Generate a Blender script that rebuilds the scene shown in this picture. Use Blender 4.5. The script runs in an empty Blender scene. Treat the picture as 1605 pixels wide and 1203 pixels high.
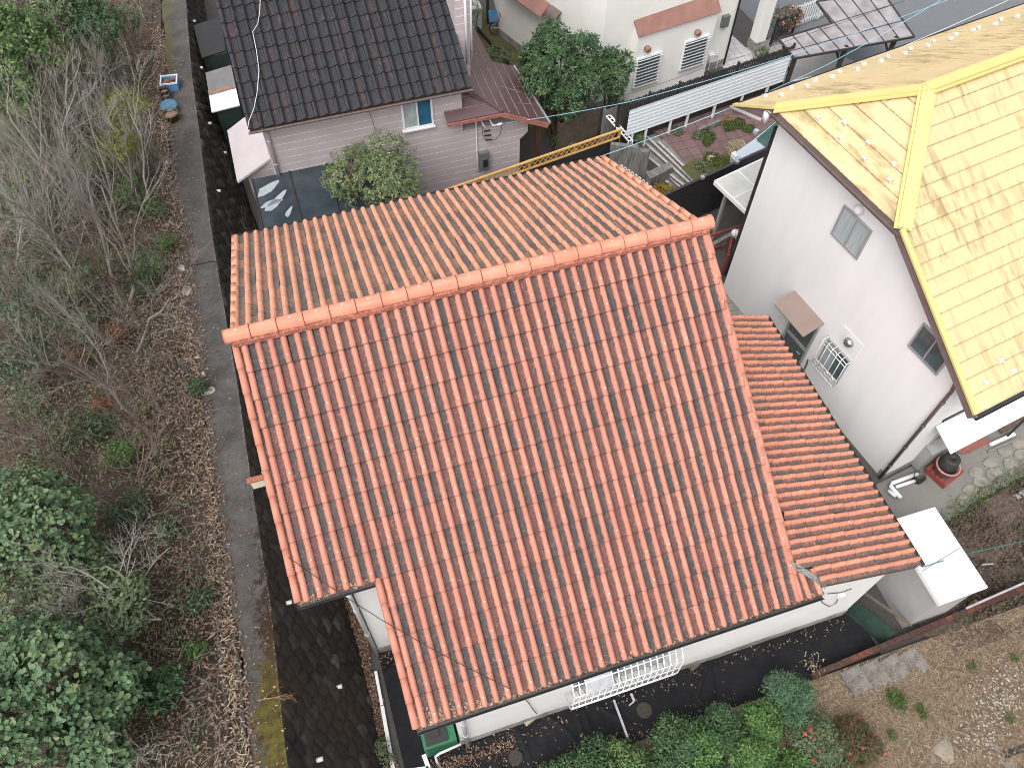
import bpy, math, random
import numpy as np
from mathutils import Matrix, Vector
R = math.radians
sc = bpy.context.scene
COL = sc.collection
random.seed(7)
RNG = np.random.default_rng(11)

# ------------------------------------------------------------------ camera
# world: x along the orange ridge, y away from the camera, z up, house ground = 0
F_PX, PITCH, ROLL, AZ = 1278.0, R(56.41), R(0.86), R(18.52)
CAM = Vector((2.254, -11.090, 20.62))
cam_d = bpy.data.cameras.new("camera")
cam = bpy.data.objects.new("camera", cam_d)
COL.objects.link(cam)
cam_d.sensor_width = 36.0
cam_d.lens = F_PX / 1605.0 * 36.0
cam_d.clip_end = 2000
M_CAM = Matrix.Rotation(-AZ, 4, 'Z') @ Matrix.Rotation(R(90) - PITCH, 4, 'X') @ Matrix.Rotation(ROLL, 4, 'Z')
cam.matrix_world = Matrix.Translation(CAM) @ M_CAM
sc.camera = cam
_M3 = M_CAM.to_3x3()

# ------------------------------------------------------------------ light
SUN_EL, SUN_AZ = R(57), R(224)       # azimuth of the direction towards the sun, clockwise from +y
wd = bpy.data.worlds.new("World")
sc.world = wd
wd.use_nodes = True
nt = wd.node_tree
bg = nt.nodes["Background"]
sky = nt.nodes.new("ShaderNodeTexSky")
sky.sky_type = 'NISHITA'
sky.sun_disc = False
sky.sun_elevation = SUN_EL
sky.sun_rotation = SUN_AZ
sky.dust_density = 4.0
sky.ozone_density = 1.0
hs = nt.nodes.new("ShaderNodeHueSaturation")
hs.inputs["Saturation"].default_value = 0.18
nt.links.new(sky.outputs[0], hs.inputs["Color"])
nt.links.new(hs.outputs[0], bg.inputs[0])
bg.inputs[1].default_value = 0.15
sun_d = bpy.data.lights.new("sun", 'SUN')
sun = bpy.data.objects.new("sun", sun_d)
COL.objects.link(sun)
sun_d.energy = 1.0
sun_d.angle = R(60)
sun_d.color = (1.0, 0.965, 0.92)
_sd = Vector((math.sin(SUN_AZ) * math.cos(SUN_EL), math.cos(SUN_AZ) * math.cos(SUN_EL), math.sin(SUN_EL)))
sun.rotation_euler = _sd.to_track_quat('Z', 'Y').to_euler()
vs = sc.view_settings
vs.view_transform = 'Standard'
vs.look = 'None'
vs.exposure = 0.82
vs.gamma = 1.0
sc.cycles.filter_width = 1.0


# ------------------------------------------------------------------ surveying: photo point -> place
def ray(px, py):
    return _M3 @ Vector(((px - 802.5) / F_PX, (601.5 - py) / F_PX, -1.0))


def P(px, py, z):
    r = ray(px, py)
    return CAM + r * ((z - CAM.z) / r.z)


def PY(px, py, y):
    r = ray(px, py)
    return CAM + r * ((y - CAM.y) / r.y)


def PX(px, py, x):
    r = ray(px, py)
    return CAM + r * ((x - CAM.x) / r.x)


def PL(px, py, p0, n):
    r = ray(px, py)
    n = Vector(n)
    return CAM + r * ((Vector(p0) - CAM).dot(n) / r.dot(n))


# ------------------------------------------------------------------ mesh helpers
class MB:
    def __init__(s):
        s.v = []
        s.f = []
        s.m = []
        s.at = {}

    def add(s, verts, faces, mi=0):
        b = len(s.v)
        s.v.extend([tuple(p) for p in verts])
        for f in faces:
            s.f.append(tuple(b + i for i in f))
            s.m.append(mi)

    def box(s, x0, x1, y0, y1, z0, z1, mi=0):
        s.add([(x0, y0, z0), (x1, y0, z0), (x1, y1, z0), (x0, y1, z0), (x0, y0, z1), (x1, y0, z1), (x1, y1, z1), (x0, y1, z1)],
              [(0, 3, 2, 1), (4, 5, 6, 7), (0, 1, 5, 4), (1, 2, 6, 5), (2, 3, 7, 6), (3, 0, 4, 7)], mi)

    def bar(s, a, b, w, h, up=(0, 0, 1), mi=0):
        a = Vector(a)
        b = Vector(b)
        d = (b - a).normalized()
        u = Vector(up)
        sd = d.cross(u)
        if sd.length < 1e-4:
            sd = d.cross(Vector((1, 0, 0)))
        sd.normalize()
        u = sd.cross(d).normalized()
        sd *= w / 2
        u *= h / 2
        s.add([a - sd - u, a + sd - u, a + sd + u, a - sd + u, b - sd - u, b + sd - u, b + sd + u, b - sd + u],
              [(0, 1, 2, 3), (4, 7, 6, 5), (0, 4, 5, 1), (1, 5, 6, 2), (2, 6, 7, 3), (3, 7, 4, 0)], mi)

    def slab(s, pts, t, mi=0, n=None):
        pts = [Vector(p) for p in pts]
        k = len(pts)
        if n is None:
            n = (pts[1] - pts[0]).cross(pts[2] - pts[0]).normalized()
            if n.z < 0:
                n = -n
        n = Vector(n)
        lo = [p - n * t for p in pts]
        s.add(pts + lo, [tuple(range(k)), tuple(range(2 * k - 1, k - 1, -1))] +
              [(i, k + i, k + (i + 1) % k, (i + 1) % k) for i in range(k)], mi)

    def prism(s, poly, z0, z1, mi=0):
        k = len(poly)
        s.add([(p[0], p[1], z0) for p in poly] + [(p[0], p[1], z1) for p in poly],
              [tuple(range(k - 1, -1, -1)), tuple(range(k, 2 * k))] +
              [(i, (i + 1) % k, k + (i + 1) % k, k + i) for i in range(k)], mi)

    def tube(s, pts, r, n=8, mi=0, cap=True):
        pts = [Vector(p) for p in pts]
        k = len(pts)
        rr = r if isinstance(r, (list, tuple)) else [r] * k
        vs_ = []
        ref = None
        for i, p in enumerate(pts):
            d = (pts[min(i + 1, k - 1)] - pts[max(i - 1, 0)]).normalized()
            if ref is None:
                ref = Vector((0, 0, 1)) if abs(d.z) < .9 else Vector((1, 0, 0))
            a = d.cross(ref)
            if a.length < 1e-5:
                a = d.cross(Vector((0, 1, 0)))
            a.normalize()
            b = a.cross(d).normalized()
            ref = b
            for j in range(n):
                t = 2 * math.pi * j / n
                vs_.append(p + a * (math.cos(t) * rr[i]) + b * (math.sin(t) * rr[i]))
        fs = [(i * n + j, i * n + (j + 1) % n, (i + 1) * n + (j + 1) % n, (i + 1) * n + j) for i in range(k - 1) for j in range(n)]
        if cap:
            fs += [tuple(range(n - 1, -1, -1)), tuple((k - 1) * n + j for j in range(n))]
        s.add(vs_, fs, mi)

    def lathe(s, prof, c=(0, 0, 0), n=20, mi=0, tilt=None):
        vs_ = []
        for r_, z in prof:
            for j in range(n):
                t = 2 * math.pi * j / n
                q = Vector((r_ * math.cos(t), r_ * math.sin(t), z))
                if tilt is not None:
                    q = tilt @ q
                vs_.append(q + Vector(c))
        k = len(prof)
        fs = [(i * n + j, i * n + (j + 1) % n, (i + 1) * n + (j + 1) % n, (i + 1) * n + j) for i in range(k - 1) for j in range(n)]
        fs += [tuple(range(n - 1, -1, -1)), tuple((k - 1) * n + j for j in range(n))]
        s.add(vs_, fs, mi)

    def build(s, name, mats, parent=None, smooth=False, world=False, attrs=None):
        v = np.array(s.v, float).reshape(-1, 3)
        return npmesh(name, v, s.f, mats, parent, smooth, world, s.m, attrs)


def npmesh(name, v, faces, mats, parent=None, smooth=False, world=False, mi=None, attrs=None):
    """faces: list of tuples, or an (n,k) int array."""
    v = np.asarray(v, float)
    loc = None
    if parent is not None and world:
        inv = parent.matrix_basis.inverted()
        m3 = np.array(inv.to_3x3())
        v = v @ m3.T + np.array(inv.translation)
    if parent is None:
        lo, hi = v.min(0), v.max(0)
        loc = np.array([(lo[0] + hi[0]) / 2, (lo[1] + hi[1]) / 2, lo[2]])
        v = v - loc
    me = bpy.data.meshes.new(name)
    if isinstance(faces, np.ndarray):
        nf, k = faces.shape
        me.vertices.add(len(v))
        me.vertices.foreach_set("co", v.astype(np.float32).ravel())
        me.loops.add(nf * k)
        me.loops.foreach_set("vertex_index", faces.astype(np.int32).ravel())
        me.polygons.add(nf)
        me.polygons.foreach_set("loop_start", np.arange(0, nf * k, k, dtype=np.int32))
        me.update(calc_edges=True)
    else:
        me.from_pydata([tuple(p) for p in v], [], faces)
        me.update()
    if not isinstance(mats, (list, tuple)):
        mats = [mats]
    for m in mats:
        me.materials.append(m)
    if mi is not None and len(mats) > 1:
        me.polygons.foreach_set("material_index", np.asarray(mi, dtype=np.int32))
    if smooth:
        me.polygons.foreach_set("use_smooth", np.ones(len(me.polygons), dtype=bool))
    if attrs:
        for k_, arr in attrs.items():
            a = me.attributes.new(k_, 'FLOAT', 'POINT')
            a.data.foreach_set("value", np.asarray(arr, dtype=np.float32))
    o = bpy.data.objects.new(name, me)
    COL.objects.link(o)
    if parent is not None:
        o.parent = parent
    else:
        o.location = loc
    return o


def thing(name, label, cat, loc=(0, 0, 0), rz=0.0, group=None):
    o = bpy.data.objects.new(name, None)
    COL.objects.link(o)
    o.empty_display_size = .3
    o.location = loc
    o.rotation_euler = (0, 0, rz)
    o.matrix_basis = Matrix.Translation(Vector(loc)) @ Matrix.Rotation(rz, 4, 'Z')
    return tag(o, label, cat, group)


def tag(o, label, cat, group=None, kind=None):
    o["label"] = label
    o["category"] = cat
    if group:
        o["group"] = group
    if kind:
        o["kind"] = kind
    return o


def struct(o, label, cat):
    return tag(o, label, cat, None, 'structure')


def dup(root, loc, rz, label):
    c = root.copy()
    COL.objects.link(c)
    c.location = loc
    c.rotation_euler = (0, 0, rz)
    c["label"] = label
    for ch in list(root.children):
        d = ch.copy()
        COL.objects.link(d)
        d.parent = c
    return c


# ------------------------------------------------------------------ materials
def _new(name):
    m = bpy.data.materials.new(name)
    m.use_nodes = True
    n = m.node_tree
    return m, n, n.nodes["Principled BSDF"]


def _ramp(n, stops, fac=None, interp='LINEAR'):
    r = n.nodes.new("ShaderNodeValToRGB")
    r.color_ramp.interpolation = interp
    e = r.color_ramp.elements
    while len(e) < len(stops):
        e.new(0.5)
    for k, (p, c) in enumerate(stops):
        e[k].position = p
        e[k].color = (*c, 1)
    if fac is not None:
        n.links.new(fac, r.inputs[0])
    return r


def _noise(n, scale, detail=6, rough=.6, vec=None, dist=0.0):
    t = n.nodes.new("ShaderNodeTexNoise")
    t.inputs["Scale"].default_value = scale
    t.inputs["Detail"].default_value = detail
    t.inputs["Roughness"].default_value = rough
    t.inputs["Distortion"].default_value = dist
    if vec is not None:
        n.links.new(vec, t.inputs["Vector"])
    return t


def _obj(n):
    return n.nodes.new("ShaderNodeTexCoord").outputs["Object"]


def _map(n, vec, scale=(1, 1, 1), rot=(0, 0, 0)):
    m = n.nodes.new("ShaderNodeMapping")
    m.inputs["Scale"].default_value = scale
    m.inputs["Rotation"].default_value = rot
    n.links.new(vec, m.inputs["Vector"])
    return m.outputs[0]


def _mix(n, fac, a, b):
    m = n.nodes.new("ShaderNodeMix")
    m.data_type = 'RGBA'
    for sock, val in ((m.inputs[0], fac), (m.inputs[6], a), (m.inputs[7], b)):
        if isinstance(val, (int, float)):
            sock.default_value = val
        elif isinstance(val, tuple):
            sock.default_value = (*val, 1)
        else:
            n.links.new(val, sock)
    return m.outputs[2]


def _math(n, op, a, b=0.0, c=0.0, clamp=False):
    m = n.nodes.new("ShaderNodeMath")
    m.operation = op
    m.use_clamp = clamp
    for sock, val in zip(m.inputs, (a, b, c)):
        if isinstance(val, (int, float)):
            sock.default_value = val
        else:
            n.links.new(val, sock)
    return m.outputs[0]


def _attr(n, name):
    a = n.nodes.new("ShaderNodeAttribute")
    a.attribute_name = name
    return a.outputs["Fac"]


def _bump(n, b, h, strength, dist=.02):
    bp = n.nodes.new("ShaderNodeBump")
    bp.inputs["Strength"].default_value = strength
    bp.inputs["Distance"].default_value = dist
    n.links.new(h, bp.inputs["Height"])
    n.links.new(bp.outputs[0], b.inputs["Normal"])


def mat(name, c1, c2=None, scale=3.0, rough=.7, bump=0.0, bscale=None, metal=0.0, stretch=(1, 1, 1), lo=.35, hi=.65, c3=None):
    m, n, b = _new(name)
    b.inputs["Roughness"].default_value = rough
    b.inputs["Metallic"].default_value = metal
    if c2 is None:
        c2 = tuple(x * .86 for x in c1)
    vec = _map(n, _obj(n), stretch)
    t = _noise(n, scale, 8, .65, vec)
    st = [(lo, c2), (hi, c1)]
    if c3:
        st = [(lo - .12, c3)] + st
    r = _ramp(n, st, t.outputs["Fac"])
    n.links.new(r.outputs[0], b.inputs["Base Color"])
    if bump:
        t2 = _noise(n, bscale or scale * 8, 5, .6, vec)
        _bump(n, b, t2.outputs["Fac"], bump)
    return m


def leafmat(name, cols, rough=.55, trans=.12):
    m, n, b = _new(name)
    r = _ramp(n, [(i / max(1, len(cols) - 1), c) for i, c in enumerate(cols)], _attr(n, "lv"))
    n.links.new(r.outputs[0], b.inputs["Base Color"])
    b.inputs["Roughness"].default_value = rough
    try:
        b.inputs["Specular IOR Level"].default_value = .3
    except KeyError:
        pass
    tr = n.nodes.new("ShaderNodeBsdfTranslucent")
    n.links.new(r.outputs[0], tr.inputs[0])
    mx = n.nodes.new("ShaderNodeMixShader")
    mx.inputs[0].default_value = trans
    out = n.nodes["Material Output"]
    n.links.new(b.outputs[0], mx.inputs[1])
    n.links.new(tr.outputs[0], mx.inputs[2])
    n.links.new(mx.outputs[0], out.inputs[0])
    return m


def tilemat(name, crest, crest2, pans, edge, stain, rough=.75, speck=.45, wide=-.85):
    """roof tile: crest paint, stained or faded pans that differ from tile to tile, flaking edge between them."""
    m, n, b = _new(name)
    b.inputs["Roughness"].default_value = rough
    vec = _obj(n)
    roll, tr = _attr(n, "roll"), _attr(n, "tr")
    big = _noise(n, 1.1, 4, .6, vec).outputs["Fac"]
    fine = _noise(n, 38.0, 6, .75, vec).outputs["Fac"]
    mid = _noise(n, 9.0, 6, .7, vec).outputs["Fac"]
    cr = _mix(n, _math(n, 'MULTIPLY_ADD', big, 2.4, -.75, True), crest, crest2)
    hv = n.nodes.new("ShaderNodeHueSaturation")
    n.links.new(_math(n, 'MULTIPLY_ADD', tr, .26, .86), hv.inputs["Value"])
    n.links.new(cr, hv.inputs["Color"])
    cr = hv.outputs[0]
    blot = _noise(n, 3.2, 7, .75, vec, .5).outputs["Fac"]
    cr = _mix(n, _math(n, 'MULTIPLY', _math(n, 'MULTIPLY_ADD', blot, 6, -3.35, True), .42), cr, (.20, .11, .085))
    dirt = _math(n, 'MULTIPLY', _math(n, 'MULTIPLY_ADD', fine, 4.5, -2.55, True), stain)
    cr = _mix(n, dirt, cr, edge)
    pv = _math(n, 'ADD', tr, _math(n, 'MULTIPLY_ADD', mid, .7, -.35))
    pn = _ramp(n, [(i / (len(pans) - 1), c) for i, c in enumerate(pans)], pv).outputs[0]
    sp = _math(n, 'MULTIPLY_ADD', fine, 7, -4.2, True)
    pn = _mix(n, _math(n, 'MULTIPLY', sp, speck), pn, (.26, .24, .20))
    flake = _noise(n, 34.0, 6, .85, vec, 1.2).outputs["Fac"]
    th = _math(n, 'ADD', roll, _math(n, 'MULTIPLY_ADD', mid, 1.2, -.6))
    th = _math(n, 'ADD', th, _math(n, 'MULTIPLY_ADD', flake, 2.6, -1.3))
    k = _math(n, 'MULTIPLY_ADD', th, 7.0, wide * 2, True)
    pn = _mix(n, _math(n, 'MULTIPLY_ADD', fine, 4.5, -1.75, True), tuple(x * .6 for x in pans[0]), pn)
    c = _mix(n, k, pn, cr)
    ed = _math(n, 'MULTIPLY_ADD', _attr(n, "ed"), 22, -20.9, True)  # dark line at course edges: overlap shadow painted into the colour, with grime
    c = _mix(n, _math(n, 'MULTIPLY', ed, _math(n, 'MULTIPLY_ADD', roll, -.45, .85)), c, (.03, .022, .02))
    n.links.new(c, b.inputs["Base Color"])
    _bump(n, b, fine, .18, .01)
    return m


def slatemat(name, c1, c2, stain, line):
    m, n, b = _new(name)
    b.inputs["Roughness"].default_value = .62
    vec = _obj(n)
    tr, vv = _attr(n, "tr"), _attr(n, "roll")
    base = _mix(n, tr, c1, c2)
    st = _noise(n, 1.0, 5, .65, _map(n, vec, (5.0, .9, .9))).outputs["Fac"]
    big = _noise(n, .45, 2, .5, vec).outputs["Fac"]
    k = _math(n, 'MULTIPLY', _math(n, 'MULTIPLY_ADD', st, 7, -3.4, True), _math(n, 'MULTIPLY_ADD', big, 5, -1.9, True))
    base = _mix(n, _math(n, 'MULTIPLY', k, .75), base, stain)
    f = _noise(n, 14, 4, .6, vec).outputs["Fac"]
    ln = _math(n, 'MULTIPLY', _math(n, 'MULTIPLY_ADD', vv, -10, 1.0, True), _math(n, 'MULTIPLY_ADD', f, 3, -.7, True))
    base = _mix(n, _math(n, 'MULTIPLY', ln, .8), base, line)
    n.links.new(base, b.inputs["Base Color"])
    return m


def sidingmat(name, c, line, pitch):
    m, n, b = _new(name)
    b.inputs["Roughness"].default_value = .6
    vec = _obj(n)
    sx = n.nodes.new("ShaderNodeSeparateXYZ")
    n.links.new(vec, sx.inputs[0])
    fr = _math(n, 'FRACT', _math(n, 'DIVIDE', sx.outputs[2], pitch))
    k = _math(n, 'LESS_THAN', fr, .07)
    t = _noise(n, .8, 4, .6, vec).outputs["Fac"]
    base = _ramp(n, [(.3, tuple(x * .88 for x in c)), (.7, c)], t).outputs[0]
    k2 = _math(n, 'MULTIPLY', k, _math(n, 'MULTIPLY_ADD', _noise(n, 2.2, 2, .5, vec).outputs["Fac"], 4, -1.1, True))
    n.links.new(_mix(n, _math(n, 'MULTIPLY', k2, .8), base, line), b.inputs["Base Color"])
    _bump(n, b, fr, .35, .02)
    return m


def groundmat(name, stops, scale, bump=.3, bscale=30, rough=.95, second=None):
    m, n, b = _new(name)
    b.inputs["Roughness"].default_value = rough
    vec = _obj(n)
    t = _noise(n, scale, 10, .72, vec, .6)
    c = _ramp(n, stops, t.outputs["Fac"]).outputs[0]
    f = _noise(n, bscale, 6, .7, vec).outputs["Fac"]
    c = _mix(n, _math(n, 'MULTIPLY_ADD', f, 3, -1.3, True), tuple(x * .6 for x in stops[0][1]), c)
    if second:
        s2, lo, col = second
        k = _math(n, 'MULTIPLY_ADD', _noise(n, s2, 6, .7, vec, .4).outputs["Fac"], 8, -8 * lo, True)
        c = _mix(n, k, c, col)
    n.links.new(c, b.inputs["Base Color"])
    _bump(n, b, f, bump, .05)
    return m


def pavemat(name, c1, c2, joint, sx, sy, rot=0.0):
    m, n, b = _new(name)
    b.inputs["Roughness"].default_value = .9
    vec = _map(n, _obj(n), (1, 1, 1), (0, 0, rot))
    br = n.nodes.new("ShaderNodeTexBrick")
    n.links.new(vec, br.inputs["Vector"])
    br.inputs["Color1"].default_value = (*c1, 1)
    br.inputs["Color2"].default_value = (*c2, 1)
    br.inputs["Mortar"].default_value = (*joint, 1)
    br.inputs["Scale"].default_value = 1.0
    br.inputs["Brick Width"].default_value = sx
    br.inputs["Row Height"].default_value = sy
    br.inputs["Mortar Size"].default_value = .014
    br.offset = 0.0
    t = _noise(n, 2.5, 8, .7, vec).outputs["Fac"]
    c = _mix(n, _math(n, 'MULTIPLY_ADD', t, 3, -1.35, True), br.outputs[0], tuple(x * .55 for x in c1))
    n.links.new(c, b.inputs["Base Color"])
    return m


def glassmat(name, c, rough=.08):
    m, n, b = _new(name)
    vec = _obj(n)
    t = _noise(n, 2.0, 3, .5, vec).outputs["Fac"]
    r = _ramp(n, [(.3, tuple(x * .6 for x in c)), (.7, c)], t)
    n.links.new(r.outputs[0], b.inputs["Base Color"])
    b.inputs["Roughness"].default_value = rough
    return m


M = {}
M['tile_front'] = tilemat("tile_front", (.50, .218, .152), (.42, .158, .108), [(.045, .044, .048), (.07, .065, .066), (.115, .078, .072), (.165, .068, .06), (.20, .075, .062), (.15, .06, .052)], (.21, .07, .05), .85)
M['tile_back'] = tilemat("tile_back", (.66, .295, .185), (.62, .285, .18), [(.10, .095, .092), (.16, .135, .125), (.24, .175, .145), (.36, .205, .14), (.48, .23, .145)], (.40, .22, .13), .5, wide=-.9)
M['tile_annex'] = tilemat("tile_annex", (.60, .25, .16), (.56, .215, .135), [(.11, .10, .097), (.16, .125, .115), (.22, .14, .12), (.28, .125, .10), (.36, .15, .11)], (.28, .10, .075), .55, wide=-.62)
M['tile_dark'] = tilemat("tile_dark", (.018, .021, .029), (.027, .030, .039), [(.009, .010, .013), (.015, .017, .021), (.022, .023, .027), (.035, .023, .021), (.10, .045, .035)], (.13, .056, .042), 1.0, .5, .25)
M['ridge'] = tilemat("ridge_tile", (.58, .25, .165), (.54, .215, .14), [(.34, .115, .085), (.26, .095, .075), (.42, .16, .11)], (.38, .135, .095), .35)
_n = M['tile_dark'].node_tree
_b = _n.nodes["Principled BSDF"]
_b.inputs["Specular IOR Level"].default_value = .35
_l = _b.inputs["Base Color"].links[0].from_socket
_rs = _noise(_n, 1.0, 7, .75, _map(_n, _obj(_n), (9, 2.2, 2.2)), .6).outputs["Fac"]
_n.links.new(_mix(_n, _math(_n, 'MULTIPLY_ADD', _rs, 9, -5.35, True), _l, (.15, .065, .048)), _b.inputs["Base Color"])
M['nail'] = mat("nail_head", (.75, .72, .66), (.5, .46, .42), 20, .4)
M['white_wall'] = mat("white_wall", (.72, .71, .69), (.66, .65, .63), 1.2, .8, .06, 60)
M['yellow_wall'] = mat("pale_stucco", (.77, .755, .76), (.705, .69, .695), .9, .85, .12, 90, stretch=(1, 1, .22))
M['cream_wall'] = mat("cream_wall", (.82, .81, .77), (.76, .75, .71), .7, .85, .08, 60)
M['plinth'] = mat("plinth", (.36, .35, .33), (.16, .155, .15), 2.2, .9, .2, 40)
M['deck'] = mat("roof_deck", (.12, .07, .05), (.06, .04, .03), 3, .8)
M['gutter_dark'] = mat("gutter_dark", (.045, .04, .04), (.03, .028, .028), 4, .5)
M['gutter_brown'] = mat("gutter_brown", (.14, .095, .085), (.10, .07, .065), 4, .5)
M['pipe_white'] = mat("pipe_white", (.70, .70, .70), (.60, .60, .60), 3, .45)
M['pipe_pink'] = mat("pipe_pink", (.62, .55, .55), (.55, .49, .49), 3, .5)
M['white_board'] = mat("white_board", (.78, .83, .86), (.71, .77, .80), 1.2, .5)
M['white_paint'] = mat("white_paint", (.78, .79, .79), (.70, .71, .72), 1.5, .45)
M['silver'] = mat("silver_metal", (.62, .63, .64), (.45, .46, .47), 6, .35, metal=.6)
M['stain_steel'] = mat("steel_dome", (.5, .5, .5), (.4, .4, .4), 6, .25, metal=.9)
M['black_metal'] = mat("black_metal", (.018, .017, .018), (.028, .026, .026), 6, .5)
M['brown_metal'] = mat("brown_metal", (.27, .135, .105), (.20, .10, .08), 2.2, .55)
M['brown_trim'] = mat("brown_trim", (.17, .125, .12), (.13, .095, .09), 2, .6)
M['rust_trim'] = mat("rust_trim", (.36, .14, .11), (.24, .09, .075), 3, .7)
M['pink_siding'] = sidingmat("pink_siding", (.50, .435, .45), (.80, .77, .76), .26)
M['pink_metal'] = mat("pink_metal", (.54, .485, .505), (.48, .43, .45), 1.5, .5)
M['yellow_slate'] = slatemat("yellow_slate", (.64, .485, .26), (.585, .45, .25), (.26, .20, .085), (.11, .09, .055))
M['yellow_cap'] = mat("yellow_cap", (.60, .505, .195), (.56, .465, .18), 1.2, .5)
M['flashing'] = mat("lead_flashing", (.26, .25, .24), (.10, .10, .10), 16, .9, .3, 60)
M['glass'] = glassmat("window_glass", (.09, .12, .13))
M['glass_blue'] = glassmat("blue_glass", (.035, .14, .24))
M['curtain'] = mat("curtain", (.42, .46, .47), (.25, .28, .29), 6, .9, stretch=(1, 6, .3))
M['frame'] = mat("alu_frame", (.42, .41, .42), (.34, .33, .34), 4, .4, metal=.3)
M['door'] = mat("door_grey", (.10, .12, .12), (.07, .085, .085), 1.5, .35)
M['siding_line'] = M['white_paint']


def stonemat():
    m, n, b = _new("wall_stone")
    b.inputs["Roughness"].default_value = .85
    vec = _obj(n)
    tr, g = _attr(n, "tr"), _attr(n, "roll")
    t = _noise(n, 5, 8, .75, vec).outputs["Fac"]
    v = _math(n, 'ADD', tr, _math(n, 'MULTIPLY_ADD', t, .9, -.45))
    c = _ramp(n, [(0, (.009, .008, .008)), (.5, (.018, .016, .016)), (.8, (.034, .031, .030)), (1, (.085, .08, .076))], v).outputs[0]
    ms = _noise(n, 1.1, 6, .7, vec).outputs["Fac"]
    c = _mix(n, _math(n, 'MULTIPLY_ADD', ms, 5, -2.0, True), c, (.030, .019, .011))
    c = _mix(n, _math(n, 'MULTIPLY_ADD', g, -9, 1.2, True), c, (.018, .010, .005))
    n.links.new(c, b.inputs["Base Color"])
    _bump(n, b, _noise(n, 30, 6, .7, vec).outputs["Fac"], .35, .03)
    return m


M['stone'] = stonemat()


def pathmat():
    m, n, b = _new("path_concrete")
    b.inputs["Roughness"].default_value = .95
    geo = n.nodes.new("ShaderNodeNewGeometry").outputs["Position"]
    t = _noise(n, 1.3, 8, .7, geo).outputs["Fac"]
    c = _ramp(n, [(.3, (.042, .038, .035)), (.5, (.078, .072, .068)), (.72, (.13, .12, .112))], t).outputs[0]
    sp = _noise(n, 55, 4, .7, geo).outputs["Fac"]
    c = _mix(n, _math(n, 'MULTIPLY_ADD', sp, 8, -4.6, True), c, (.17, .16, .15))
    c = _mix(n, _math(n, 'MULTIPLY_ADD', _noise(n, 7, 8, .8, geo).outputs['Fac'], 7, -3.9, True), c, (.030, .022, .018))
    c = _mix(n, _math(n, 'MULTIPLY_ADD', _noise(n, 16, 6, .8, geo).outputs['Fac'], 6, -3.3, True), c, (.15, .14, .132))
    e = _attr(n, "roll")                       # 0 at the hill side, 1 at the wall side
    yy = n.nodes.new("ShaderNodeSeparateXYZ")
    n.links.new(geo, yy.inputs[0])
    near = _math(n, 'MULTIPLY_ADD', yy.outputs[1], -.22, -.02, True)     # grows below y = 0
    mo = _noise(n, 2.6, 10, .78, geo, .5).outputs["Fac"]
    mo2 = _noise(n, 11.0, 8, .8, geo, .8).outputs["Fac"]
    mm = _math(n, 'ADD', _math(n, 'MULTIPLY', mo, .75), _math(n, 'MULTIPLY', mo2, .55))
    mm = _math(n, 'ADD', mm, _math(n, 'MULTIPLY', near, .20))
    lowm = _math(n, 'MULTIPLY_ADD', yy.outputs[1], -.5, -2.2, True)
    mm = _math(n, 'ADD', mm, _math(n, 'MULTIPLY', lowm, .10))
    mm = _math(n, 'ADD', mm, _math(n, 'MULTIPLY_ADD', e, .26, -.22))
    k = _math(n, 'MULTIPLY_ADD', mm, 16, -12.1, True)
    low = _math(n, 'MULTIPLY_ADD', yy.outputs[1], -.9, -4.2, True)
    ml = _mix(n, _math(n, 'MULTIPLY', low, _math(n, 'MULTIPLY_ADD', _noise(n, 4, 6, .7, geo).outputs["Fac"], 5, -1.9, True)), (.030, .014, .007), (.085, .072, .008))
    c = _mix(n, k, c, ml)
    wk = _math(n, 'MULTIPLY', _math(n, 'MULTIPLY_ADD', e, 14, -12.9, True), _math(n, 'MULTIPLY_ADD', _noise(n, 9, 5, .8, geo).outputs['Fac'], 8, -4.3, True))
    c = _mix(n, wk, c, (.30, .29, .27))
    far = _math(n, 'MULTIPLY_ADD', yy.outputs[1], .4, -6.2, True)
    fk = _math(n, 'MULTIPLY', far, _math(n, 'MULTIPLY_ADD', _math(n, 'SUBTRACT', mo, _math(n, 'MULTIPLY', e, .3)), 12, -4.6, True))
    c = _mix(n, fk, c, (.10, .085, .03))
    n.links.new(c, b.inputs["Base Color"])
    _bump(n, b, sp, .3, .02)
    return m


M['path'] = pathmat()
M['curb'] = mat("old_curb", (.075, .070, .064), (.04, .036, .032), 5, .95, .3)
M['hill'] = groundmat("hill_soil", [(.3, (.075, .055, .040)), (.5, (.16, .115, .082)), (.65, (.24, .18, .135)), (.8, (.12, .115, .065))], 2.2, .6, 22)
M['ground'] = groundmat("yard_ground", [(.3, (.09, .085, .078)), (.6, (.17, .16, .15))], .8, .2, 30)
M['soil'] = groundmat("dug_soil", [(.3, (.11, .078, .058)), (.6, (.22, .165, .125)), (.8, (.28, .23, .18))], 2.0, .9, 14)
M['drygrass_soil'] = groundmat("dry_grass_soil", [(.3, (.16, .115, .08)), (.5, (.29, .22, .15)), (.75, (.40, .33, .235))], 1.5, .6, 26)
M['concrete'] = groundmat("concrete", [(.3, (.25, .24, .22)), (.65, (.43, .415, .385))], 1.1, .15, 50, .9, (1.3, .60, (.10, .10, .09)))
M['asphalt'] = groundmat("asphalt", [(.3, (.19, .205, .22)), (.7, (.25, .262, .278))], .8, .2, 160)
M['driveway'] = groundmat("driveway", [(.3, (.33, .32, .31)), (.5, (.55, .54, .52)), (.65, (.74, .73, .71))], .7, .1, 60)
M['brick_pave'] = pavemat("brick_pave", (.175, .105, .10), (.145, .09, .088), (.06, .045, .042), .42, .42, 0.0)
M['grey_pave'] = pavemat("grey_pave", (.27, .26, .235), (.23, .225, .205), (.09, .09, .075), .42, .3)
M['crazy_pave'] = None
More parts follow.
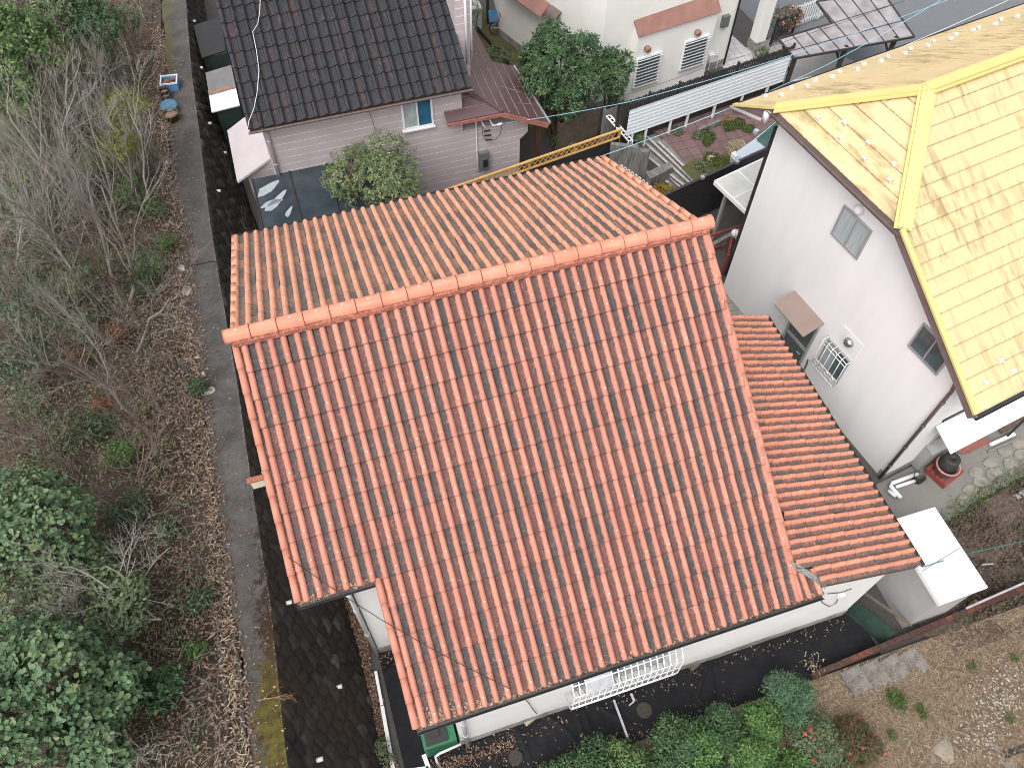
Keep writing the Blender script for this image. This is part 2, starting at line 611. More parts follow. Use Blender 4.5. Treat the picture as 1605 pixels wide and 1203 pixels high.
M['tile_pave'] = pavemat("porch_tile", (.50, .48, .48), (.46, .45, .46), (.3, .29, .29), .3, .3)
M['lawn'] = groundmat("lawn", [(.3, (.10, .10, .035)), (.5, (.19, .155, .06)), (.7, (.10, .12, .035))], 1.4, .4, 30)
M['black_sheet'] = mat("weed_sheet", (.007, .0075, .009), (.012, .0125, .015), 3, .7, .35, 14)
M['black_sheet'].node_tree.nodes["Principled BSDF"].inputs["Specular IOR Level"].default_value = .2
M['green_tank'] = mat("green_tank", (.025, .17, .085), (.02, .12, .06), 3, .4)
M['pine_wood'] = mat("pine_wood", (.66, .40, .14), (.52, .29, .09), 3, .6, stretch=(1, 1, 6))
M['grey_wood'] = mat("grey_wood", (.27, .25, .235), (.14, .13, .12), 4, .9, .2, stretch=(6, 6, .5))
M['bamboo'] = mat("bamboo_panel", (.13, .105, .075), (.08, .062, .045), 3, .9, .2)
M['grey_block'] = mat("grey_block", (.22, .21, .20), (.085, .082, .08), 3, .95, .2, stretch=(3, 3, .5))
M['polycarb'] = glassmat("dark_polycarbonate", (.042, .056, .068), .22)
M['polycarb_grey'] = glassmat("grey_polycarbonate", (.36, .33, .34), .3)
M['canopy_white'] = mat("canopy_sheet", (.55, .55, .52), (.47, .47, .44), 4, .4, .2, 80)
M['brown_roof'] = mat("brown_roof", (.105, .062, .064), (.085, .052, .056), 1.4, .42)
M['seam'] = mat("seam_light", (.36, .27, .25), (.22, .15, .14), 5, .6)
M['brick_red'] = mat("red_brick", (.20, .065, .04), (.12, .045, .03), 5, .9, .3)
M['red_wood'] = mat("red_wood", (.27, .055, .035), (.18, .04, .028), 4, .7)
M['terracotta'] = mat("terracotta", (.36, .125, .075), (.22, .08, .05), 5, .7)
M['pot_green'] = mat("glazed_pot", (.135, .10, .03), (.09, .065, .02), 4, .35)
M['pot_dark'] = mat("dark_pot", (.045, .03, .028), (.03, .02, .02), 4, .5)
M['pot_in'] = mat("pot_inside", (.30, .20, .16), (.2, .13, .10), 4, .8)
M['blue'] = mat("blue_plastic", (.12, .33, .56), (.09, .26, .46), 4, .4)
M['blue_lid'] = mat("blue_lid", (.06, .20, .34), (.05, .16, .27), 4, .5)
M['crate_white'] = mat("crate_rim", (.62, .74, .82), (.5, .62, .72), 4, .4)
M['wire_blue'] = mat("wire_blue", (.26, .50, .60), (.22, .42, .52), 3, .5)
M['wire_white'] = mat("wire_white", (.66, .72, .72), (.6, .66, .66), 3, .5)
M['wire_black'] = mat("wire_black", (.02, .02, .02), (.03, .03, .03), 3, .5)
M['meter'] = mat("meter_box", (.14, .15, .135), (.11, .12, .105), 3, .45)
M['car_paint'] = mat("car_paint", (.55, .62, .70), (.52, .59, .67), 1, .2, metal=.4)
M['bark_grey'] = mat("bark_grey", (.27, .245, .22), (.16, .14, .12), 9, .9)
M['bark_pale'] = mat("bark_pale", (.42, .39, .35), (.28, .25, .225), 9, .9)
M['bark_brown'] = mat("bark_brown", (.15, .105, .08), (.085, .06, .045), 9, .9)
M['bark_red'] = mat("bark_red", (.23, .165, .14), (.15, .105, .088), 9, .9)
M['leaf_round'] = leafmat("leaf_round", [(.045, .088, .044), (.075, .138, .068), (.115, .185, .09), (.185, .235, .11)])
M['leaf_dark'] = leafmat("leaf_dark", [(.02, .05, .024), (.04, .09, .04), (.07, .13, .056), (.13, .195, .08)])
M['leaf_light'] = leafmat("leaf_light", [(.04, .085, .030), (.075, .135, .045), (.115, .185, .062), (.17, .23, .085)])
M['leaf_fresh'] = leafmat("leaf_fresh", [(.04, .10, .03), (.07, .15, .042), (.11, .20, .06), (.17, .26, .08)])
M['leaf_yellow'] = leafmat("leaf_yellow", [(.09, .105, .025), (.15, .165, .035), (.22, .22, .05), (.30, .27, .07)])
M['leaf_olive'] = leafmat("leaf_olive", [(.065, .10, .042), (.12, .165, .07), (.19, .235, .105), (.30, .34, .17)])
M['leaf_blue'] = leafmat("leaf_blue", [(.03, .07, .04), (.055, .115, .062), (.09, .16, .085), (.14, .215, .12)])
M['leaf_dusk'] = leafmat("leaf_dusk", [(.065, .105, .052), (.105, .152, .076), (.15, .195, .10), (.22, .25, .13)])
M['leaf_red'] = leafmat("leaf_red", [(.045, .075, .028), (.08, .10, .04), (.13, .10, .045), (.24, .10, .06)])
M['leaf_orange'] = leafmat("leaf_orange", [(.10, .11, .02), (.24, .17, .02), (.36, .20, .02), (.14, .13, .02)])
M['leaf_brown'] = leafmat("leaf_brown", [(.09, .052, .035), (.17, .095, .064), (.27, .165, .115), (.42, .32, .225)])
M['leaf_straw'] = leafmat("leaf_straw", [(.24, .17, .11), (.36, .27, .175), (.46, .365, .25), (.56, .48, .35)])
M['leaf_rust'] = leafmat("leaf_rust", [(.13, .05, .025), (.21, .085, .035), (.30, .125, .05)])
M['flower_red'] = leafmat("flower_red", [(.45, .03, .04), (.6, .05, .07), (.7, .12, .15)])
M['flower_pink'] = leafmat("flower_pink", [(.5, .12, .14), (.6, .2, .2), (.7, .3, .3)])
M['grass_green'] = leafmat("grass_green", [(.04, .075, .018), (.07, .12, .025), (.11, .16, .04)])


# ------------------------------------------------------------------ roof builders
ROLLPROF = [(0.0, .004), (.08, -.004), (.22, -.010), (.36, -.006), (.44, .006), (.50, .030), (.57, .054), (.65, .069), (.735, .074), (.82, .069), (.90, .054), (.965, .030), (1.0, .010)]
DARKPROF = [(0.0, .030), (.07, .055), (.16, .070), (.26, .066), (.34, .045), (.40, .012), (.47, -.004), (.60, -.008), (.74, .004), (.86, .016), (1.0, .028)]


def fx(x, y):
    return x - .55 * max(0.0, -y) / 7.54 * min(1.0, max(0.0, (x - 1.575) / 8.9))


def tile_roof(name, parent, O, U, V, n, pitch, nc, expo, mats, prof=ROLLPROF, keep=None, nails=2, last=None, seed=0, step=.030, vlim=None, nail_at=.30, tcorr=.6, warp=None):
    rng = np.random.default_rng(seed)
    O, U, V = Vector(O), Vector(U).normalized(), Vector(V).normalized()
    N = U.cross(V)
    if N.z < 0:
        N = -N
    O, U, V, N = (np.array(a) for a in (O, U, V, N))
    t = np.array([p[0] for p in prof])
    h = np.array([p[1] for p in prof])
    k = len(t)
    roll = np.clip(h / max(h), 0, 1)
    vs_, fs, tr, rl, mi, ed = [], [], [], [], [], []
    colr = rng.random(n)
    for j in range(nc):
        v0 = j * expo
        v1 = v0 + expo + .04
        if vlim is not None:
            v1 = min(v1, vlim)
        for i in range(n):
            if keep and not keep(i, j):
                continue
            b = len(vs_)
            r_ = tcorr * rng.random() + (1 - tcorr) * colr[i]
            jx, jz = rng.normal(0, .003), rng.normal(0, .003)
            for (v, dz, tp) in ((v0, step - .034, 1.0), (v0, step, 1.0), (v1, 0.0, .93)):
                tt = .735 + (t - .735) * (1 if tp == 1 else .97)
                for q in range(k):
                    p = O + U * ((i + tt[q]) * pitch + jx) + V * (v + (rng.normal(0, .002) if dz else 0)) + N * (h[q] * tp + dz + jz)
                    vs_.append(p)
                    tr.append(r_)
                    rl.append(roll[q])
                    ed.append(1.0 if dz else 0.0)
            for r in range(2):
                for q in range(k - 1):
                    fs.append((b + r * k + q, b + r * k + q + 1, b + (r + 1) * k + q + 1, b + (r + 1) * k + q))
                    mi.append(0)
            if nails and i % nails == (nails - 1):
                c = O + U * ((i + .735) * pitch) + V * (v0 + nail_at * expo) + N * (max(h) + step * .7 - .003)
                bb = len(vs_)
                for a in range(6):
                    vs_.append(c + U * (.019 * math.cos(a * 1.047)) + V * (.019 * math.sin(a * 1.047)))
                vs_.append(c + N * .014)
                tr += [0] * 7
                rl += [0] * 7
                ed += [0] * 7
                for a in range(6):
                    fs.append((bb + a, bb + (a + 1) % 6, bb + 6))
                    mi.append(1)
    if warp:
        vs_ = [(warp(p[0], p[1]), p[1], p[2]) for p in vs_]
    return npmesh(name, np.array(vs_), fs, mats, parent, False, True if parent else False, mi, {"tr": tr, "roll": rl, "ed": ed})


def slate_roof(name, parent, O, U, V, ulen, vlen, expo, wid, mats, ulo=None, uhi=None, seed=0, dirt=True):
    """flat shingles in staggered courses; ulo/uhi(v) clip each course (hips)."""
    rng = np.random.default_rng(seed)
    O, U, V = Vector(O), Vector(U).normalized(), Vector(V).normalized()
    N = U.cross(V)
    if N.z < 0:
        N = -N
    vs_, fs, tr, rl = [], [], [], []
    nc = int(math.ceil(vlen / expo))
    for j in range(nc):
        v0, v1 = j * expo, min((j + 1) * expo, vlen)
        off = -(wid * .5 if j % 2 else 0) - rng.random() * .1
        u = off
        while u < ulen:
            a, b = u + .0022, u + wid - .0022
            u += wid
            lo0 = ulo(v0) if ulo else 0
            lo1 = ulo(v1) if ulo else 0
            hi0 = uhi(v0) if uhi else ulen
            hi1 = uhi(v1) if uhi else ulen
            a0, a1, b0, b1 = max(a, lo0), max(a, lo1), min(b, hi0), min(b, hi1)
            if b0 - a0 < .01:
                continue
            if b1 < a1:
                a1 = b1 = (a1 + b1) / 2
            z0 = .024 + rng.normal(0, .002)
            bs = len(vs_)
            r_ = rng.random()
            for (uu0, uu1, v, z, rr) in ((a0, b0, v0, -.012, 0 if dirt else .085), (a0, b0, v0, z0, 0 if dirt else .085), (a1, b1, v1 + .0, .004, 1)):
                vs_.append(O + U * uu0 + V * v + N * z)
                vs_.append(O + U * uu1 + V * v + N * z)
                tr += [r_, r_]
                rl += [rr, rr]
            fs += [(bs, bs + 1, bs + 3, bs + 2), (bs + 2, bs + 3, bs + 5, bs + 4)]
    return npmesh(name, np.array([tuple(p) for p in vs_]), fs, mats, parent, False, False, None, {"tr": tr, "roll": rl})


def window(parent, c, du, dn, w, h, fm, panes, bar=.05, mull=True, proud=.06, sill=False, name='window'):
    """frame bars plus one pane per sash; everything in the parent's own space."""
    c, du, dn = Vector(c), Vector(du).normalized(), Vector(dn).normalized()
    up = Vector((0, 0, 1))
    f = MB()
    a, b = c - du * (w / 2), c + du * (w / 2)
    o = dn * (proud / 2 - .005)
    for s_ in (-1, 1):
        f.bar(a + up * (s_ * (h - bar) / 2) + o, b + up * (s_ * (h - bar) / 2) + o, proud, bar, up)
    for q in (a + du * (bar / 2), b - du * (bar / 2)):
        f.bar(q - up * (h / 2 - bar) + o, q + up * (h / 2 - bar) + o, proud, bar, du)
    if mull:
        f.bar(c - up * (h / 2 - bar) + o, c + up * (h / 2 - bar) + o, proud * .8, bar * .8, du)
    if sill:
        f.bar(a - up * (h / 2 + .03) - du * .04 + dn * .05, b - up * (h / 2 + .03) + du * .04 + dn * .05, .11, .05, up)
    fo = f.build(name, fm, parent)
    n = len(panes)
    for i, pm in enumerate(panes):
        g = MB()
        x0 = a + du * (w * i / n + (bar if i == 0 else bar * .4))
        x1 = a + du * (w * (i + 1) / n - (bar if i == n - 1 else bar * .4))
        z0, z1 = -up * (h / 2 - bar), up * (h / 2 - bar)
        d = dn * (.012 + .01 * i)
        g.slab([x0 + z0 + d, x1 + z0 + d, x1 + z1 + d, x0 + z1 + d], .010, 0, dn)
        g.build('pane', pm, fo)
    return fo


def gutter(mb, a, b, r=.055, n=7, drop=0.0):
    """open half-round gutter."""
    a, b = Vector(a), Vector(b)
    d = (b - a).normalized()
    s_ = d.cross(Vector((0, 0, 1))).normalized()
    vs_ = []
    for p in (a, b):
        for rr in (r, r * .86):
            for j in range(n):
                t = math.pi * j / (n - 1)
                vs_.append(p + s_ * (math.cos(t) * rr) - Vector((0, 0, 1)) * (math.sin(t) * rr))
    fs = []
    for j in range(n - 1):
        fs.append((j, j + 1, 2 * n + j + 1, 2 * n + j))
        fs.append((n + j, 3 * n + j, 3 * n + j + 1, n + j + 1))
        fs.append((j, n + j, n + j + 1, j + 1))
        fs.append((2 * n + j, 2 * n + j + 1, 3 * n + j + 1, 3 * n + j))
    fs.append((0, 2 * n, 3 * n, n))
    fs.append((n - 1, 2 * n - 1, 4 * n - 1, 3 * n - 1))
    mb.add(vs_, fs)


# ------------------------------------------------------------------ orange house
SL = .47
SQ = math.sqrt(1 + SL * SL)
ZR = 7.32
YF, YS, YB, XN, XL = -7.54, -4.88, 5.54, 1.575, 10.5
oh = thing('tiled_house', 'house under a weathered orange tiled gable roof with a lower side roof, in the middle', 'house', (5.2, -1.0, 0))


def roofz(y):
    return ZR - SL * abs(y)


PITCHR = .2625
EXP = .583
NF = 14
vF = Vector((0, 1, SL)).normalized()
o0 = Vector((0, YF, roofz(YF)))
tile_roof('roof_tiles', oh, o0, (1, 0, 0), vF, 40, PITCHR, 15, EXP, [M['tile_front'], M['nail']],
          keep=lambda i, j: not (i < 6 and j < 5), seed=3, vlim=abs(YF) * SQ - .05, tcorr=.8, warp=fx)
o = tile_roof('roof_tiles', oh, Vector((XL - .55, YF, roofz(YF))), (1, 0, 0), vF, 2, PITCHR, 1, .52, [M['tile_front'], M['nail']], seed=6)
o["label"] = "two short tiles at the front corner below the flashing"
vB = Vector((0, -1, SL)).normalized()
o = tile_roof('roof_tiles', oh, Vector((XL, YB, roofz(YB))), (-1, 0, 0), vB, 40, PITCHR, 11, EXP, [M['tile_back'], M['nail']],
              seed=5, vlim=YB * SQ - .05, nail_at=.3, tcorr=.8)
o["label"] = "paler sun bleached back slope of orange tiles"
# verge tiles: a roll down each gable edge
for vi, (x, ya, yb_) in enumerate(((.02, YS, -.1), (XN + .02, YF, YS), (XL - .01, YF, -.1), (.02, YB, .1), (XL - .01, YB, .1))):
    m = MB()
    k = int(abs(ya - yb_) * SQ / EXP)
    for j in range(k + 1):
        y0 = ya + (yb_ - ya) * j / (k + 1)
        y1 = ya + (yb_ - ya) * (j + 1.04) / (k + 1)
        xw = fx(x, (y0 + y1) / 2)
        m.tube([(fx(x, y0), y0, roofz(y0) + .030), (fx(x, y1), y1, roofz(y1) + .004)], [.078, .070], 12)
        m.box(xw - .02, xw + .02, min(y0, y1), max(y0, y1), min(roofz(y0), roofz(y1)) - .14, min(roofz(y0), roofz(y1)) + .02)
    k = len(m.v)
    m.build('verge_tiles', M['tile_front'] if vi < 3 else M['tile_back'], oh, True, True, {"tr": RNG.random(k) * .5 + .5, "roll": np.full(k, .85)})
# ridge: rough bedding course and a row of collared caps
m = MB()
m.box(.0, XL, -.20, .17, ZR - .02, ZR + .10)
m.box(.0, XL, -.165, .13, ZR + .10, ZR + .17)
m.build('ridge_bedding', M['ridge'], oh, False, True, {"tr": RNG.random(len(m.v)), "roll": np.full(len(m.v), .22)})
m = MB()
rl_ = []
NC_ = 20
for i in range(NC_):
    x0 = -.14 + i * (XL + .26) / NC_
    x1 = -.14 + (i + 1.0) * (XL + .26) / NC_
    prof = [(x0, .158), (x0 + .06, .158), (x1 - .07, .160), (x1 - .065, .178), (x1 - .015, .178), (x1 - .01, .156)]
    vs_, n = [], 13
    for x, r in prof:
        for j in range(n):
            t = -.32 + (math.pi + .64) * j / (n - 1)
            vs_.append((x, -.015 + math.cos(t) * r, ZR + .145 + math.sin(t) * r * 1.05))
            rl_.append(.3 if t < .0 or t > math.pi else (.62 if t < .35 else 1.0))
    fs = [(q * n + j, q * n + j + 1, (q + 1) * n + j + 1, (q + 1) * n + j) for q in range(len(prof) - 1) for j in range(n - 1)]
    if i == 0:
        fs.append(tuple(range(n)))
    if i == NC_ - 1:
        fs.append(tuple((len(prof) - 1) * n + j for j in range(n)))
    m.add(vs_, fs, 0)
    c = Vector(((x0 + x1) / 2, -.015, ZR + .145 + .166))
    m.add([c + Vector((.02 * math.cos(a), .02 * math.sin(a), 0)) for a in np.arange(6) * 1.047] + [c + Vector((0, 0, .016))],
          [(a, (a + 1) % 6, 6) for a in range(6)], 1)
    rl_ += [1] * 7
m.build('ridge_caps', [M['ridge'], M['nail']], oh, True, True, {"tr": RNG.random(len(m.v)), "roll": rl_})
# deck under the tiles
m = MB()
e = .05
m.slab([(.03, YS + .06, roofz(YS) - e + .03), (fx(XL, YS) - .03, YS + .06, roofz(YS) - e + .03), (XL - .03, 0, ZR - e), (.03, 0, ZR - e)], .10)
m.slab([(XN + .03, YF + .06, roofz(YF) - e + .03), (fx(XL, YF) - .03, YF + .06, roofz(YF) - e + .03), (fx(XL, YS) - .03, YS + .06, roofz(YS) - e + .03), (XN + .03, YS + .06, roofz(YS) - e + .03)], .10)
m.slab([(.03, YB - .06, roofz(YB) - e + .03), (XL - .03, YB - .06, roofz(YB) - e + .03), (XL - .03, 0, ZR - e), (.03, 0, ZR - e)], .10)
m.build('roof_deck', M['deck'], oh, False, True)
# walls
m = MB()
WX0, WX1 = 2.36, 9.7
prof = [(-7.40, .45), (5.0, .45), (5.0, roofz(5.0) - .17), (0, ZR - .17), (-7.40, roofz(7.40) - .17)]
for (x0, x1, ya) in ((WX0, WX1, -7.40), (1.02, WX0, -4.75)):
    pr = [(ya, .0), (5.0, .0), (5.0, roofz(5.0) - .17), (0, ZR - .17), (ya, roofz(ya) - .17)]
    m.add([(x0, y, z) for y, z in pr] + [(x1, y, z) for y, z in pr],
          [(0, 1, 2, 3, 4), (9, 8, 7, 6, 5)] + [(i, 5 + i, 5 + (i + 1) % 5, (i + 1) % 5) for i in range(5)])
m.build('wall', M['white_wall'], oh, False, True)
m = MB()
m.box(WX0 - .01, 12.50, -7.418, -7.30, 0, .42)
m.box(1.01, WX0 + .1, -4.768, -4.6, 0, .42)
m.box(WX0 - .018, WX0 + .1, -7.41, -4.77, 0, .42)
m.build('plinth', M['plinth'], oh, False, True)
# gutters and downpipes
m = MB()
gutter(m, (XN + .02, YF - .06, roofz(YF) - .035), (XL - .02, YF - .06, roofz(YF) - .035), .07)
m.build('gutter', M['gutter_dark'], oh, False, True)
m = MB()
gutter(m, (.02, YS - .06, roofz(YS) - .035), (XN - .03, YS - .06, roofz(YS) - .035), .07)
m.build('gutter', M['gutter_dark'], oh, False, True)
m = MB()
gutter(m, (.02, YB + .07, roofz(YB) - .02), (XL - .02, YB + .07, roofz(YB) - .02), .075)
m.build('gutter', M['gutter_dark'], oh, False, True)
m = MB()
m.tube([(2.5, -7.58, roofz(YF) - .10), (2.5, -7.50, 3.2), (2.5, -7.49, .05)], .05, 10)
for z in (2.6, 1.4):
    m.tube([(2.5, -7.49, z), (2.5, -7.49, z + .03)], .062, 10)
m.build('downpipe', M['pipe_white'], oh, True, True)
m = MB()
m.tube([(.93, -4.93, roofz(YS) - .10), (.95, -4.84, 4.5), (.95, -4.83, .05)], .05, 10)
for z in (3.6, 1.9):
    m.tube([(.95, -4.83, z), (.95, -4.83, z + .03)], .062, 10)
m.build('downpipe', M['pipe_white'], oh, True, True)
# annex: lower roof sloping to the side
ASL = .40
AX0, AX1, AY0, AY1 = 10.47, 13.42, -7.47, .12


def annz(x):
    return 4.05 - ASL * (x - 10.4)


AN = 34
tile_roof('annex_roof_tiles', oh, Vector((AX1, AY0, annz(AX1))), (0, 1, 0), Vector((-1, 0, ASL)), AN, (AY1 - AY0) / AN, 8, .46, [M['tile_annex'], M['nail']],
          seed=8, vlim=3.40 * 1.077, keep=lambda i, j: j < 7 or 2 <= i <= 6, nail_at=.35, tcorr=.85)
m = MB()
m.slab([(AX1 - .06, AY0 + .02, annz(AX1) - .03), (AX1 - .06, AY1, annz(AX1) - .03), (AX0, AY1, annz(AX0) - .05), (AX0, AY0 + .02, annz(AX0) - .05)], .10)
m.build('annex_roof_deck', M['deck'], oh, False, True)
m = MB()
gutter(m, (AX1 + .06, AY0, annz(AX1) - .02), (AX1 + .06, AY1 + .05, annz(AX1) - .02), .06)
m.build('gutter', M['gutter_dark'], oh, False, True)
m = MB()
zt = [annz(10.46) - .17, annz(12.5) - .17]
m.add([(10.46, -7.40, 0), (12.5, -7.40, 0), (12.5, -7.40, zt[1]), (10.46, -7.40, zt[0]), (10.46, .0, 0), (12.5, .0, 0), (12.5, 0, zt[1]), (10.46, 0, zt[0])],
      [(0, 1, 2, 3), (5, 4, 7, 6), (1, 5, 6, 2), (4, 0, 3, 7), (3, 2, 6, 7)])
m.add([(WX1, -7.398, 0), (10.46, -7.398, 0), (10.46, -7.398, 3.62), (WX1, -7.398, 3.62)], [(0, 1, 2, 3)])
m.build('annex_wall', M['white_wall'], oh, False, True)
# lead flashing where the two roofs meet at the front corner
m = MB()
q = [PL(px, py, (0, YF, roofz(YF) + .13), (0, -SL, 1)) for (px, py) in ((1240, 879), (1250, 882), (1293, 911), (1294, 922), (1277, 910), (1246, 892))]
m.slab(q, .03, 0, (0, -SL, 1))
m.build('flashing', M['flashing'], oh, False, True)
# front window with its white grille, right under the eave
m = MB()
GX0, GX1 = 4.83, 7.30
gz0, gz1 = 1.75, 3.25
wo = window(oh, Vector(((GX0 + GX1) / 2, -7.40, 2.55)) - Vector(oh.location), (1, 0, 0), (0, -1, 0), GX1 - GX0 - .3, 1.35, M['frame'], [M['glass'], M['curtain']], .06)
for i in range(18):
    x = GX0 + (GX1 - GX0) * i / 17
    m.tube([(x, -7.44, gz1), (x, -7.60, gz1 - .03), (x, -7.78, gz1 - .28), (x, -7.82, 2.2), (x, -7.78, gz0 + .1), (x, -7.44, gz0 + .02)], .016, 5)
for (y, z) in ((-7.83, 2.2), (-7.80, 1.95), (-7.80, 2.5), (-7.79, 2.95), (-7.62, 3.22), (-7.68, 1.78)):
    m.tube([(GX0, y, z), (GX1, y, z)], .016, 5)
m.build('window_grille', M['white_paint'], oh, True, True)
m = MB()
m.slab([(GX0 + .3, -7.50, 3.34), (GX0 + .85, -7.50, 3.34), (GX0 + .85, -7.82, 3.0), (GX0 + .3, -7.82, 3.0)], .012)
m.build('grille_cover', M['silver'], oh, False, True)
# little bracketed bay on the left gable
m = MB()
a, b = PX(391, 759, -.42), PX(417, 748, .0)
z = a.z
m.box(-.40, .5, a.y + .02, a.y + .10, z - .26, z - .02)
m.build('gable_vent_box', mat("cream_panel", (.72, .70, .52), (.6, .58, .42), 4, .6), oh, False, True)
m = MB()
m.bar((-.46, a.y + .08, z + .005), (.5, a.y + .08, z + .005), .12, .04)
m.bar((-.16, a.y - .12, z - .24), (.3, a.y - .12, z - .24), .05, .05)
m.tube([(-.05, a.y + .75, z - .1), (-.05, a.y + 1.15, z - .1)], .05, 8, 1)
m.build('gable_vent_trim', [M['terracotta'], M['pipe_white']], oh, False, True)
# dead leaves lodged along the eaves
rng = np.random.default_rng(5)
vs_, fs = [], []
for i in range(1500):
    if i < 1150:
        x = rng.uniform(XN + .05, XL)
        if rng.random() < .45:
            x = rng.uniform(XN + .05, 3.6)
        y = YF - .03 + abs(rng.normal(0, .06)) * (1.6 if x < 3.4 else .5)
        kx = (x / PITCHR) % 1.0
        if y > YF + .02 and kx > .40:
            x += -.5 * PITCHR
        zz = roofz(y) + .035 + rng.uniform(-.02, .02)
    else:
        x = rng.uniform(.05, XN - .05)
        y = YS - .04 + abs(rng.normal(0, .04))
        zz = roofz(y) + .035 + rng.uniform(-.02, .02)
    s_ = rng.uniform(.018, .045)
    a_ = rng.uniform(0, 6.28)
    d1 = Vector((math.cos(a_), math.sin(a_), rng.uniform(-.3, .3))) * s_
    d2 = Vector((-math.sin(a_), math.cos(a_), rng.uniform(-.3, .3))) * s_ * .6
    c = Vector((x, y, zz))
    b_ = len(vs_)
    vs_ += [c - d1, c + d2, c + d1, c - d2]
    fs.append((b_, b_ + 1, b_ + 2, b_ + 3))
o = npmesh('eave_debris', np.array([tuple(p) for p in vs_]), np.array(fs), M['leaf_brown'], oh, False, True, None, {"lv": np.repeat(rng.random(len(fs)) ** .7, 4)})
o["kind"] = 'stuff'
o["label"] = "dead leaves lodged along the eave"

# ------------------------------------------------------------------ yellow roofed house
YX, YY, YROT = 14.287, .894, .159
yh = thing('yellow_roof_house', 'two storey house with pale walls under a bright yellow slate roof', 'house', (YX, YY, 0), YROT)
_yi = yh.matrix_basis.inverted()
_yr = yh.matrix_basis.to_3x3()
ZY, SY, DN, DS, DH, JX, UW = 8.8, .617, 3.717, 6.16, 2.35, 2.105, .48
WS, WN = -5.35, 2.45
ULEN = 13.0


def yf(w):
    return ZY - SY * abs(w)


def ypl(px, py, u=UW):
    return _yi @ PL(px, py, yh.matrix_basis @ Vector((u, 0, 0)), _yr @ Vector((1, 0, 0)))


SQY = math.sqrt(1 + SY * SY)
ZH = yf(DH)
ym = [M['yellow_slate']]
# south slope, its left edge follows verge then hip
vlS = DS * SQY


def hipS(v):
    w = DS - v / SQY
    return 0.0 if w > DH else JX * (1 - w / DH)


slate_roof('south_slope', yh, (0, -DS, yf(DS)), (1, 0, 0), (0, 1, SY), ULEN, vlS, .40, .86, ym, ulo=hipS, seed=1)
vlN = DN * SQY


def hipN(v):
    w = DN - v / SQY
    return ULEN if w > DH else ULEN - JX * (1 - w / DH)


slate_roof('north_slope', yh, (ULEN, DN, yf(DN)), (-1, 0, 0), (0, -1, SY), ULEN, vlN, .40, .86, ym, uhi=hipN, seed=2, dirt=False)
hz = ZY - ZH
vlH = math.hypot(JX, hz)
slate_roof('half_hip', yh, (0, DH, ZH), (0, -1, 0), (JX, 0, hz), 2 * DH, vlH, .43, 1.0, ym,
           ulo=lambda v: DH * v / vlH, uhi=lambda v: 2 * DH - DH * v / vlH, seed=3)
m = MB()
for (a, b) in (((0.02, DH, ZH), (JX, 0, ZY)), ((0.02, -DH, ZH), (JX, 0, ZY)), ((JX, 0, ZY), (ULEN, 0, ZY))):
    a, b = Vector(a), Vector(b)
    m.bar(a + Vector((0, 0, .055)), b + Vector((0, 0, .055)), .26, .07)
    m.bar(a + Vector((0, 0, .02)), b + Vector((0, 0, .02)), .40, .03)
m.build('ridge_cap', M['yellow_cap'], yh)
for s_, d in ((-1, DS), (1, DN)):
    m = MB()
    m.bar((-.01, s_ * d, yf(d) + .045), (-.01, s_ * DH, ZH + .045), .13, .06)
    m.build('verge_cap', M['yellow_cap'], yh)
m = MB()
e = .035
m.slab([(.01, -DS + .03, yf(DS) - e), (ULEN, -DS + .03, yf(DS) - e), (ULEN, 0, ZY - e), (JX, 0, ZY - e), (.01, -DH, ZH - e)], .10, 0, (0, -SY, 1))
m.slab([(.01, DN - .03, yf(DN) - e), (ULEN, DN - .03, yf(DN) - e), (ULEN, 0, ZY - e), (JX, 0, ZY - e), (.01, DH, ZH - e)], .10, 0, (0, SY, 1))
m.slab([(.01, -DH, ZH - e), (.01, DH, ZH - e), (JX, 0, ZY - e)], .10)
m.build('roof_deck', M['brown_trim'], yh)
m = MB()
for s_, d in ((-1, DS), (1, DN)):
    m.bar((.0, s_ * (d - .0), yf(d) - .13), (.0, s_ * DH, ZH - .13), .05, .26)
m.bar((.0, -DH, ZH - .14), (.0, DH, ZH - .14), .04, .18)
m.build('barge_board', M['brown_trim'], yh)
m = MB()
gutter(m, (-.07, -DH - .05, ZH - .06), (-.07, DH + .1, ZH - .06), .075)
m.build('gutter', M['gutter_brown'], yh)
m = MB()
gutter(m, (-.02, DN + .06, yf(DN) - .04), (ULEN, DN + .06, yf(DN) - .04), .06)
m.build('gutter', M['gutter_dark'], yh)
m = MB()
gutter(m, (-.02, -DS - .06, yf(DS) - .05), (ULEN, -DS - .06, yf(DS) - .05), .06)
m.build('gutter', M['gutter_dark'], yh)
m = MB()
m.tube([(-.08, DH + .05, ZH - .16), (-.08, DH + .12, ZH - .42), (-.06, DN + .05, yf(DN) - .06)], .05, 10)
m.box(-.18, -.02, DH + .0, DH + .13, ZH - .40, ZH - .10)
m.build('gutter_pipe', M['pipe_pink'], yh, True)
# walls
m = MB()
pr = [(WS, -.6), (WN, -.6), (WN, yf(WN) - .16), (2.30, ZH - .18), (-2.30, ZH - .18), (WS, yf(WS) - .16)]
m.add([(UW, w, z) for w, z in pr] + [(12.5, w, z) for w, z in pr],
      [(0, 5, 4, 3, 2, 1), (6, 7, 8, 9, 10, 11)] + [(i, (i + 1) % 6, 6 + (i + 1) % 6, 6 + i) for i in range(6)])
m.build('wall', M['yellow_wall'], yh)
m = MB()
m.box(UW - .012, 12.4, WS - .012, WS + .2, -.5, .28)
m.build('plinth', M['plinth'], yh)


def yrect(pts, u=UW):
    q = [ypl(*p, u) for p in pts]
    w0, w1 = min(p.y for p in q), max(p.y for p in q)
    z0, z1 = min(p.z for p in q), max(p.z for p in q)
    return w0, w1, z0, z1


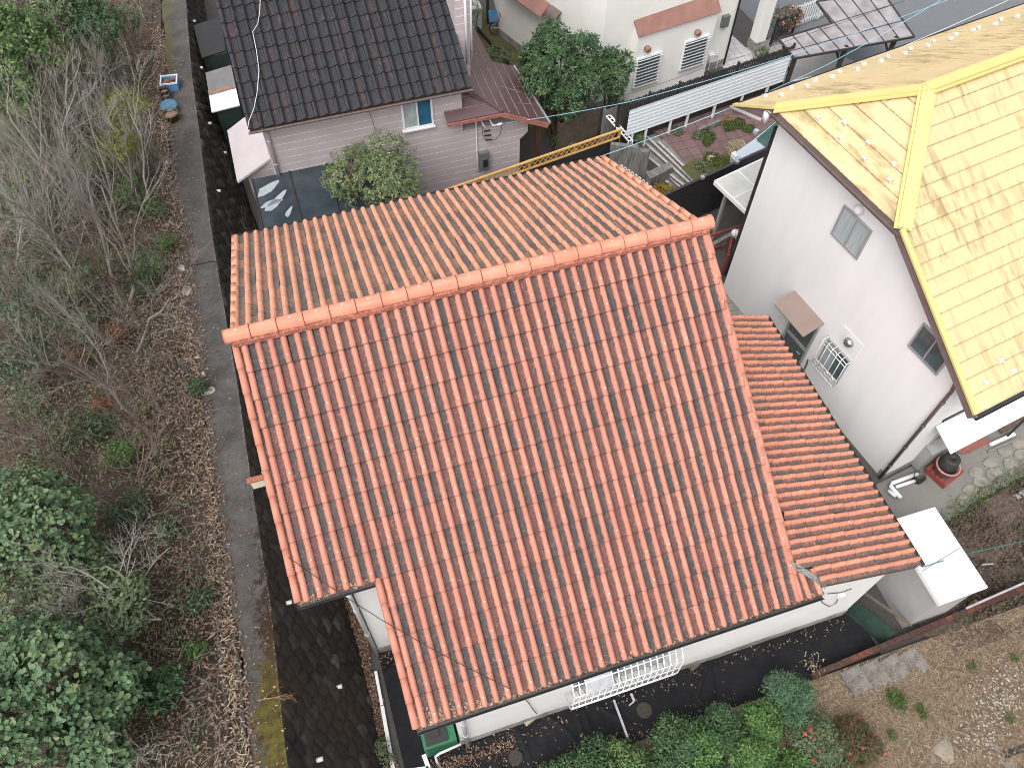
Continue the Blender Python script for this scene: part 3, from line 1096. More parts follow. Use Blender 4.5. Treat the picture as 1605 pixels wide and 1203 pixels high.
dnY = (-1, 0, 0)
window(yh, (UW, -.93, 5.77), (0, 1, 0), dnY, 1.02, 1.02, M['frame'], [M['curtain'], M['curtain']], .05)
window(yh, (UW, -4.28, 4.92), (0, 1, 0), dnY, 1.0, .92, M['frame'], [M['glass'], M['glass']], .05)
# door under a flat brown canopy
d0, d1 = -1.38, -.46
m = MB()
m.bar((UW - .03, d0, .0), (UW - .03, d0, 2.35), .08, .07, (0, 1, 0))
m.bar((UW - .03, d1, .0), (UW - .03, d1, 2.35), .08, .07, (0, 1, 0))
m.bar((UW - .03, d0, 2.35), (UW - .03, d1, 2.35), .08, .08)
m.bar((UW - .035, d0, 1.25), (UW - .035, d1, 1.25), .06, .11)
do = m.build('door', M['frame'], yh)
m = MB()
m.box(UW - .03, UW + .02, d0 + .03, d1 - .03, .0, 2.3)
m.build('door_panel', M['door'], do)
m = MB()
m.tube([(UW - .08, d0 + .12, 1.02), (UW - .12, d0 + .12, 1.02), (UW - .12, d0 + .24, 1.02)], .016, 6)
m.build('handle', M['silver'], do)
m = MB()
c0 = [ypl(1222, 468, UW - .62), ypl(1246, 455), ypl(1293, 505), ypl(1268, 517, UW - .62)]
w1_, w0_ = c0[1].y, c0[2].y
m.slab([(UW - .66, w1_, 2.42), (UW, w1_, 2.66), (UW, w0_, 2.66), (UW - .66, w0_, 2.42)], .05)
m.build('door_canopy', M['brown_trim'] if False else mat("canopy_brown", (.27, .20, .175), (.24, .175, .15), 2, .5), yh)
# barred window with its vent panel above
gw0, gw1, gz0_, gz1_ = -2.72, -1.82, 1.35, 2.42
window(yh, (UW, (gw0 + gw1) / 2, (gz0_ + gz1_) / 2), (0, 1, 0), dnY, gw1 - gw0, gz1_ - gz0_, M['frame'], [M['glass'], M['curtain']], .05)
m = MB()
for i in range(6):
    w = gw0 - .03 + (gw1 - gw0 + .06) * i / 5
    m.tube([(UW - .0, w, gz1_ + .05), (UW - .20, w, gz1_ + .02), (UW - .20, w, gz0_ - .05), (UW, w, gz0_ - .03)], .013, 5)
for z in (gz1_ + .02, gz1_ - .12, gz0_ + .25, gz0_ - .05):
    m.tube([(UW - .20, gw0 - .05, z), (UW - .20, gw1 + .05, z)], .013, 5)
for i in range(4):
    w = gw0 + .12 + i * .22
    m.tube([(UW - .21, w + .07 * math.cos(t), gz0_ + .16 + .07 * math.sin(t)) for t in np.linspace(0, 6.283, 11)], .010, 4, cap=False)
m.build('window_grille', M['white_paint'], yh, True)
m = MB()
m.box(UW - .015, UW + .01, -2.78, -2.02, 2.62, 3.22)
vp = m.build('vent_panel', M['white_paint'], yh)
m = MB()
ds_ = ypl(1328, 537)
m.lathe([(.15, 0), (.15, .03), (.13, .09), (.08, .14), (.02, .155)], (UW - .015, -2.40, 2.92), 16, 0, Matrix.Rotation(R(-90), 3, 'Y'))
m.build('vent_dome', M['stain_steel'], vp, True)
m = MB()
m.lathe([(.10, 0), (.12, .05), (.12, .12), (.09, .17), (.03, .18)], (UW, -.88, 6.52), 14, 0, Matrix.Rotation(R(-90), 3, 'Y'))
m.build('vent_hood', M['yellow_wall'], yh, True)
m = MB()
m.tube([(UW - .06, WS + .10, 4.75), (UW - .07, WS + .05, 4.5), (UW - .07, WS + .04, .05)], .045, 10)
for z in (4.0, 2.9, 1.8, .8):
    m.tube([(UW - .07, WS + .04, z), (UW - .07, WS + .04, z + .04)], .06, 10)
m.build('downpipe', M['gutter_brown'], yh, True)
m = MB()
m.bar((UW - .06, -3.0 + .0, .25), (UW - .02, -1.55, .2), .03, .03)
m.tube([(UW - .03, -1.55, 1.05), (UW - .05, -1.60, .9), (UW - .05, -1.62, .2), (UW - .05, -1.62, .0)], .022, 6)
m.build('water_pipe', M['gutter_dark'], yh, True)
# snow guards on the yellow roof
sg = MB()
sg.box(-.055, .055, -.05, .05, 0, .012)
sg.slab([(-.055, -.05, .02), (.055, -.05, .02), (.055, .03, .085), (-.055, .03, .085)], .012)
sg.box(-.055, -.043, -.04, .05, .02, .08)
sg.box(.043, .055, -.04, .05, .02, .08)
proto = None
M_SG = mat("snow_guard", (.74, .72, .66), (.62, .60, .55), 8, .5)


def put_guard(p, down):
    global proto
    d = Vector(down)
    n = d.cross(Vector((0, 0, 1)).cross(d)).normalized()
    if n.z < 0:
        n = -n
    x = d.cross(n).normalized()
    mt = Matrix((x, d.normalized(), n)).transposed().to_4x4()
    if proto is None:
        proto = sg.build('snow_guard', M_SG, yh)
        o_ = proto
    else:
        o_ = proto.copy()
        COL.objects.link(o_)
        o_.parent = yh
    o_.matrix_basis = Matrix.Translation(Vector(p) + n * .022) @ mt


nH = Vector((-hz, 0, JX))
for (px, py) in ((1283, 186), (1325, 194), (1319, 218), (1362, 225), (1356, 250), (1402, 259), (1395, 284)):
    p = _yi @ PL(px, py, yh.matrix_basis @ Vector((0, 0, ZH)), _yr @ nH)
    put_guard(p, (-JX, 0, -hz))
for (px, py) in ((1565, 566), (1585, 582), (1541, 600), (1603, 545)):
    p = _yi @ PL(px, py, yh.matrix_basis @ Vector((0, 0, ZY)), _yr @ Vector((0, -SY, 1)))
    put_guard(p, (0, -1, -SY))
for (px, py) in ((1199, 154), (1225, 152), (1240, 141), (1264, 138), (1278, 129), (1304, 124), (1316, 116), (1343, 112), (1354, 104), (1381, 99), (1391, 92), (1418, 87), (1427, 80), (1454, 75), (1463, 68), (1490, 64), (1498, 57), (1525, 51), (1533, 47), (1560, 41), (1568, 34), (1594, 29)):
    p = _yi @ PL(px, py, yh.matrix_basis @ Vector((0, 0, ZY)), _yr @ Vector((0, SY, 1)))
    if abs(p.y) < DN:
        put_guard(p, (0, 1, -SY))
# low side: window hood, storage lean-to pieces on the sunny wall
m = MB()
m.slab([(1.0, WS - .02, 2.55), (3.9, WS - .02, 2.55), (3.9, WS - .75, 2.25), (1.0, WS - .75, 2.25)], .03)
for i in range(24):
    x = 1.0 + 2.9 * i / 23
    m.bar((x, WS - .03, 2.563), (x, WS - .74, 2.265), .03, .02)
m.build('window_hood', M['white_paint'], yh)
m = MB()
m.bar((1.15, WS - .01, 2.68), (3.3, WS - .01, 2.68), .05, .10)
m.build('shutter_box', M['black_metal'], yh)
m = MB()
m.slab([(6.2, WS - .02, 2.75), (9.5, WS - .02, 2.75), (9.5, WS - .8, 2.45), (6.2, WS - .8, 2.45)], .03)
m.build('window_hood', M['white_paint'], yh)
window(yh, (2.4, WS, 1.45), (1, 0, 0), (0, -1, 0), 1.7, 1.5, M['frame'], [M['glass'], M['glass']], .05)
window(yh, (7.8, WS, 1.5), (1, 0, 0), (0, -1, 0), 1.8, 1.5, M['frame'], [M['glass'], M['glass']], .05)


# ------------------------------------------------------------------ ground, roads, paths
def flat(name, poly, z, m, label, cat):
    mb = MB()
    k = len(poly)
    mb.add([(p[0], p[1], z) for p in poly], [tuple(range(k))])
    return struct(mb.build(name, m), label, cat)


flat('ground', [(-3.0, -150), (250, -150), (250, 250), (-3.0, 250)], -.012, M['ground'], 'grey brown yard ground around the houses', 'ground')
flat('concrete_apron', [tuple(P(*p, 0).xy) for p in ((1376, 758), (1605, 640), (1760, 560), (1760, 650), (1605, 742), (1520, 790), (1480, 850), (1400, 860), (1340, 800))], .004, M['concrete'], 'grey concrete apron along the pale house', 'pavement')
flat('side_path', [(12.5, -7.3), (15.3, -5.6), (14.6, 3.2), (13.6, 8.0), (10.5, 8.0), (10.5, .1), (12.5, .1)], .008, M['grey_pave'], 'paved strip between the two houses', 'path')
flat('asphalt_road', [(22.9, 9.0), (60, 2), (90, 60), (20.5, 40), (22.5, 13.4)], .004, M['asphalt'], 'blue grey asphalt road beyond the carport', 'road')
flat('driveway', [(20.2, 12.6), (20.8, 9.0), (26.0, 9.0), (25.2, 12.6), (23.2, 15.5), (20.0, 14.8)], .010, M['driveway'], 'pale worn concrete drive under the carport', 'driveway')
flat('side_lawn', [(10.9, 12.3), (12.6, 12.9), (13.3, 13.6), (11.5, 18.7), (11.0, 26), (8.6, 26), (10.2, 17)], .012, M['lawn'], 'thin brown lawn beside the cream house', 'lawn')
flat('porch_floor', [(19.7, 13.5), (21.3, 13.8), (20.6, 18.5), (19.0, 18.2)], .016, M['tile_pave'], 'pale tiled porch floor', 'porch')
GZ = .8
_gp = [tuple(P(1099, 290, .8).xy + Vector((.25, -.5))), (17.6, 6.9), (22.5, 7.8), (21.3, 11.6), (14.6, 10.9), tuple(P(1031, 222, .8).xy + Vector((.22, .35)))]
mb = MB()
mb.prism(_gp, -.01, GZ)
struct(mb.build('garden_terrace', M['brick_pave']), 'dull red tiled garden terrace behind the orange roof', 'terrace')


def grid_ground(name, poly_x, poly_y, z0, amp, sc_, m, seed, nx, ny, fn=None):
    rng = np.random.default_rng(seed)
    xs = np.linspace(*poly_x, nx)
    ys = np.linspace(*poly_y, ny)
    X, Y = np.meshgrid(xs, ys, indexing='ij')
    Z = np.zeros_like(X)
    for o_ in range(5):
        f = sc_ * 2 ** o_
        for _ in range(4):
            a_ = rng.uniform(0, 6.28)
            Z += np.sin((X * math.cos(a_) + Y * math.sin(a_)) * f + rng.uniform(0, 6.28)) * amp / 1.7 ** o_ / 3
    Z += rng.normal(0, amp * .25, Z.shape)
    Z = z0 + Z
    if fn:
        Z = fn(X, Y, Z)
    v = np.stack([X, Y, Z], -1).reshape(-1, 3)
    i = np.arange((nx - 1) * (ny - 1))
    a_ = (i // (ny - 1)) * ny + i % (ny - 1)
    f = np.stack([a_, a_ + ny, a_ + ny + 1, a_ + 1], -1)
    return npmesh(name, v, f, m, None, True)


struct(grid_ground('dug_soil', (14.2, 26), (-9.2, -4.8), .12, .07, 3.0, M['soil'], 3, 190, 74,
                   lambda X, Y, Z: np.where(Y > -6.15 + .17 * (X - 15.5), -.2, Z)), 'dug brown garden soil beside the white shed', 'soil')
struct(grid_ground('rough_grass_ground', (5.0, 24), (-18, -8.62), .11, .05, 1.5, M['drygrass_soil'], 4, 120, 60), 'rough ground under dry straw in the near corner', 'ground')


def pz(y):
    return np.clip(3.5 - 1.5 * (y + 8) / 30, 1.6, 3.9)


def Pp(px, py, off=0.0):
    """photo point on the raised path or the hillside beside it"""
    z = 3.0
    p = None
    for _ in range(40):
        p = P(px, py, z)
        z = .5 * z + .5 * (hz_(p.x, p.y) + off)
    return p


def hz_(x, y):
    b_ = float(pz(y))
    return b_ + max(0.0, (-1.75 - x)) * .13


EDGE_R = [(-.95, -12), (-.93, -7.4), (-.91, -6.5), (-.80, -4.1), (-.82, -.97), (-.80, 2.2), (-.86, 5.7), (-.88, 8.5), (-.83, 11.6), (-.76, 16.9), (-.57, 21.9), (-.3, 30)]
EDGE_L = [(-1.62, -12), (-1.59, -7.2), (-1.53, -5.15), (-1.63, -3.06), (-1.68, .43), (-1.78, 3.38), (-1.85, 6.85), (-1.77, 11.96), (-1.60, 17.2), (-1.49, 22.2), (-1.2, 30)]
BASE = [(.68, -12), (.60, -7.45), (.57, -4.8), (.42, -2.8), (.36, 4), (.22, 10.6), (.10, 11.6), (-.12, 15), (-.2, 22), (.0, 30)]


def ip(tab, y):
    return np.interp(y, [t[1] for t in tab], [t[0] for t in tab])


# raised concrete path on top of the stone wall
ys = np.linspace(-12, 30, 220)
vs_, fs, rl_ = [], [], []
NW = 9
for y in ys:
    l, r = ip(EDGE_L, y), ip(EDGE_R, y)
    for j in range(NW):
        t = j / (NW - 1)
        wob = .03 * math.sin(y * 2.3) + .02 * math.sin(y * 7.1 + 1)
        vs_.append((l + (r - l) * t + (wob if j == 0 else 0), y, float(pz(y)) + .012 * math.sin(y * 3 + t * 4)))
        rl_.append(t)
for i in range(len(ys) - 1):
    for j in range(NW - 1):
        a_ = i * NW + j
        fs.append((a_, a_ + 1, a_ + NW + 1, a_ + NW))
struct(npmesh('path', np.array(vs_), fs, M['path'], None, True, False, None, {"roll": rl_}), 'narrow mossy concrete path along the top of the stone wall', 'path')
# crack across the path
mb = MB()
c_ = [Pp(290, 420), Pp(304, 416), Pp(318, 413), Pp(331, 410), Pp(341, 411)]
for a_, b_ in zip(c_[:-1], c_[1:]):
    mb.bar(a_ + Vector((0, 0, .012)), b_ + Vector((0, 0, .012)), .03, .012)
struct(mb.build('path_crack', M['black_metal']), 'dark crack across the concrete path', 'crack')
# hillside
xs = -1.55 - np.concatenate([np.linspace(0, 8, 90), np.linspace(8.3, 60, 40)])
ys = np.concatenate([np.linspace(-40, -11, 20), np.linspace(-10.6, 26, 190), np.linspace(27, 120, 40)])
X, Y = np.meshgrid(xs, ys, indexing='ij')
Z = pz(Y) - .03 + np.maximum(0, -1.75 - X) * .13
g_ = np.random.default_rng(9)
damp = np.clip((-1.6 - X) / .8, 0, 1)
for o_ in range(5):
    for _ in range(4):
        a_ = g_.uniform(0, 6.28)
        Z += damp * np.sin((X * math.cos(a_) + Y * math.sin(a_)) * (1.2 * 2 ** o_) + g_.uniform(0, 6.28)) * .07 / 1.7 ** o_
Z += damp * g_.normal(0, .018, Z.shape)
ny = len(ys)
i = np.arange((len(xs) - 1) * (ny - 1))
a_ = (i // (ny - 1)) * ny + i % (ny - 1)
struct(npmesh('hillside', np.stack([X, Y, Z], -1).reshape(-1, 3), np.stack([a_, a_ + 1, a_ + ny + 1, a_ + ny], -1), M['hill'], None, True), 'brown leaf strewn hillside left of the path', 'hillside')
# drain kerbs beside the path
for off, lab in ((-.10, 'old concrete drain kerb nearest the path, half buried in leaves'), (-.42, 'old concrete drain kerb on the hill side, half buried in leaves')):
    mb = MB()
    yy = np.linspace(-9.5, 24, 68)
    for i in range(len(yy) - 1):
        if i in (18, 41):
            continue
        p0, p1 = [(float(ip(EDGE_L, y)) + off + .03 * math.sin(y * .9), y, float(pz(y)) - .02 + .03 * math.sin(y * 1.7 + off * 9)) for y in (yy[i], yy[i + 1])]
        mb.bar(p0, p1, .085, .12)
    tag(mb.build('drain_kerb', M['curb']), lab, 'kerb')

# stone retaining wall, battered, real stones with sunken joints
NY, NZ = 640, 66
yy = np.linspace(-12, 30, NY)
# finer close to the camera
yy = -12 + 42 * (np.linspace(0, 1, NY) ** 1.25)
tt = np.linspace(0, 1, NZ)
YY, TT = np.meshgrid(yy, tt, indexing='ij')
xb, xt, zt = ip(BASE, yy), ip(EDGE_R, yy), pz(yy)
XX = xb[:, None] + (xt - xb)[:, None] * TT
ZZ = zt[:, None] * TT
LEN = np.sqrt((xt - xb) ** 2 + zt ** 2)
S_ = YY
T_ = TT * LEN[:, None]
g_ = np.random.default_rng(21)
cell = .44
gy, gz = int(42 / cell) + 3, int(5 / cell) + 3
jit = g_.random((gy, gz, 2)) * .75
cr_ = g_.random((gy, gz))
ci, cj = ((S_ + 12) / cell).astype(int), (T_ / cell).astype(int)
# diagonal bond: rotate the lattice by 45 degrees for laid stones
U_ = ((S_ + 12) * .7071 + T_ * .7071) / (cell * .8)
V_ = ((S_ + 12) * -.7071 + T_ * .7071) / (cell * .8) + 80
gu, gv = 120, 240
jit = g_.random((gu, gv, 2)) * .5 + .25
cr_ = g_.random((gu, gv))
ci, cj = U_.astype(int), V_.astype(int)
d1 = np.full(S_.shape, 9.0)
d2 = np.full(S_.shape, 9.0)
idr = np.zeros(S_.shape)
for di in (-1, 0, 1):
    for dj in (-1, 0, 1):
        a_, b_ = np.clip(ci + di, 0, gu - 1), np.clip(cj + dj, 0, gv - 1)
        d = np.hypot(ci + di + jit[a_, b_, 0] - U_, cj + dj + jit[a_, b_, 1] - V_)
        nearer = d < d1
        d2 = np.where(nearer, d1, np.minimum(d2, d))
        idr = np.where(nearer, cr_[a_, b_], idr)
        d1 = np.where(nearer, d, d1)
gap = np.clip((d2 - d1) / .5, 0, 1)
bulge = np.sqrt(np.clip(gap * 1.6, 0, 1)) * .075 + idr * .03 + g_.normal(0, .004, gap.shape)
edge_d = np.clip(np.minimum(TT / .04, (1 - TT) / .03), 0, 1)
nrm = np.stack([zt / LEN, np.zeros(NY), (xb - xt) / LEN], -1)
XX = XX + (bulge * edge_d) * nrm[:, None, 0] - .06 * edge_d
ZZ = ZZ + (bulge * edge_d) * nrm[:, None, 2]
v = np.stack([XX, YY, ZZ], -1).reshape(-1, 3)
i = np.arange((NY - 1) * (NZ - 1))
a_ = (i // (NZ - 1)) * NZ + i % (NZ - 1)
rw = thing('retaining_wall', 'dark mossy stone retaining wall sloping down from the path to the houses', 'wall', (.3, 0, 0))
npmesh('stones', v, np.stack([a_, a_ + NZ, a_ + NZ + 1, a_ + 1], -1), M['stone'], rw, False, True, None, {"tr": idr.ravel(), "roll": gap.ravel()})
wp = MB()
wp.tube([(-.05, 0, -.01), (.09, 0, -.02)], .050, 10)
wproto = None
for (px, py) in ((302, 34), (313, 107), (326, 194), (350, 240), (340, 300), (371, 282), (449, 945), (528, 1077), (497, 1191), (410, 742)):
    r_ = ray(px, py)
    best = None
    for z in np.linspace(3.4, .05, 300):
        q = CAM + r_ * ((z - CAM.z) / r_.z)
        t = z / float(pz(q.y))
        xw = float(ip(BASE, q.y)) * (1 - t) + float(ip(EDGE_R, q.y)) * t
        if best is None or abs(q.x - xw) < best[0]:
            best = (abs(q.x - xw), q)
    q = best[1]
    if wproto is None:
        wproto = wp.build('weep_pipe', M['white_paint'], rw, True)
        o_ = wproto
    else:
        o_ = wproto.copy()
        COL.objects.link(o_)
        o_.parent = rw
    o_.location = q - Vector(rw.location) + Vector((.03, 0, .02))

# ------------------------------------------------------------------ weed sheet, edging and things around the near wall
def sheet(name, x0, x1, y0, y1, seed, label, skew=0.0):
    rng = np.random.default_rng(seed)

    def fn(X, Y, Z):
        for _ in range(9):
            a_ = rng.uniform(0, 6.28)
            cx, cy = rng.uniform(x0, x1), rng.uniform(y0, y1)
            d = (X - cx) * math.cos(a_) + (Y - cy) * math.sin(a_) + .1 * np.sin(Y * 3 + X * 2)
            l = -(X - cx) * math.sin(a_) + (Y - cy) * math.cos(a_)
            Z = Z + .045 * np.exp(-(d / .05) ** 2) * np.exp(-(l / .7) ** 2)
        return Z
    o_ = grid_ground(name, (x0, x1), (y0, y1), .045, .016, 2.2, M['black_sheet'], seed, int((x1 - x0) / .05) + 2, int((y1 - y0) / .05) + 2, fn)
    return tag(o_, label, 'sheet')


sheet('weed_sheet', 2.0, 12.9, -8.75, -7.43, 3, 'black weed control sheet spread along the front wall of the orange roofed house')
sheet('weed_sheet', .98, 2.32, -7.55, -4.78, 4, 'wrinkled black weed control sheet in the strip beside the stone wall')
sheet('weed_sheet', 1.6, 2.0, -9.6, -7.5, 6, 'black weed control sheet corner by the white edging')
mb = MB()
q = [P(589, 1052, .08), P(599, 1105, .08), P(620, 1225, .08)]
mb.bar(q[0], q[1], .07, .12)
mb.bar(q[1] + Vector((0, -.02, 0)), q[2], .085, .12)
tag(mb.build('edging_strip', M['white_paint']), 'long white edging strip beside the black sheet', 'edging')
mb = MB()
q = [P(664, 1182, .08), P(672, 1203, .08), P(650, 1206, .08)]
mb.bar(q[0], q[1], .10, .10)
mb.bar(q[1], q[2], .08, .10)
tag(mb.build('edging_strip', M['white_paint']), 'short white edging corner near the green tank', 'edging')
ot = thing('oil_tank', 'green oil tank standing under the eave at the near house corner', 'tank', (1.95, -7.2, 0))
mb = MB()
mb.box(1.55, 2.30, -7.48, -6.98, .25, 1.15)
mb.build('tank', M['green_tank'], ot, False, True)
mb = MB()
mb.box(1.62, 2.12, -7.43, -7.03, 1.15, 1.20)
mb.box(1.75, 1.95, -7.30, -7.15, 1.20, 1.25)
mb.build('lid', M['black_metal'], ot, False, True)
mb = MB()
for x, y in ((1.6, -7.4), (2.25, -7.4), (1.6, -7.05), (2.25, -7.05)):
    mb.box(x - .03, x + .03, y - .03, y + .03, 0, .25)
mb.build('stand', M['black_metal'], ot, False, True)
mb = MB()
mb.tube([(2.36, -7.56, .95), (1.85, -7.60, .92), (1.75, -7.62, .88), (1.74, -7.68, .5), (1.78, -7.70, .05)], .03, 8)
mb.build('pipe', M['pipe_white'], ot, True, True)


def lid_round(px, py, r, m, label):
    p = P(px, py, .09)
    mb = MB()
    mb.lathe([(r, -.08), (r, 0), (r * .86, .012), (r * .84, 0), (r * .5, .0), (r * .48, .012), (r * .2, .012), (.02, .012)], p, 24)
    return tag(mb.build('manhole_cover', m, None), label, 'manhole')


M_LID = mat("iron_lid", (.045, .04, .03), (.03, .026, .02), 12, .8, .3)
lid_round(808, 1186, .17, M_LID, 'round dark manhole cover in the black sheet nearest the house corner')
lid_round(1010, 1112, .19, M_LID, 'round dark manhole cover in the black sheet below the front window')
lid_round(1588, 1058, .13, M['plinth'], 'small grey round cover beside the white gravel')
mb = MB()
mb.bar(P(962, 1096, .10), P(984, 1156, .10), .055, .03)
tag(mb.build('metal_strip', M['silver']), 'long bare metal strip lying on the black sheet', 'strip')
mb = MB()
mb.bar(P(989, 1086, .11), P(994, 1098, .10), .06, .02)
mb.bar(P(994, 1098, .10), P(986, 1105, .10), .03, .03)
tag(mb.build('metal_scrap', M['silver']), 'short bent metal scrap beside the manhole cover', 'scrap')
for (px, py, a_, m_, lab) in ((830, 1129, .33, mat("old_brick", (.42, .38, .28), (.3, .26, .2), 8, .9), 'pale brick lying against the front wall'), (1088, 1044, .33, M['bamboo'], 'mossy brown block on the sheet beneath the window grille')):
    p = P(px, py, .05)
    t = thing('block', lab, 'block', p, a_)
    mb = MB()
    mb.box(-.14, .14, -.06, .06, .0, .09)
    mb.box(-.12, .12, -.045, .045, .09, .10)
    mb.build('block_body', m_, t)
mb = MB()
c_ = [(3.75, -7.47, 3.3)] + [PY(*p, -7.45) for p in ((828, 1100), (836, 1112), (842, 1118))]
mb.tube(c_, .010, 5)
tag(mb.build('cable', M['wire_black']), 'thin black cable hanging down the front wall', 'cable')
mb = MB()
c_ = [PL(px, py, (0, YF, roofz(YF) + .16), (0, -SL, 1)) for (px, py) in ((452, 873), (520, 921), (600, 972), (680, 1018), (740, 1049), (800, 1079))]
mb.tube(c_, .008, 5)
tag(mb.build('cable', M['wire_black']), 'thin dark cable slung diagonally over the near corner of the orange roof', 'cable')
mb = MB()
w0_ = [PY(*p, -7.43) for p in ((1284, 935), (1290, 945), (1300, 950), (1310, 945), (1317, 932))]
mb.tube(w0_, .010, 5, 0)
w1_ = [PY(*p, -7.43) for p in ((1297, 930), (1318, 928), (1335, 922))]
mb.tube(w1_, .010, 5, 0)
mb.box(w0_[4].x - .08, w0_[4].x + .08, -7.5, -7.41, w0_[4].z - .05, w0_[4].z + .08, 1)
tag(mb.build('cable_junction', [M['wire_black'], M['pipe_white']]), 'white junction clip with looping black cables under the annex eave', 'junction box')

# ------------------------------------------------------------------ pink house
ph = thing('pink_house', 'house with pinkish horizontal siding under a dark streaked tile roof', 'house', (4.5, 13, 0))
PW0, PW1, PYS, PEY, PEZ, PSL = 1.32, 9.52, 10.2, 9.82, 4.66, .45
mb = MB()
for (x0, x1, zt_) in ((PW0, 7.55, 4.72), (7.55, PW1, 2.75)):
    mb.add([(x0, PYS, -.3), (x1, PYS, -.3), (x1, PYS, zt_), (x0, PYS, zt_), (x0, 19, -.3), (x1, 19, -.3), (x1, 19, zt_), (x0, 19, zt_)],
           [(0, 1, 2, 3), (1, 5, 6, 2), (4, 0, 3, 7), (3, 2, 6, 7), (5, 4, 7, 6)])
mb.add([(7.55, PYS + .012, 3.3), (8.78, PYS + .012, 3.46), (PW1 + .30, PYS + .012, 2.95), (PW1 + .30, PYS + .012, 2.18), (PW1, PYS + .012, 1.9), (PW1, PYS + .012, 3.0)], [(0, 5, 4, 3, 2, 1)])
for x in (PW0, 7.55):
    mb.add([(x, PYS, 4.72), (x, 19, 4.72), (x, 16.0, PEZ + PSL * 5.9), (x, PYS + .2, 4.85)], [(0, 1, 2, 3)])
mb.build('wall', M['pink_siding'], ph, False, True)
mb = MB()
mb.box(PW0 - .02, PW0 + .03, PYS - .02, PYS + .03, 0, 4.6)
mb.build('corner_trim', M['pink_metal'], ph, False, True)
mb = MB()
mb.box(PW1 - .04, PW1 + .012, PYS - .012, PYS + .03, 0, 1.9)
mb.build('corner_trim', M['pink_metal'], ph, False, True)
DN_ = 21
vP = Vector((0, 1, PSL)).normalized()
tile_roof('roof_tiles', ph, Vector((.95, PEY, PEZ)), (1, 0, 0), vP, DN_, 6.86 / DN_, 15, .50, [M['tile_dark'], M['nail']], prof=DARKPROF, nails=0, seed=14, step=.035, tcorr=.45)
mb = MB()
mb.slab([(.98, PEY + .05, PEZ - .03), (7.80, PEY + .05, PEZ - .03), (7.80, 16.5, PEZ - .03 + PSL * 6.68), (.98, 16.5, PEZ - .03 + PSL * 6.68)], .12)
mb.slab([(.98, 23.0, PEZ - .03), (7.80, 23.0, PEZ - .03), (7.80, 16.55, PEZ - .03 + PSL * 6.6), (.98, 16.55, PEZ - .03 + PSL * 6.6)], .12)
mb.build('roof_deck', M['deck'], ph, False, True)
mb = MB()
gutter(mb, (.93, PEY - .04, PEZ - .05), (7.84, PEY - .04, PEZ - .05), .055)
mb.build('gutter', M['gutter_brown'], ph, False, True)
mb = MB()
mb.tube([(1.32, 9.86, 4.55), (1.38, 10.0, 4.40), (1.42, 10.12, 4.2), (1.42, 10.12, 2.5)], .05, 10)
for z in (3.9, 3.0):
    mb.tube([(1.42, 10.12, z), (1.42, 10.12, z + .03)], .06, 10)
mb.build('downpipe', M['pipe_pink'], ph, True, True)
mb = MB()
mb.add([(7.80, 11.5, 3.4), (8.2, 11.5, 3.4), (8.35, 11.5, 9.0), (7.80, 11.5, 9.0), (7.80, 18, 3.4), (8.2, 18, 3.4), (8.35, 18, 9), (7.80, 18, 9)],
       [(0, 1, 2, 3), (1, 5, 6, 2), (4, 0, 3, 7), (3, 2, 6, 7)])
mb.build('upper_wall', M['pink_siding'], ph, False, True)
mb = MB()
mb.tube([(8.12, 11.44, 8.0), (8.12, 11.44, 4.35)], .045, 8)
mb.bar((8.27, 11.46, 4.4), (8.33, 11.46, 8.0), .07, .05)
mb.build('downpipe', M['white_paint'], ph, True, True)
# brown metal porch roof, two planes meeting on a hip
hip0, hip1 = Vector((8.81, 9.83, 3.50)), Vector((7.90, 10.75, 3.93))
mb = MB()
E_ = [hip0, Vector((10.43, 9.84, 2.69)), Vector((10.16, 12.92, 2.83)), Vector((9.37, 12.88, 3.22)), Vector((9.24, 18.0, 3.28)), Vector((7.6, 18.0, 4.10)), Vector((7.6, 10.75, 4.10))]
mb.slab(E_, .07, 0, (.447, 0, .894))
mb.slab([Vector((6.95, 9.84, 3.50)), hip0, Vector((7.62, 11.02, 4.06)), Vector((7.5, 10.9, 4.0)), Vector((6.95, 10.22, 3.69))], .07, 0, (0, -.447, .894))
mb.build('porch_roof', M['brown_roof'], ph, False, True)
mb = MB()
n_ = Vector((.447, 0, .894)) * .006
for k in range(1, 8):
    x = 7.7 + k * .34
    y1 = 12.9 if x > 9.3 else 17
    mb.bar(Vector((x, 9.9 if x > 8.8 else 9.83 + (8.81 - x) + .05, 3.5 - .5 * (x - 8.81))) + n_, Vector((x, y1, 3.5 - .5 * (x - 8.81))) + n_, .018, .014, (.447, 0, .894))
for k in range(1, 3):
    y = 9.84 + k * .33
    mb.bar((6.97, y, 3.5 + .5 * (y - 9.84) + .008), (8.81 - (y - 9.84), y, 3.5 + .5 * (y - 9.84) + .008), .016, .012)
for (a_, b_) in (((8.35, 14.0), (9.1, 14.3)), ((8.4, 13.0), (9.2, 13.1)), ((8.9, 12.2), (9.6, 12.35)), ((9.2, 11.4), (9.9, 11.3)), ((9.6, 10.6), (10.2, 10.75))):
    mb.bar(Vector((a_[0], a_[1], 3.5 - .5 * (a_[0] - 8.81))) + n_, Vector((b_[0], b_[1], 3.5 - .5 * (b_[0] - 8.81))) + n_, .016, .012, (.447, 0, .894))
mb.build('roof_seams', M['seam'], ph, False, True)
mb = MB()
mb.bar(hip0 + Vector((0, 0, .03)), Vector((7.62, 11.02, 4.10)), .12, .05)
mb.build('hip_cap', M['brown_roof'], ph, False, True)
mb = MB()
mb.bar((6.95, 9.82, 3.41), (8.81, 9.81, 3.41), .05, .11)
mb.bar((8.81, 9.81, 3.40), (10.40, 9.81, 2.60), .06, .16)
mb.build('fascia', M['rust_trim'], ph, False, True)
mb = MB()
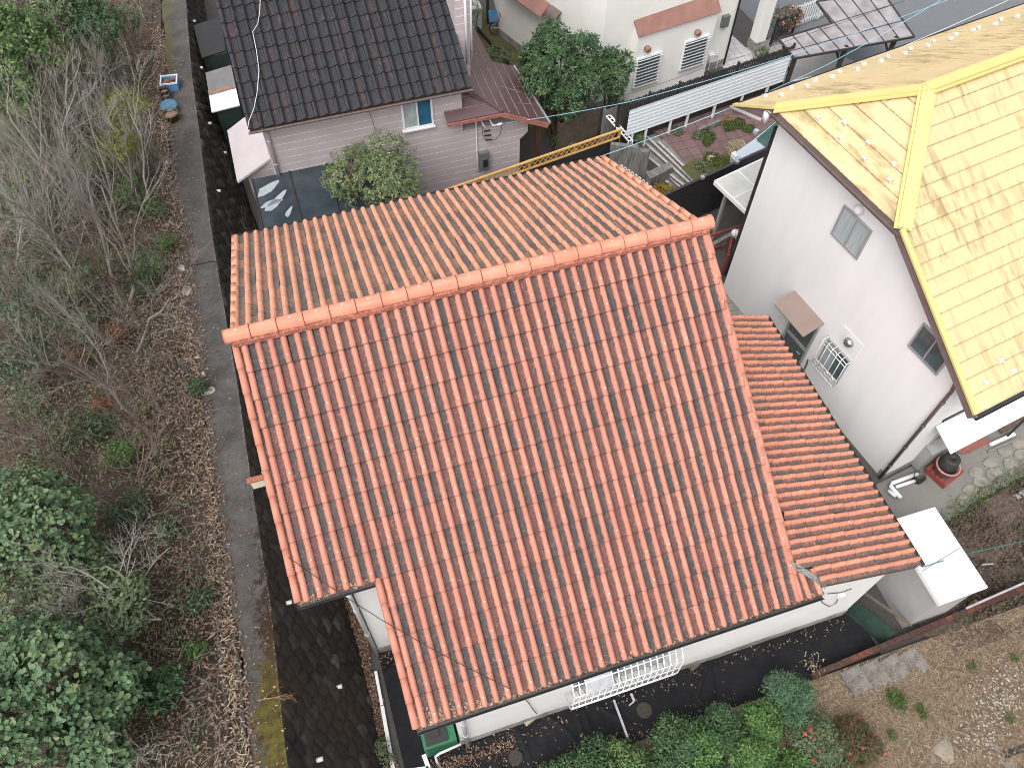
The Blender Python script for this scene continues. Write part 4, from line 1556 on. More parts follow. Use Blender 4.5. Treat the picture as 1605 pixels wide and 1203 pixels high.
mb.bar((10.46, 9.80, 2.70), (10.19, 12.92, 2.84), .06, .06)
mb.build('roof_edge', M['silver'], ph, False, True)
mb = MB()
mb.box(10.05, 10.22, 10.0, 10.17, 0, 2.72)
mb.build('porch_post', mat("dark_red_post", (.075, .028, .022), (.05, .02, .016), 3, .6), ph, False, True)
window(ph, Vector((6.08, PYS, 3.80)) - Vector(ph.location), (1, 0, 0), (0, -1, 0), 1.0, 1.05, M['white_paint'], [M['curtain'], M['glass_blue']], .06, sill=True)
mb = MB()
mb.box(8.05, 8.38, 10.03, PYS, 1.08, 1.78)
mt_ = mb.build('meter_box', M['meter'], ph, False, True)
mb = MB()
mb.box(8.16, 8.32, 10.01, 10.04, 1.20, 1.50)
mb.build('meter_window', M['black_metal'], mt_, False, False) if False else mb.build('meter_window', M['black_metal'], ph, False, True)
mb = MB()
mb.tube([(7.98, 10.15, 3.2), (7.98, 10.15, 1.0), (8.05, 10.15, .95)], .025, 7)
mb.build('conduit', M['pipe_pink'], ph, True, True)
mb = MB()
mb.tube([(8.10, 10.12, 3.25), (8.18, 9.95, 3.02), (8.24, 9.92, 2.96)], .022, 6)
mb.tube([(8.35, 10.12, 3.28), (8.50, 9.95, 2.95), (8.80, 9.92, 2.96)], .026, 6)
mb.tube([(8.66, 9.92, 2.97), (8.82, 9.92, 2.98)], .045, 8)
mb.build('cable_bracket', M['white_paint'], ph, True, True)
mb = MB()
for k in range(3):
    mb.bar((8.22 + .03 * k, 10.10, 2.65 - .18 * k), (8.46 + .03 * k, 10.10, 2.66 - .21 * k), .03, .04)
mb.tube([(8.2, 10.08, 2.95), (8.16, 10.05, 2.6), (8.3, 10.05, 2.3), (8.6, 10.05, 2.25), (8.78, 10.0, 2.5), (8.8, 9.93, 2.9)], .010, 5)
mb.build('service_cables', M['wire_black'], ph, False, True)
# lean-to bay on its left side
mb = MB()
mb.box(.42, PW0, 10.75, 12.85, 0, 2.35)
mb.add([(.42, 10.75, 2.35), (PW0, 10.75, 2.35), (PW0, 10.75, 2.72)], [(0, 1, 2)])
mb.build('bay_wall', M['pink_siding'], ph, False, True)
mb = MB()
mb.slab([(.08, 10.45, 2.36), (1.34, 10.75, 2.80), (1.34, 13.45, 2.80), (.08, 13.05, 2.36)], .07)
mb.build('bay_roof', M['pink_metal'], ph, False, True)
# white wire trailing down the dark roof
mb = MB()
mb.tube([PL(px, py, (0, PEY, PEZ + .14), (0, -PSL, 1)) for (px, py) in ((408, -2), (407, 20), (404, 38), (396, 50), (402, 80), (406, 110), (403, 145), (398, 170), (390, 190), (388, 203))], .010, 5)
tag(mb.build('roof_wire', M['wire_white']), 'pale wire trailing loosely down the dark tile roof', 'wire')
mb = MB()
mb.tube([PY(*p, 10.14) for p in ((578, 174), (584, 190), (590, 212), (596, 232))], .007, 4)
tag(mb.build('cable', M['wire_black']), 'thin black cable running down the pink siding under the dark eave', 'cable')
# smoked polycarbonate terrace roof with its lean frame
tr = thing('terrace_roof', 'smoked see through terrace roof against the pink siding', 'terrace roof', (2.2, 9.0, 0))
CZ0, CZ1 = 2.56, 2.28
cx0, cx1, cy0 = .57, 5.3, 7.5
mb = MB()
mb.slab([(cx0, PYS - .02, CZ0), (cx1, PYS - .02, CZ0), (cx1, cy0, CZ1), (cx0, cy0, CZ1)], .012)
mb.build('sheet', M['polycarb'], tr, False, True)
mb = MB()
for k in range(5):
    x = cx0 + (cx1 - cx0) * k / 4
    mb.bar((x, PYS - .02, CZ0 + .025), (x, cy0, CZ1 + .025), .05, .05)
for t in (0, .33, .66, 1):
    y = PYS - .02 + (cy0 - PYS) * t
    mb.bar((cx0, y, CZ0 + (CZ1 - CZ0) * t - .03), (cx1, y, CZ0 + (CZ1 - CZ0) * t - .03), .04, .05)
mb.build('frame', M['black_metal'], tr, False, True)
for x in (cx0 + .03, cx1 - .03):
    mb = MB()
    mb.bar((x, cy0 + .1, 0), (x, cy0 + .1, CZ1), .07, .07)
    mb.build('post', M['frame'], tr, False, True)
mb = MB()
for k, (px, py, sx, sy, a_) in enumerate(((415, 300, .55, .16, .4), (432, 316, .5, .13, .75), (452, 330, .22, .07, 1.0), (425, 318, .35, .1, .2))):
    p = P(px, py, CZ0 - .10)
    n_ = 14
    zz = lambda y_: CZ1 + (CZ0 - CZ1) * (y_ - cy0) / (PYS - cy0) + .010
    vs_ = []
    for j in range(n_):
        t = 6.283 * j / n_
        rr = 1 + .18 * math.sin(3 * t + k)
        dx, dy = sx * rr * math.cos(t), sy * rr * math.sin(t)
        X_, Y_ = p.x + dx * math.cos(a_) - dy * math.sin(a_), p.y + dx * math.sin(a_) + dy * math.cos(a_)
        if X_ > cx0 and Y_ > cy0:
            vs_.append((X_, Y_, zz(Y_)))
    mb.add(vs_, [tuple(range(len(vs_)))])
o_ = mb.build('bleached_patches', mat("bleached_sheet", (.36, .40, .42), (.25, .29, .31), 6, .5), tr, False, True)
# sheds squeezed between the pink house and the stone wall
for (pts, z, mroof, lab, extra) in (
        (((303, 40), (346, 26), (354, 79), (316, 91)), 1.75, M['black_metal'], 'low dark roofed lean-to shed by the top of the frame', 0),
        (((322, 114), (362, 102), (376, 166), (332, 177)), 2.0, mat("shed_grey", (.20, .195, .20), (.16, .155, .16), 3, .6), 'low lean-to shed with a grey and white sheet roof beside the stone wall', 1)):
    q = [P(*p, z) for p in pts]
    sh = thing('lean_to_shed', lab, 'shed', ((q[0].x + q[2].x) / 2, (q[0].y + q[2].y) / 2, 0))
    mb = MB()
    if extra:
        a_, b_ = q[0].lerp(q[3], .55), q[1].lerp(q[2], .55)
        mb.slab([q[0], q[1], b_, a_], .04)
    else:
        mb.slab(q, .05)
    mb.build('roof', mroof, sh, False, True)
    if extra:
        mb = MB()
        mb.slab([p_ + Vector((0, 0, .03)) for p_ in (a_, b_, q[2], q[3])], .04)
        mb.bar(a_ + Vector((0, 0, .05)), b_ + Vector((0, 0, .05)), .25, .02, mi=1)
        mb.build('white_sheet', [M['white_paint'], M['pot_in']], sh, False, True)
    mb = MB()
    mb.box(q[0].x + .12, q[1].x - .05, q[3].y + .1, q[0].y - .1, 0, z - .05)
    mb.build('wall', M['green_tank'] if False else mat("dark_green_shed", (.02, .04, .032), (.014, .026, .022), 2, .7), sh, False, True)

# ------------------------------------------------------------------ cream house behind
WX, WY, WR = 14.99, 13.04, R(9)
ch = thing('cream_house', 'cream rendered house with louvred windows and brown trims', 'house', (WX, WY, 0), WR)
_ci = ch.matrix_basis.inverted()
fp = [(11.5, 18.9), (13.62, 13.15)]
fl = [tuple((_ci @ Vector((*p, 0))).xy) for p in fp]
poly = [fl[1], (4.85, .45), (4.85, 9), (fl[0][0] + 1.0, 9.0), fl[0]]
mb = MB()
mb.prism(poly, 0, 6.5)
mb.prism([(0, 0), (3.5, 0), (3.5, .6), (0, .6)], 0, 3.02)
mb.add([(0, 0, 3.02), (0, .45, 3.02), (0, .45, 3.45), (3.5, 0, 3.02), (3.5, .45, 3.02), (3.5, .45, 3.45)], [(0, 2, 1), (3, 4, 5)])
mb.build('wall', M['cream_wall'], ch)
mb = MB()
k = len(poly)
for i in range(k):
    a_, b_ = Vector((*poly[i], .17)), Vector((*poly[(i + 1) % k], .17))
    mb.bar(a_, b_, .03, .34)
mb.build('plinth', M['plinth'], ch)
mb = MB()
mb.slab([(-.06, -.10, 3.02), (3.56, -.10, 3.02), (3.56, .50, 3.56), (-.06, .50, 3.56)], .045)
mb.build('bay_roof', M['brown_metal'], ch)


def louvre(u0, u1, z0, z1):
    mb = MB()
    for (a_, b_) in (((u0, z0), (u1, z0)), ((u0, z1), (u1, z1)), ((u0, z0), (u0, z1)), ((u1, z0), (u1, z1))):
        mb.bar((a_[0], -.06, a_[1]), (b_[0], -.06, b_[1]), .07, .07, (0, 1, 0))
    fo = mb.build('louvre_window', M['white_paint'], ch)
    mb = MB()
    n_ = 9
    for i in range(n_):
        z = z0 + (z1 - z0) * (i + .5) / n_
        mb.slab([(u0, -.17, z + .03), (u1, -.17, z + .03), (u1, -.03, z - .05), (u0, -.03, z - .05)], .012, 0, (0, .5, .86))
    mb.build('slats', M['white_paint'], fo)
    mb = MB()
    mb.box(u0, u1, -.02, -.004, z0, z1)
    mb.build('pane', M['glass'], fo)


louvre(.05, 1.12, .78, 2.05)
louvre(2.15, 3.25, .90, 2.15)
for (u, z) in ((.42, 2.40), (2.64, 2.42)):
    mb = MB()
    mb.lathe([(.10, 0), (.12, .04), (.12, .16), (.10, .19), (.03, .20)], (u, 0, z), 14, 0, Matrix.Rotation(R(90), 3, 'X'))
    mb.build('vent_cap', M['brown_metal'], ch, True)
mb = MB()
mb.box(4.12, 4.42, .28, .45, 1.95, 2.42)
mb.box(4.2, 4.34, .26, .29, 2.05, 2.25)
mb.build('meter_box', M['meter'], ch)
mb = MB()
mb.tube([(4.80, .40, 6.4), (4.80, .40, .1)], .04, 8)
mb.build('downpipe', M['black_metal'], ch, True)
mb = MB()
mb.tube([(3.7, .38, .05), (3.7, .38, .55), (3.95, .36, .65), (4.2, .36, .65), (4.3, .36, .9)], .025, 6)
mb.tube([(4.0, .36, .65), (4.0, .36, .1)], .025, 6)
mb.tube([(4.4, .36, .05), (4.4, .36, .6), (4.15, .36, .75)], .02, 6)
mb.box(3.85, 4.1, .24, .44, .55, .85)
mb.build('gas_pipes', M['pipe_white'], ch)
# awning and vent hood on the left face
wdir = (Vector((*fl[1], 0)) - Vector((*fl[0], 0))).normalized()
wn = Vector((wdir.y, -wdir.x, 0))
if wn.x > 0:
    wn = -wn
c0 = Vector((*fl[0], 0))
p_ = _ci @ PL(862, 20, ch.matrix_basis @ c0, ch.matrix_basis.to_3x3() @ wn)
s1_ = (p_ - c0).dot(wdir)
mb = MB()
za = p_.z
mb.slab([c0 + wdir * (s1_ - 2.6) + Vector((0, 0, za + .35)), c0 + wdir * s1_ + Vector((0, 0, za + .35)), c0 + wdir * s1_ + wn * .5 + Vector((0, 0, za)), c0 + wdir * (s1_ - 2.6) + wn * .5 + Vector((0, 0, za))], .05)
mb.build('awning', M['brown_metal'], ch)
mb = MB()
p_ = _ci @ PL(872, 27, ch.matrix_basis @ c0, ch.matrix_basis.to_3x3() @ wn)
for i in range(7):
    t0, t1 = math.pi / 2 * i / 6, math.pi / 2 * (i + 1) / 6
    if i < 6:
        mb.slab([p_ - wdir * .3 + wn * (.35 * math.sin(t0)) + Vector((0, 0, .35 * math.cos(t0))), p_ + wdir * .3 + wn * (.35 * math.sin(t0)) + Vector((0, 0, .35 * math.cos(t0))),
                 p_ + wdir * .3 + wn * (.35 * math.sin(t1)) + Vector((0, 0, .35 * math.cos(t1))), p_ - wdir * .3 + wn * (.35 * math.sin(t1)) + Vector((0, 0, .35 * math.cos(t1)))], .02, 0)
mb.build('vent_hood', M['brown_trim'], ch)
# porch column
pc = P(1184, 73, .05)
t = thing('porch_column', 'square cream porch column on a grey base by the tiled porch', 'column', pc, WR)
mb = MB()
mb.box(-.26, .26, -.26, .26, 0, .35)
mb.build('base', M['plinth'], t)
mb = MB()
mb.box(-.23, .23, -.23, .23, .35, 6.0)
mb.build('shaft', M['cream_wall'], t)

# ------------------------------------------------------------------ fences
# pine lattice topped fence with a black mesh panel
lf = thing('lattice_fence', 'pine lattice topped garden fence with a black mesh panel', 'fence', (10, 9.2, 0))
A_, B_ = Vector((6.0, 8.56, 0)), P(973, 203, 1.85)
B_.z = 0
dL = (B_ - A_).normalized()
LL = (B_ - A_).length
mb = MB()
mb.slab([A_ + Vector((0, 0, .02)), B_ + Vector((0, 0, .02)), B_ + Vector((0, 0, 1.50)), A_ + Vector((0, 0, 1.50))], .02, 0, Vector((dL.y, -dL.x, 0)))
mb.build('mesh_panel', M['black_metal'], lf, False, True)
mb = MB()
mb.bar(A_ + Vector((0, 0, 1.85)), B_ + Vector((0, 0, 1.85)), .07, .06)
mb.bar(A_ + Vector((0, 0, 1.52)), B_ + Vector((0, 0, 1.52)), .05, .05)
mb.build('rails', M['pine_wood'], lf, False, True)
mb = MB()
n_ = int(LL / .20)
nv = Vector((dL.y, -dL.x, 0))
for i in range(n_):
    a_ = A_ + dL * (i * LL / n_)
    for s_ in (-1, 1):
        b0, b1 = a_ + Vector((0, 0, 1.54)), a_ + dL * (s_ * .26) + Vector((0, 0, 1.83))
        if 0 <= (b1 - A_).dot(dL) <= LL:
            mb.bar(b0 + nv * (.008 * s_), b1 + nv * (.008 * s_), .026, .010, nv)
mb.build('lattice', M['pine_wood'], lf, False, True)
for i in range(5):
    mb = MB()
    p_ = A_ + dL * (LL * i / 4) - nv * .05
    mb.bar(p_, p_ + Vector((0, 0, 1.84)), .07, .07, dL)
    mb.build('post', M['pine_wood'], lf, False, True)


def slat_fence(name, label, cat, A_, B_, zb, zt, n, m, bw, t=.02, vertical=False, posts=3, pm=None, group=None):
    A_, B_ = Vector(A_), Vector(B_)
    f_ = thing(name, label, cat, (A_ + B_) / 2)
    d = (B_ - A_).normalized()
    L_ = (B_ - A_).length
    nv = Vector((d.y, -d.x, 0))
    mb = MB()
    if vertical:
        for i in range(n):
            p_ = A_ + d * (L_ * (i + .5) / n)
            mb.bar(p_ + Vector((0, 0, zb)), p_ + Vector((0, 0, zt + .02 * math.sin(i * 2.1))), bw, t, nv)
    else:
        for i in range(n):
            z = zb + (zt - zb) * (i + .5) / n
            mb.bar(A_ + Vector((0, 0, z)), B_ + Vector((0, 0, z)), t, bw)
    mb.build('slats', m, f_, False, True)
    for i in range(posts):
        mb = MB()
        p_ = A_ + d * (L_ * i / max(1, posts - 1)) + nv * (-.04)
        mb.bar(p_ + Vector((0, 0, min(0, zb))), p_ + Vector((0, 0, zt + .05)), .07, .07, d)
        mb.build('post', pm or m, f_, False, True)
    if vertical:
        mb = MB()
        for z in (zb + .15, zt - .12):
            mb.bar(A_ + nv * -.02 + Vector((0, 0, z)), B_ + nv * -.02 + Vector((0, 0, z)), .03, .05)
        mb.build('rails', pm or m, f_, False, True)
    return f_


a_, b_ = P(1030, 311, 2.0), P(1225, 222, 2.0)
bf = slat_fence('slat_fence', 'black slatted screen fence between the garden steps and the pale canopy', 'fence', (a_.x, a_.y, 0), (b_.x, b_.y, 0), .05, 1.95, 15, M['black_metal'], .11, .02, posts=5)
mb = MB()
mb.bar(Vector((a_.x, a_.y, 2.0)), Vector((b_.x, b_.y, 2.0)), .09, .05)
mb.build('top_rail', M['gutter_dark'], bf, False, True)
for (px, py) in ((1101, 278), (1155, 254)):
    mb = MB()
    p_ = P(px, py, 2.03)
    mb.box(p_.x - .06, p_.x + .06, p_.y - .06, p_.y + .06, p_.z - .05, p_.z + .05)
    mb.build('post_cap', M['silver'], bf, False, True)
# white board fence on white posts with a dark picket fence behind it
a_, b_ = P(987, 173, 2.5), P(1241, 87, 2.5)
wf = thing('board_fence', 'long white corrugated board fence on white posts', 'fence', ((a_.x + b_.x) / 2, (a_.y + b_.y) / 2, 0))
d = (b_ - a_).normalized()
nv = Vector((d.y, -d.x, 0))
mb = MB()
NB = 44
H_ = 1.10
vs_, fs = [], []
for i in range(NB):
    z = 2.5 - H_ * i / (NB - 1)
    off = .004 if (i % 6) in (0, 1) else -.004
    vs_ += [Vector((a_.x, a_.y, z)) + nv * off, Vector((b_.x, b_.y, z)) + nv * off]
for i in range(NB - 1):
    fs.append((2 * i, 2 * i + 1, 2 * i + 3, 2 * i + 2))
mb.add(vs_, fs)
mb.build('boards', M['white_board'], wf, False, True)
for px, py in ((1000, 203), (1024, 198), (1062, 184), (1092, 178), (1131, 160), (1172, 143), (1212, 130)):
    t = (P(px, py, 1.4) - P(988, 207, 1.4)).dot(d)
    p_ = Vector((a_.x, a_.y, 0)) + d * max(.1, t) - nv * .05
    mb = MB()
    mb.bar(p_ + Vector((0, 0, .6)), p_ + Vector((0, 0, 2.30)), .08, .06, d)
    mb.build('post', M['white_paint'], wf, False, True)
o_ = Vector((nv.x, nv.y, 0)) * -.35
slat_fence('picket_fence', 'dark brown picket fence behind the white boards', 'fence', Vector((a_.x, a_.y, 0)) + o_ - d * .2, Vector((b_.x, b_.y, 0)) + o_ + d * .4, .3, 2.60, 74, M['gutter_dark'], .075, .02, True, 7)
# grey weathered plank panel, dark bamboo screen, white handrail
slat_fence('plank_panel', 'weathered grey plank panel at the end of the white boards', 'fence', (12.95, 10.85, 0), (13.95, 11.05, 0), 0, 1.85, 16, M['grey_wood'], .058, .02, True, 2)
slat_fence('bamboo_screen', 'dark slatted garden screen behind the big evergreen', 'fence', (11.2, 10.75, 0), (12.9, 11.2, 0), .05, 1.75, 14, M['bamboo'], .10, .03, False, 3)
mb = MB()
a_, b_ = P(950, 182, 1.9), P(985, 221, 1.2)
for s_ in (0, .16):
    mb.tube([a_ + Vector((s_, 0, 0)), b_ + Vector((s_, 0, 0)), Vector((b_.x + s_, b_.y, .1))], .03, 8)
for t in np.linspace(0, 1, 9):
    p_ = a_.lerp(b_, t)
    mb.tube([p_, p_ + Vector((.16, 0, 0))], .02, 6)
tag(mb.build('handrail', M['white_paint'], None, True), 'white tubular handrail sloping down past the plank panel', 'handrail')
# grey block wall with a scooped end
mb = MB()
A_, B_ = Vector((12.66, 9.50, 0)), Vector((13.98, 8.92, 0))
d = (B_ - A_).normalized()
nv = Vector((d.y, -d.x, 0)) * .08
prof = [(0, 0), (1.40, 0), (1.40, 1.42), (1.34, 1.38), (1.24, 1.32), (1.14, 1.32), (1.05, 1.38), (.98, 1.5), (0, 1.55)]
k = len(prof)
mb.add([A_ + d * s_ + nv + Vector((0, 0, z)) for s_, z in prof] + [A_ + d * s_ - nv + Vector((0, 0, z)) for s_, z in prof],
       [tuple(range(k)), tuple(range(2 * k - 1, k - 1, -1))] + [(i, k + i, k + (i + 1) % k, (i + 1) % k) for i in range(k)])
tag(mb.build('block_wall', M['grey_block']), 'stained grey garden wall with a scooped end beside the steps', 'wall')
# white arched gate
gt = thing('arched_gate', 'white metal gate with rounded loop tops behind the roof edge', 'gate', (13.1, 7.9, 0))
a_, b_ = P(974, 262, 1.25), P(1030, 308, 1.0)
for i in range(11):
    t = i / 10
    p_ = a_.lerp(b_, t)
    z = 1.28 + .12 * math.sin(t * 2.2) - .25 * t
    d = (b_ - a_).normalized() * .055
    d.z = 0
    mb = MB()
    c_ = Vector((p_.x, p_.y, 0))
    mb.tube([c_ - d + Vector((0, 0, .1)), c_ - d + Vector((0, 0, z))] + [c_ + d * -math.cos(u) + Vector((0, 0, z + .06 * math.sin(u))) for u in np.linspace(.4, 2.74, 5)] + [c_ + d + Vector((0, 0, z)), c_ + d + Vector((0, 0, .1))], .016, 6)
    mb.build('loop_bar', M['white_paint'], gt, True, True)
mb = MB()
for z in (.25, .9):
    mb.bar(Vector((a_.x, a_.y, z)), Vector((b_.x, b_.y, z)), .03, .04)
mb.build('rails', M['white_paint'], gt, False, True)
# garden steps
st = thing('garden_steps', 'concrete garden steps with pale worn nosings', 'steps', (14.3, 9, 0))
STEPS = [((1006, 263), (1030, 296), .0), ((1022, 272), (1045, 300), .12), ((1036, 277), (1062, 305), .24), ((1049, 279), (1078, 306), .36),
         ((983, 222), (1078, 297), .46), ((998, 214), (1086, 293), .57), ((1012, 214), (1093, 291), .68), ((1030, 222), (1098, 288), .79)]
M_STEP = mat("step_concrete", (.20, .19, .18), (.12, .115, .11), 3, .95, .2)
M_NOSE = mat("step_nosing", (.46, .44, .42), (.30, .285, .27), 6, .9)
for (pa, pb, z) in STEPS:
    a_, b_ = P(*pa, z), P(*pb, z)
    d = (b_ - a_).normalized()
    nv = Vector((-d.y, d.x, 0))
    if nv.x < 0:
        nv = -nv
    mb = MB()
    q = [a_, b_, b_ + nv * .55, a_ + nv * .55]
    mb.prism([tuple(p_.xy) for p_ in q], -.05, z)
    s_ = mb.build('step', M_STEP, st, False, True)
    mb = MB()
    mb.slab([a_ + Vector((0, 0, .012)), b_ + Vector((0, 0, .012)), b_ + nv * .085 + Vector((0, 0, .012)), a_ + nv * .085 + Vector((0, 0, .012))], .06)
    v_ = [Vector(p_) - Vector(st.location) for p_ in mb.v]
    mb.v = [tuple(p_) for p_ in v_]
    mb.build('nosing', M_NOSE, s_)
q = [P(*p, .75) for p in ((1012, 271), (1047, 254), (1055, 262), (1020, 280))]
mb = MB()
mb.prism([tuple(p_.xy) for p_ in q], 0, .75)
tag(mb.build('planter_wall', M['grey_block']), 'dark concrete planter block among the steps', 'planter')

# ------------------------------------------------------------------ pale canopy by the yellow roofed house, red gate, pots
cp = thing('pale_canopy', 'pale ribbed canopy roof on a grey post beside the yellow roofed house', 'canopy', (16, 5.2, 0))
A_, B_ = P(1120, 285, 2.4), P(1178, 340, 2.4)
d1_ = (P(1195, 250, 2.4) - A_).normalized()
C_ = A_ + d1_ * 3.2
D_ = B_ + d1_ * 3.2
mb = MB()
mb.slab([A_ + Vector((0, 0, .03)), C_ + Vector((0, 0, .03)), D_ + Vector((0, 0, .03)), B_ + Vector((0, 0, .03))], .015)
mb.build('sheet', M['canopy_white'], cp, False, True)
mb = MB()
for a_, b_ in ((A_, B_), (A_, C_), (C_, D_), (B_, D_)):
    mb.bar(a_ - Vector((0, 0, .03)), b_ - Vector((0, 0, .03)), .06, .14)
mb.bar(A_.lerp(B_, .5) + Vector((0, 0, .035)), C_.lerp(D_, .5) + Vector((0, 0, .035)), .04, .02)
mb.bar(A_.lerp(C_, .3) + Vector((0, 0, .035)), B_.lerp(D_, .3) + Vector((0, 0, .035)), .04, .02)
mb.build('frame', M['white_paint'], cp, False, True)
mb = MB()
p_ = A_.lerp(B_, .22) + d1_ * .25
mb.bar((p_.x, p_.y, 0), (p_.x, p_.y, 2.38), .10, .10, d1_)
mb.build('post', M['frame'], cp, False, True)
mb = MB()
q = [PX(1213, 217, 14.93), PX(1180, 310, 14.86)]
mb.bar((14.72, 3.85, .1), (14.72, 3.85, 6.1), .10, .10)
tag(mb.build('corner_pipe', M['gutter_dark']), 'dark square rainwater pipe standing at the far corner of the pale wall', 'pipe')
rg = thing('red_gate', 'dark red rail gate between the two houses', 'gate', (15.0, 4.9, 0))
a_, b_ = P(1104, 372, 1.0), P(1176, 350, 1.0)
mb = MB()
mb.bar(a_, b_, .06, .08)
mb.bar(a_ - Vector((0, 0, .7)), b_ - Vector((0, 0, .7)), .05, .06)
mb.build('rails', M['red_wood'], rg, False, True)
for (px, py) in ((1150, 362), (1141, 400)):
    mb = MB()
    p_ = P(px, py, 1.0)
    mb.bar((p_.x, p_.y, 0), (p_.x, p_.y, 1.05), .08, .08)
    mb.build('post', M['red_wood'], rg, False, True)
a2, b2 = P(1150, 362, .95), P(1141, 400, .95)
mb = MB()
mb.bar(a2, b2, .05, .07)
for t in np.linspace(.15, .85, 4):
    p_ = a2.lerp(b2, t)
    mb.bar((p_.x, p_.y, .15), (p_.x, p_.y, .95), .03, .05)
mb.build('panel', M['red_wood'], rg, False, True)
p_ = P(1153, 363, 1.12)
cl = thing('hung_cloth', 'white and pink cloth hung over the red gate post', 'cloth', p_)
mb = MB()
for k in range(8):
    t = k * .785
    mb.tube([(.03 * math.cos(t), .03 * math.sin(t), .06), (.09 * math.cos(t), .09 * math.sin(t), -.02), (.10 * math.cos(t), .12 * math.sin(t), -.22 - .05 * math.sin(3 * t))], [.03, .045, .03], 6)
mb.build('white_cloth', M['white_paint'], cl, True)
mb = MB()
for k in range(3):
    mb.tube([(.04 + .04 * k, -.12, -.1), (.02 + .05 * k, -.17, -.32)], [.025, .03], 6)
mb.build('pink_cloth', M['flower_pink'] if False else mat("pink_cloth", (.55, .25, .30), (.5, .2, .25), 6, .9), cl, True)
mb = MB()
a_, b_ = P(1112, 388, .15), P(1152, 366, .15)
d = (b_ - a_).normalized()
for k in range(4):
    p0 = a_ + d * (k * .40)
    p1 = a_ + d * (k * .40 + .37)
    mb.bar(p0, p1, .14, .24)
tag(mb.build('block_kerb', M['plinth']), 'row of hollow concrete blocks inside the red gate', 'kerb')


def pot(p, r, h, m_out, m_in, label, tilt=0.0, name='plant_pot'):
    t = thing(name, label, 'pot', p)
    mb = MB()
    tm = Matrix.Rotation(tilt, 3, 'X')
    mb.lathe([(r * .72, 0), (r * .97, h * .86), (r * 1.06, h * .88), (r * 1.06, h), (r * .92, h), (r * .88, h * .8), (r * .68, h * .18)], (0, 0, 0), 22, 0, tm)
    mb.build('pot', m_out, t, True)
    mb = MB()
    mb.lathe([(r * .84, h * .62), (.01, h * .66)], (0, 0, 0), 22, 0, tm)
    mb.build('inside', m_in, t)
    return t


pot(P(1182, 352, 0), .22, .32, M['terracotta'], M['lawn'], 'terracotta planter with moss under the pale canopy')
# ------------------------------------------------------------------ things on the raised path
def onpath(px, py):
    p_ = Pp(px, py)
    p_.z = float(pz(p_.y)) + .005
    return p_


cr = thing('crate', 'blue plastic crate full of broken terracotta pots on the path', 'crate', onpath(269, 137), -.12)
W_, D_, H_ = .27, .24, .30
mb = MB()
for (x0, x1, y0, y1) in ((-W_, W_, -D_, -D_ + .02), (-W_, W_, D_ - .02, D_), (-W_, -W_ + .02, -D_ + .02, D_ - .02), (W_ - .02, W_, -D_ + .02, D_ - .02)):
    mb.box(x0, x1, y0, y1, 0, H_)
mb.box(-W_ + .02, W_ - .02, -D_ + .02, D_ - .02, 0, .02)
mb.build('body', M['blue'], cr)
mb = MB()
for (x0, x1, y0, y1) in ((-W_ - .025, W_ + .025, -D_ - .025, -D_ + .022), (-W_ - .025, W_ + .025, D_ - .022, D_ + .025), (-W_ - .025, -W_ + .022, -D_ + .022, D_ - .022), (W_ - .022, W_ + .025, -D_ + .022, D_ - .022)):
    mb.box(x0, x1, y0, y1, H_ - .02, H_ + .025)
mb.build('rim', M['crate_white'], cr)
for k, (x, y, r) in enumerate(((-.10, .06, .10), (.10, .09, .09), (.12, -.10, .085), (-.11, -.11, .10))):
    p_ = cr.matrix_basis @ Vector((x, y, .03))
    pot(p_, r, .2 + .02 * k, M['terracotta'], M['pot_in'], ['small terracotta pot at the left back of the blue crate', 'small terracotta pot at the right back of the blue crate', 'small terracotta pot at the right front of the blue crate', 'small terracotta pot at the left front of the blue crate'][k], .2 * (-1) ** k)
pot(onpath(261, 152), .17, .30, M['pot_dark'], M['pot_in'], 'dark brown empty pot standing next to the blue crate')
pot(onpath(263, 158), .16, .26, M['pot_dark'], M['pot_in'], 'middle dark pot of the three small ones behind the blue lid')
pot(onpath(264, 164), .15, .24, M['pot_dark'], M['plinth'], 'dark pot of pale soil right behind the blue lid')
lt = thing('lidded_tub', 'round tub closed with a blue lid on the path', 'tub', onpath(269, 175))
mb = MB()
mb.lathe([(.21, 0), (.24, .24), (.24, .27)], (0, 0, 0), 24)
mb.build('tub', M['pot_dark'], lt, True)
mb = MB()
tm = Matrix.Rotation(R(8), 3, 'X')
mb.lathe([(.27, .26), (.28, .28), (.28, .30), (.25, .315), (.05, .32)], (0, 0, 0), 26, 0, tm)
mb.build('lid', M['blue_lid'], lt, True)
pot(onpath(271, 188), .26, .30, M['pot_green'], M['pot_in'], 'large olive glazed pot at the near end of the row on the path')


def rock(px, py, s_, m_, label, zfn=None, seed=0, name='stone'):
    p_ = zfn(px, py) if zfn else P(px, py, 0)
    rng = np.random.default_rng(seed)
    bm = bmesh.new()
    bmesh.ops.create_icosphere(bm, subdivisions=2, radius=1)
    ax = rng.normal(0, 1, (5, 3))
    for v_ in bm.verts:
        c_ = np.array(v_.co)
        k_ = 1 + .22 * sum(math.sin(2.2 * float(c_ @ a__) + i_) for i_, a__ in enumerate(ax)) / 2.2
        v_.co = Vector((c_[0] * k_ * s_[0], c_[1] * k_ * s_[1], max(c_[2] * k_, -.4) * s_[2]))
    vs_ = np.array([v_.co[:] for v_ in bm.verts])
    fs = [tuple(v_.index for v_ in f_.verts) for f_ in bm.faces]
    bm.free()
    vs_ = vs_ + np.array(p_) + np.array([0, 0, s_[2] * .3])
    return tag(npmesh(name, vs_, fs, m_, None, False), label, 'stone')


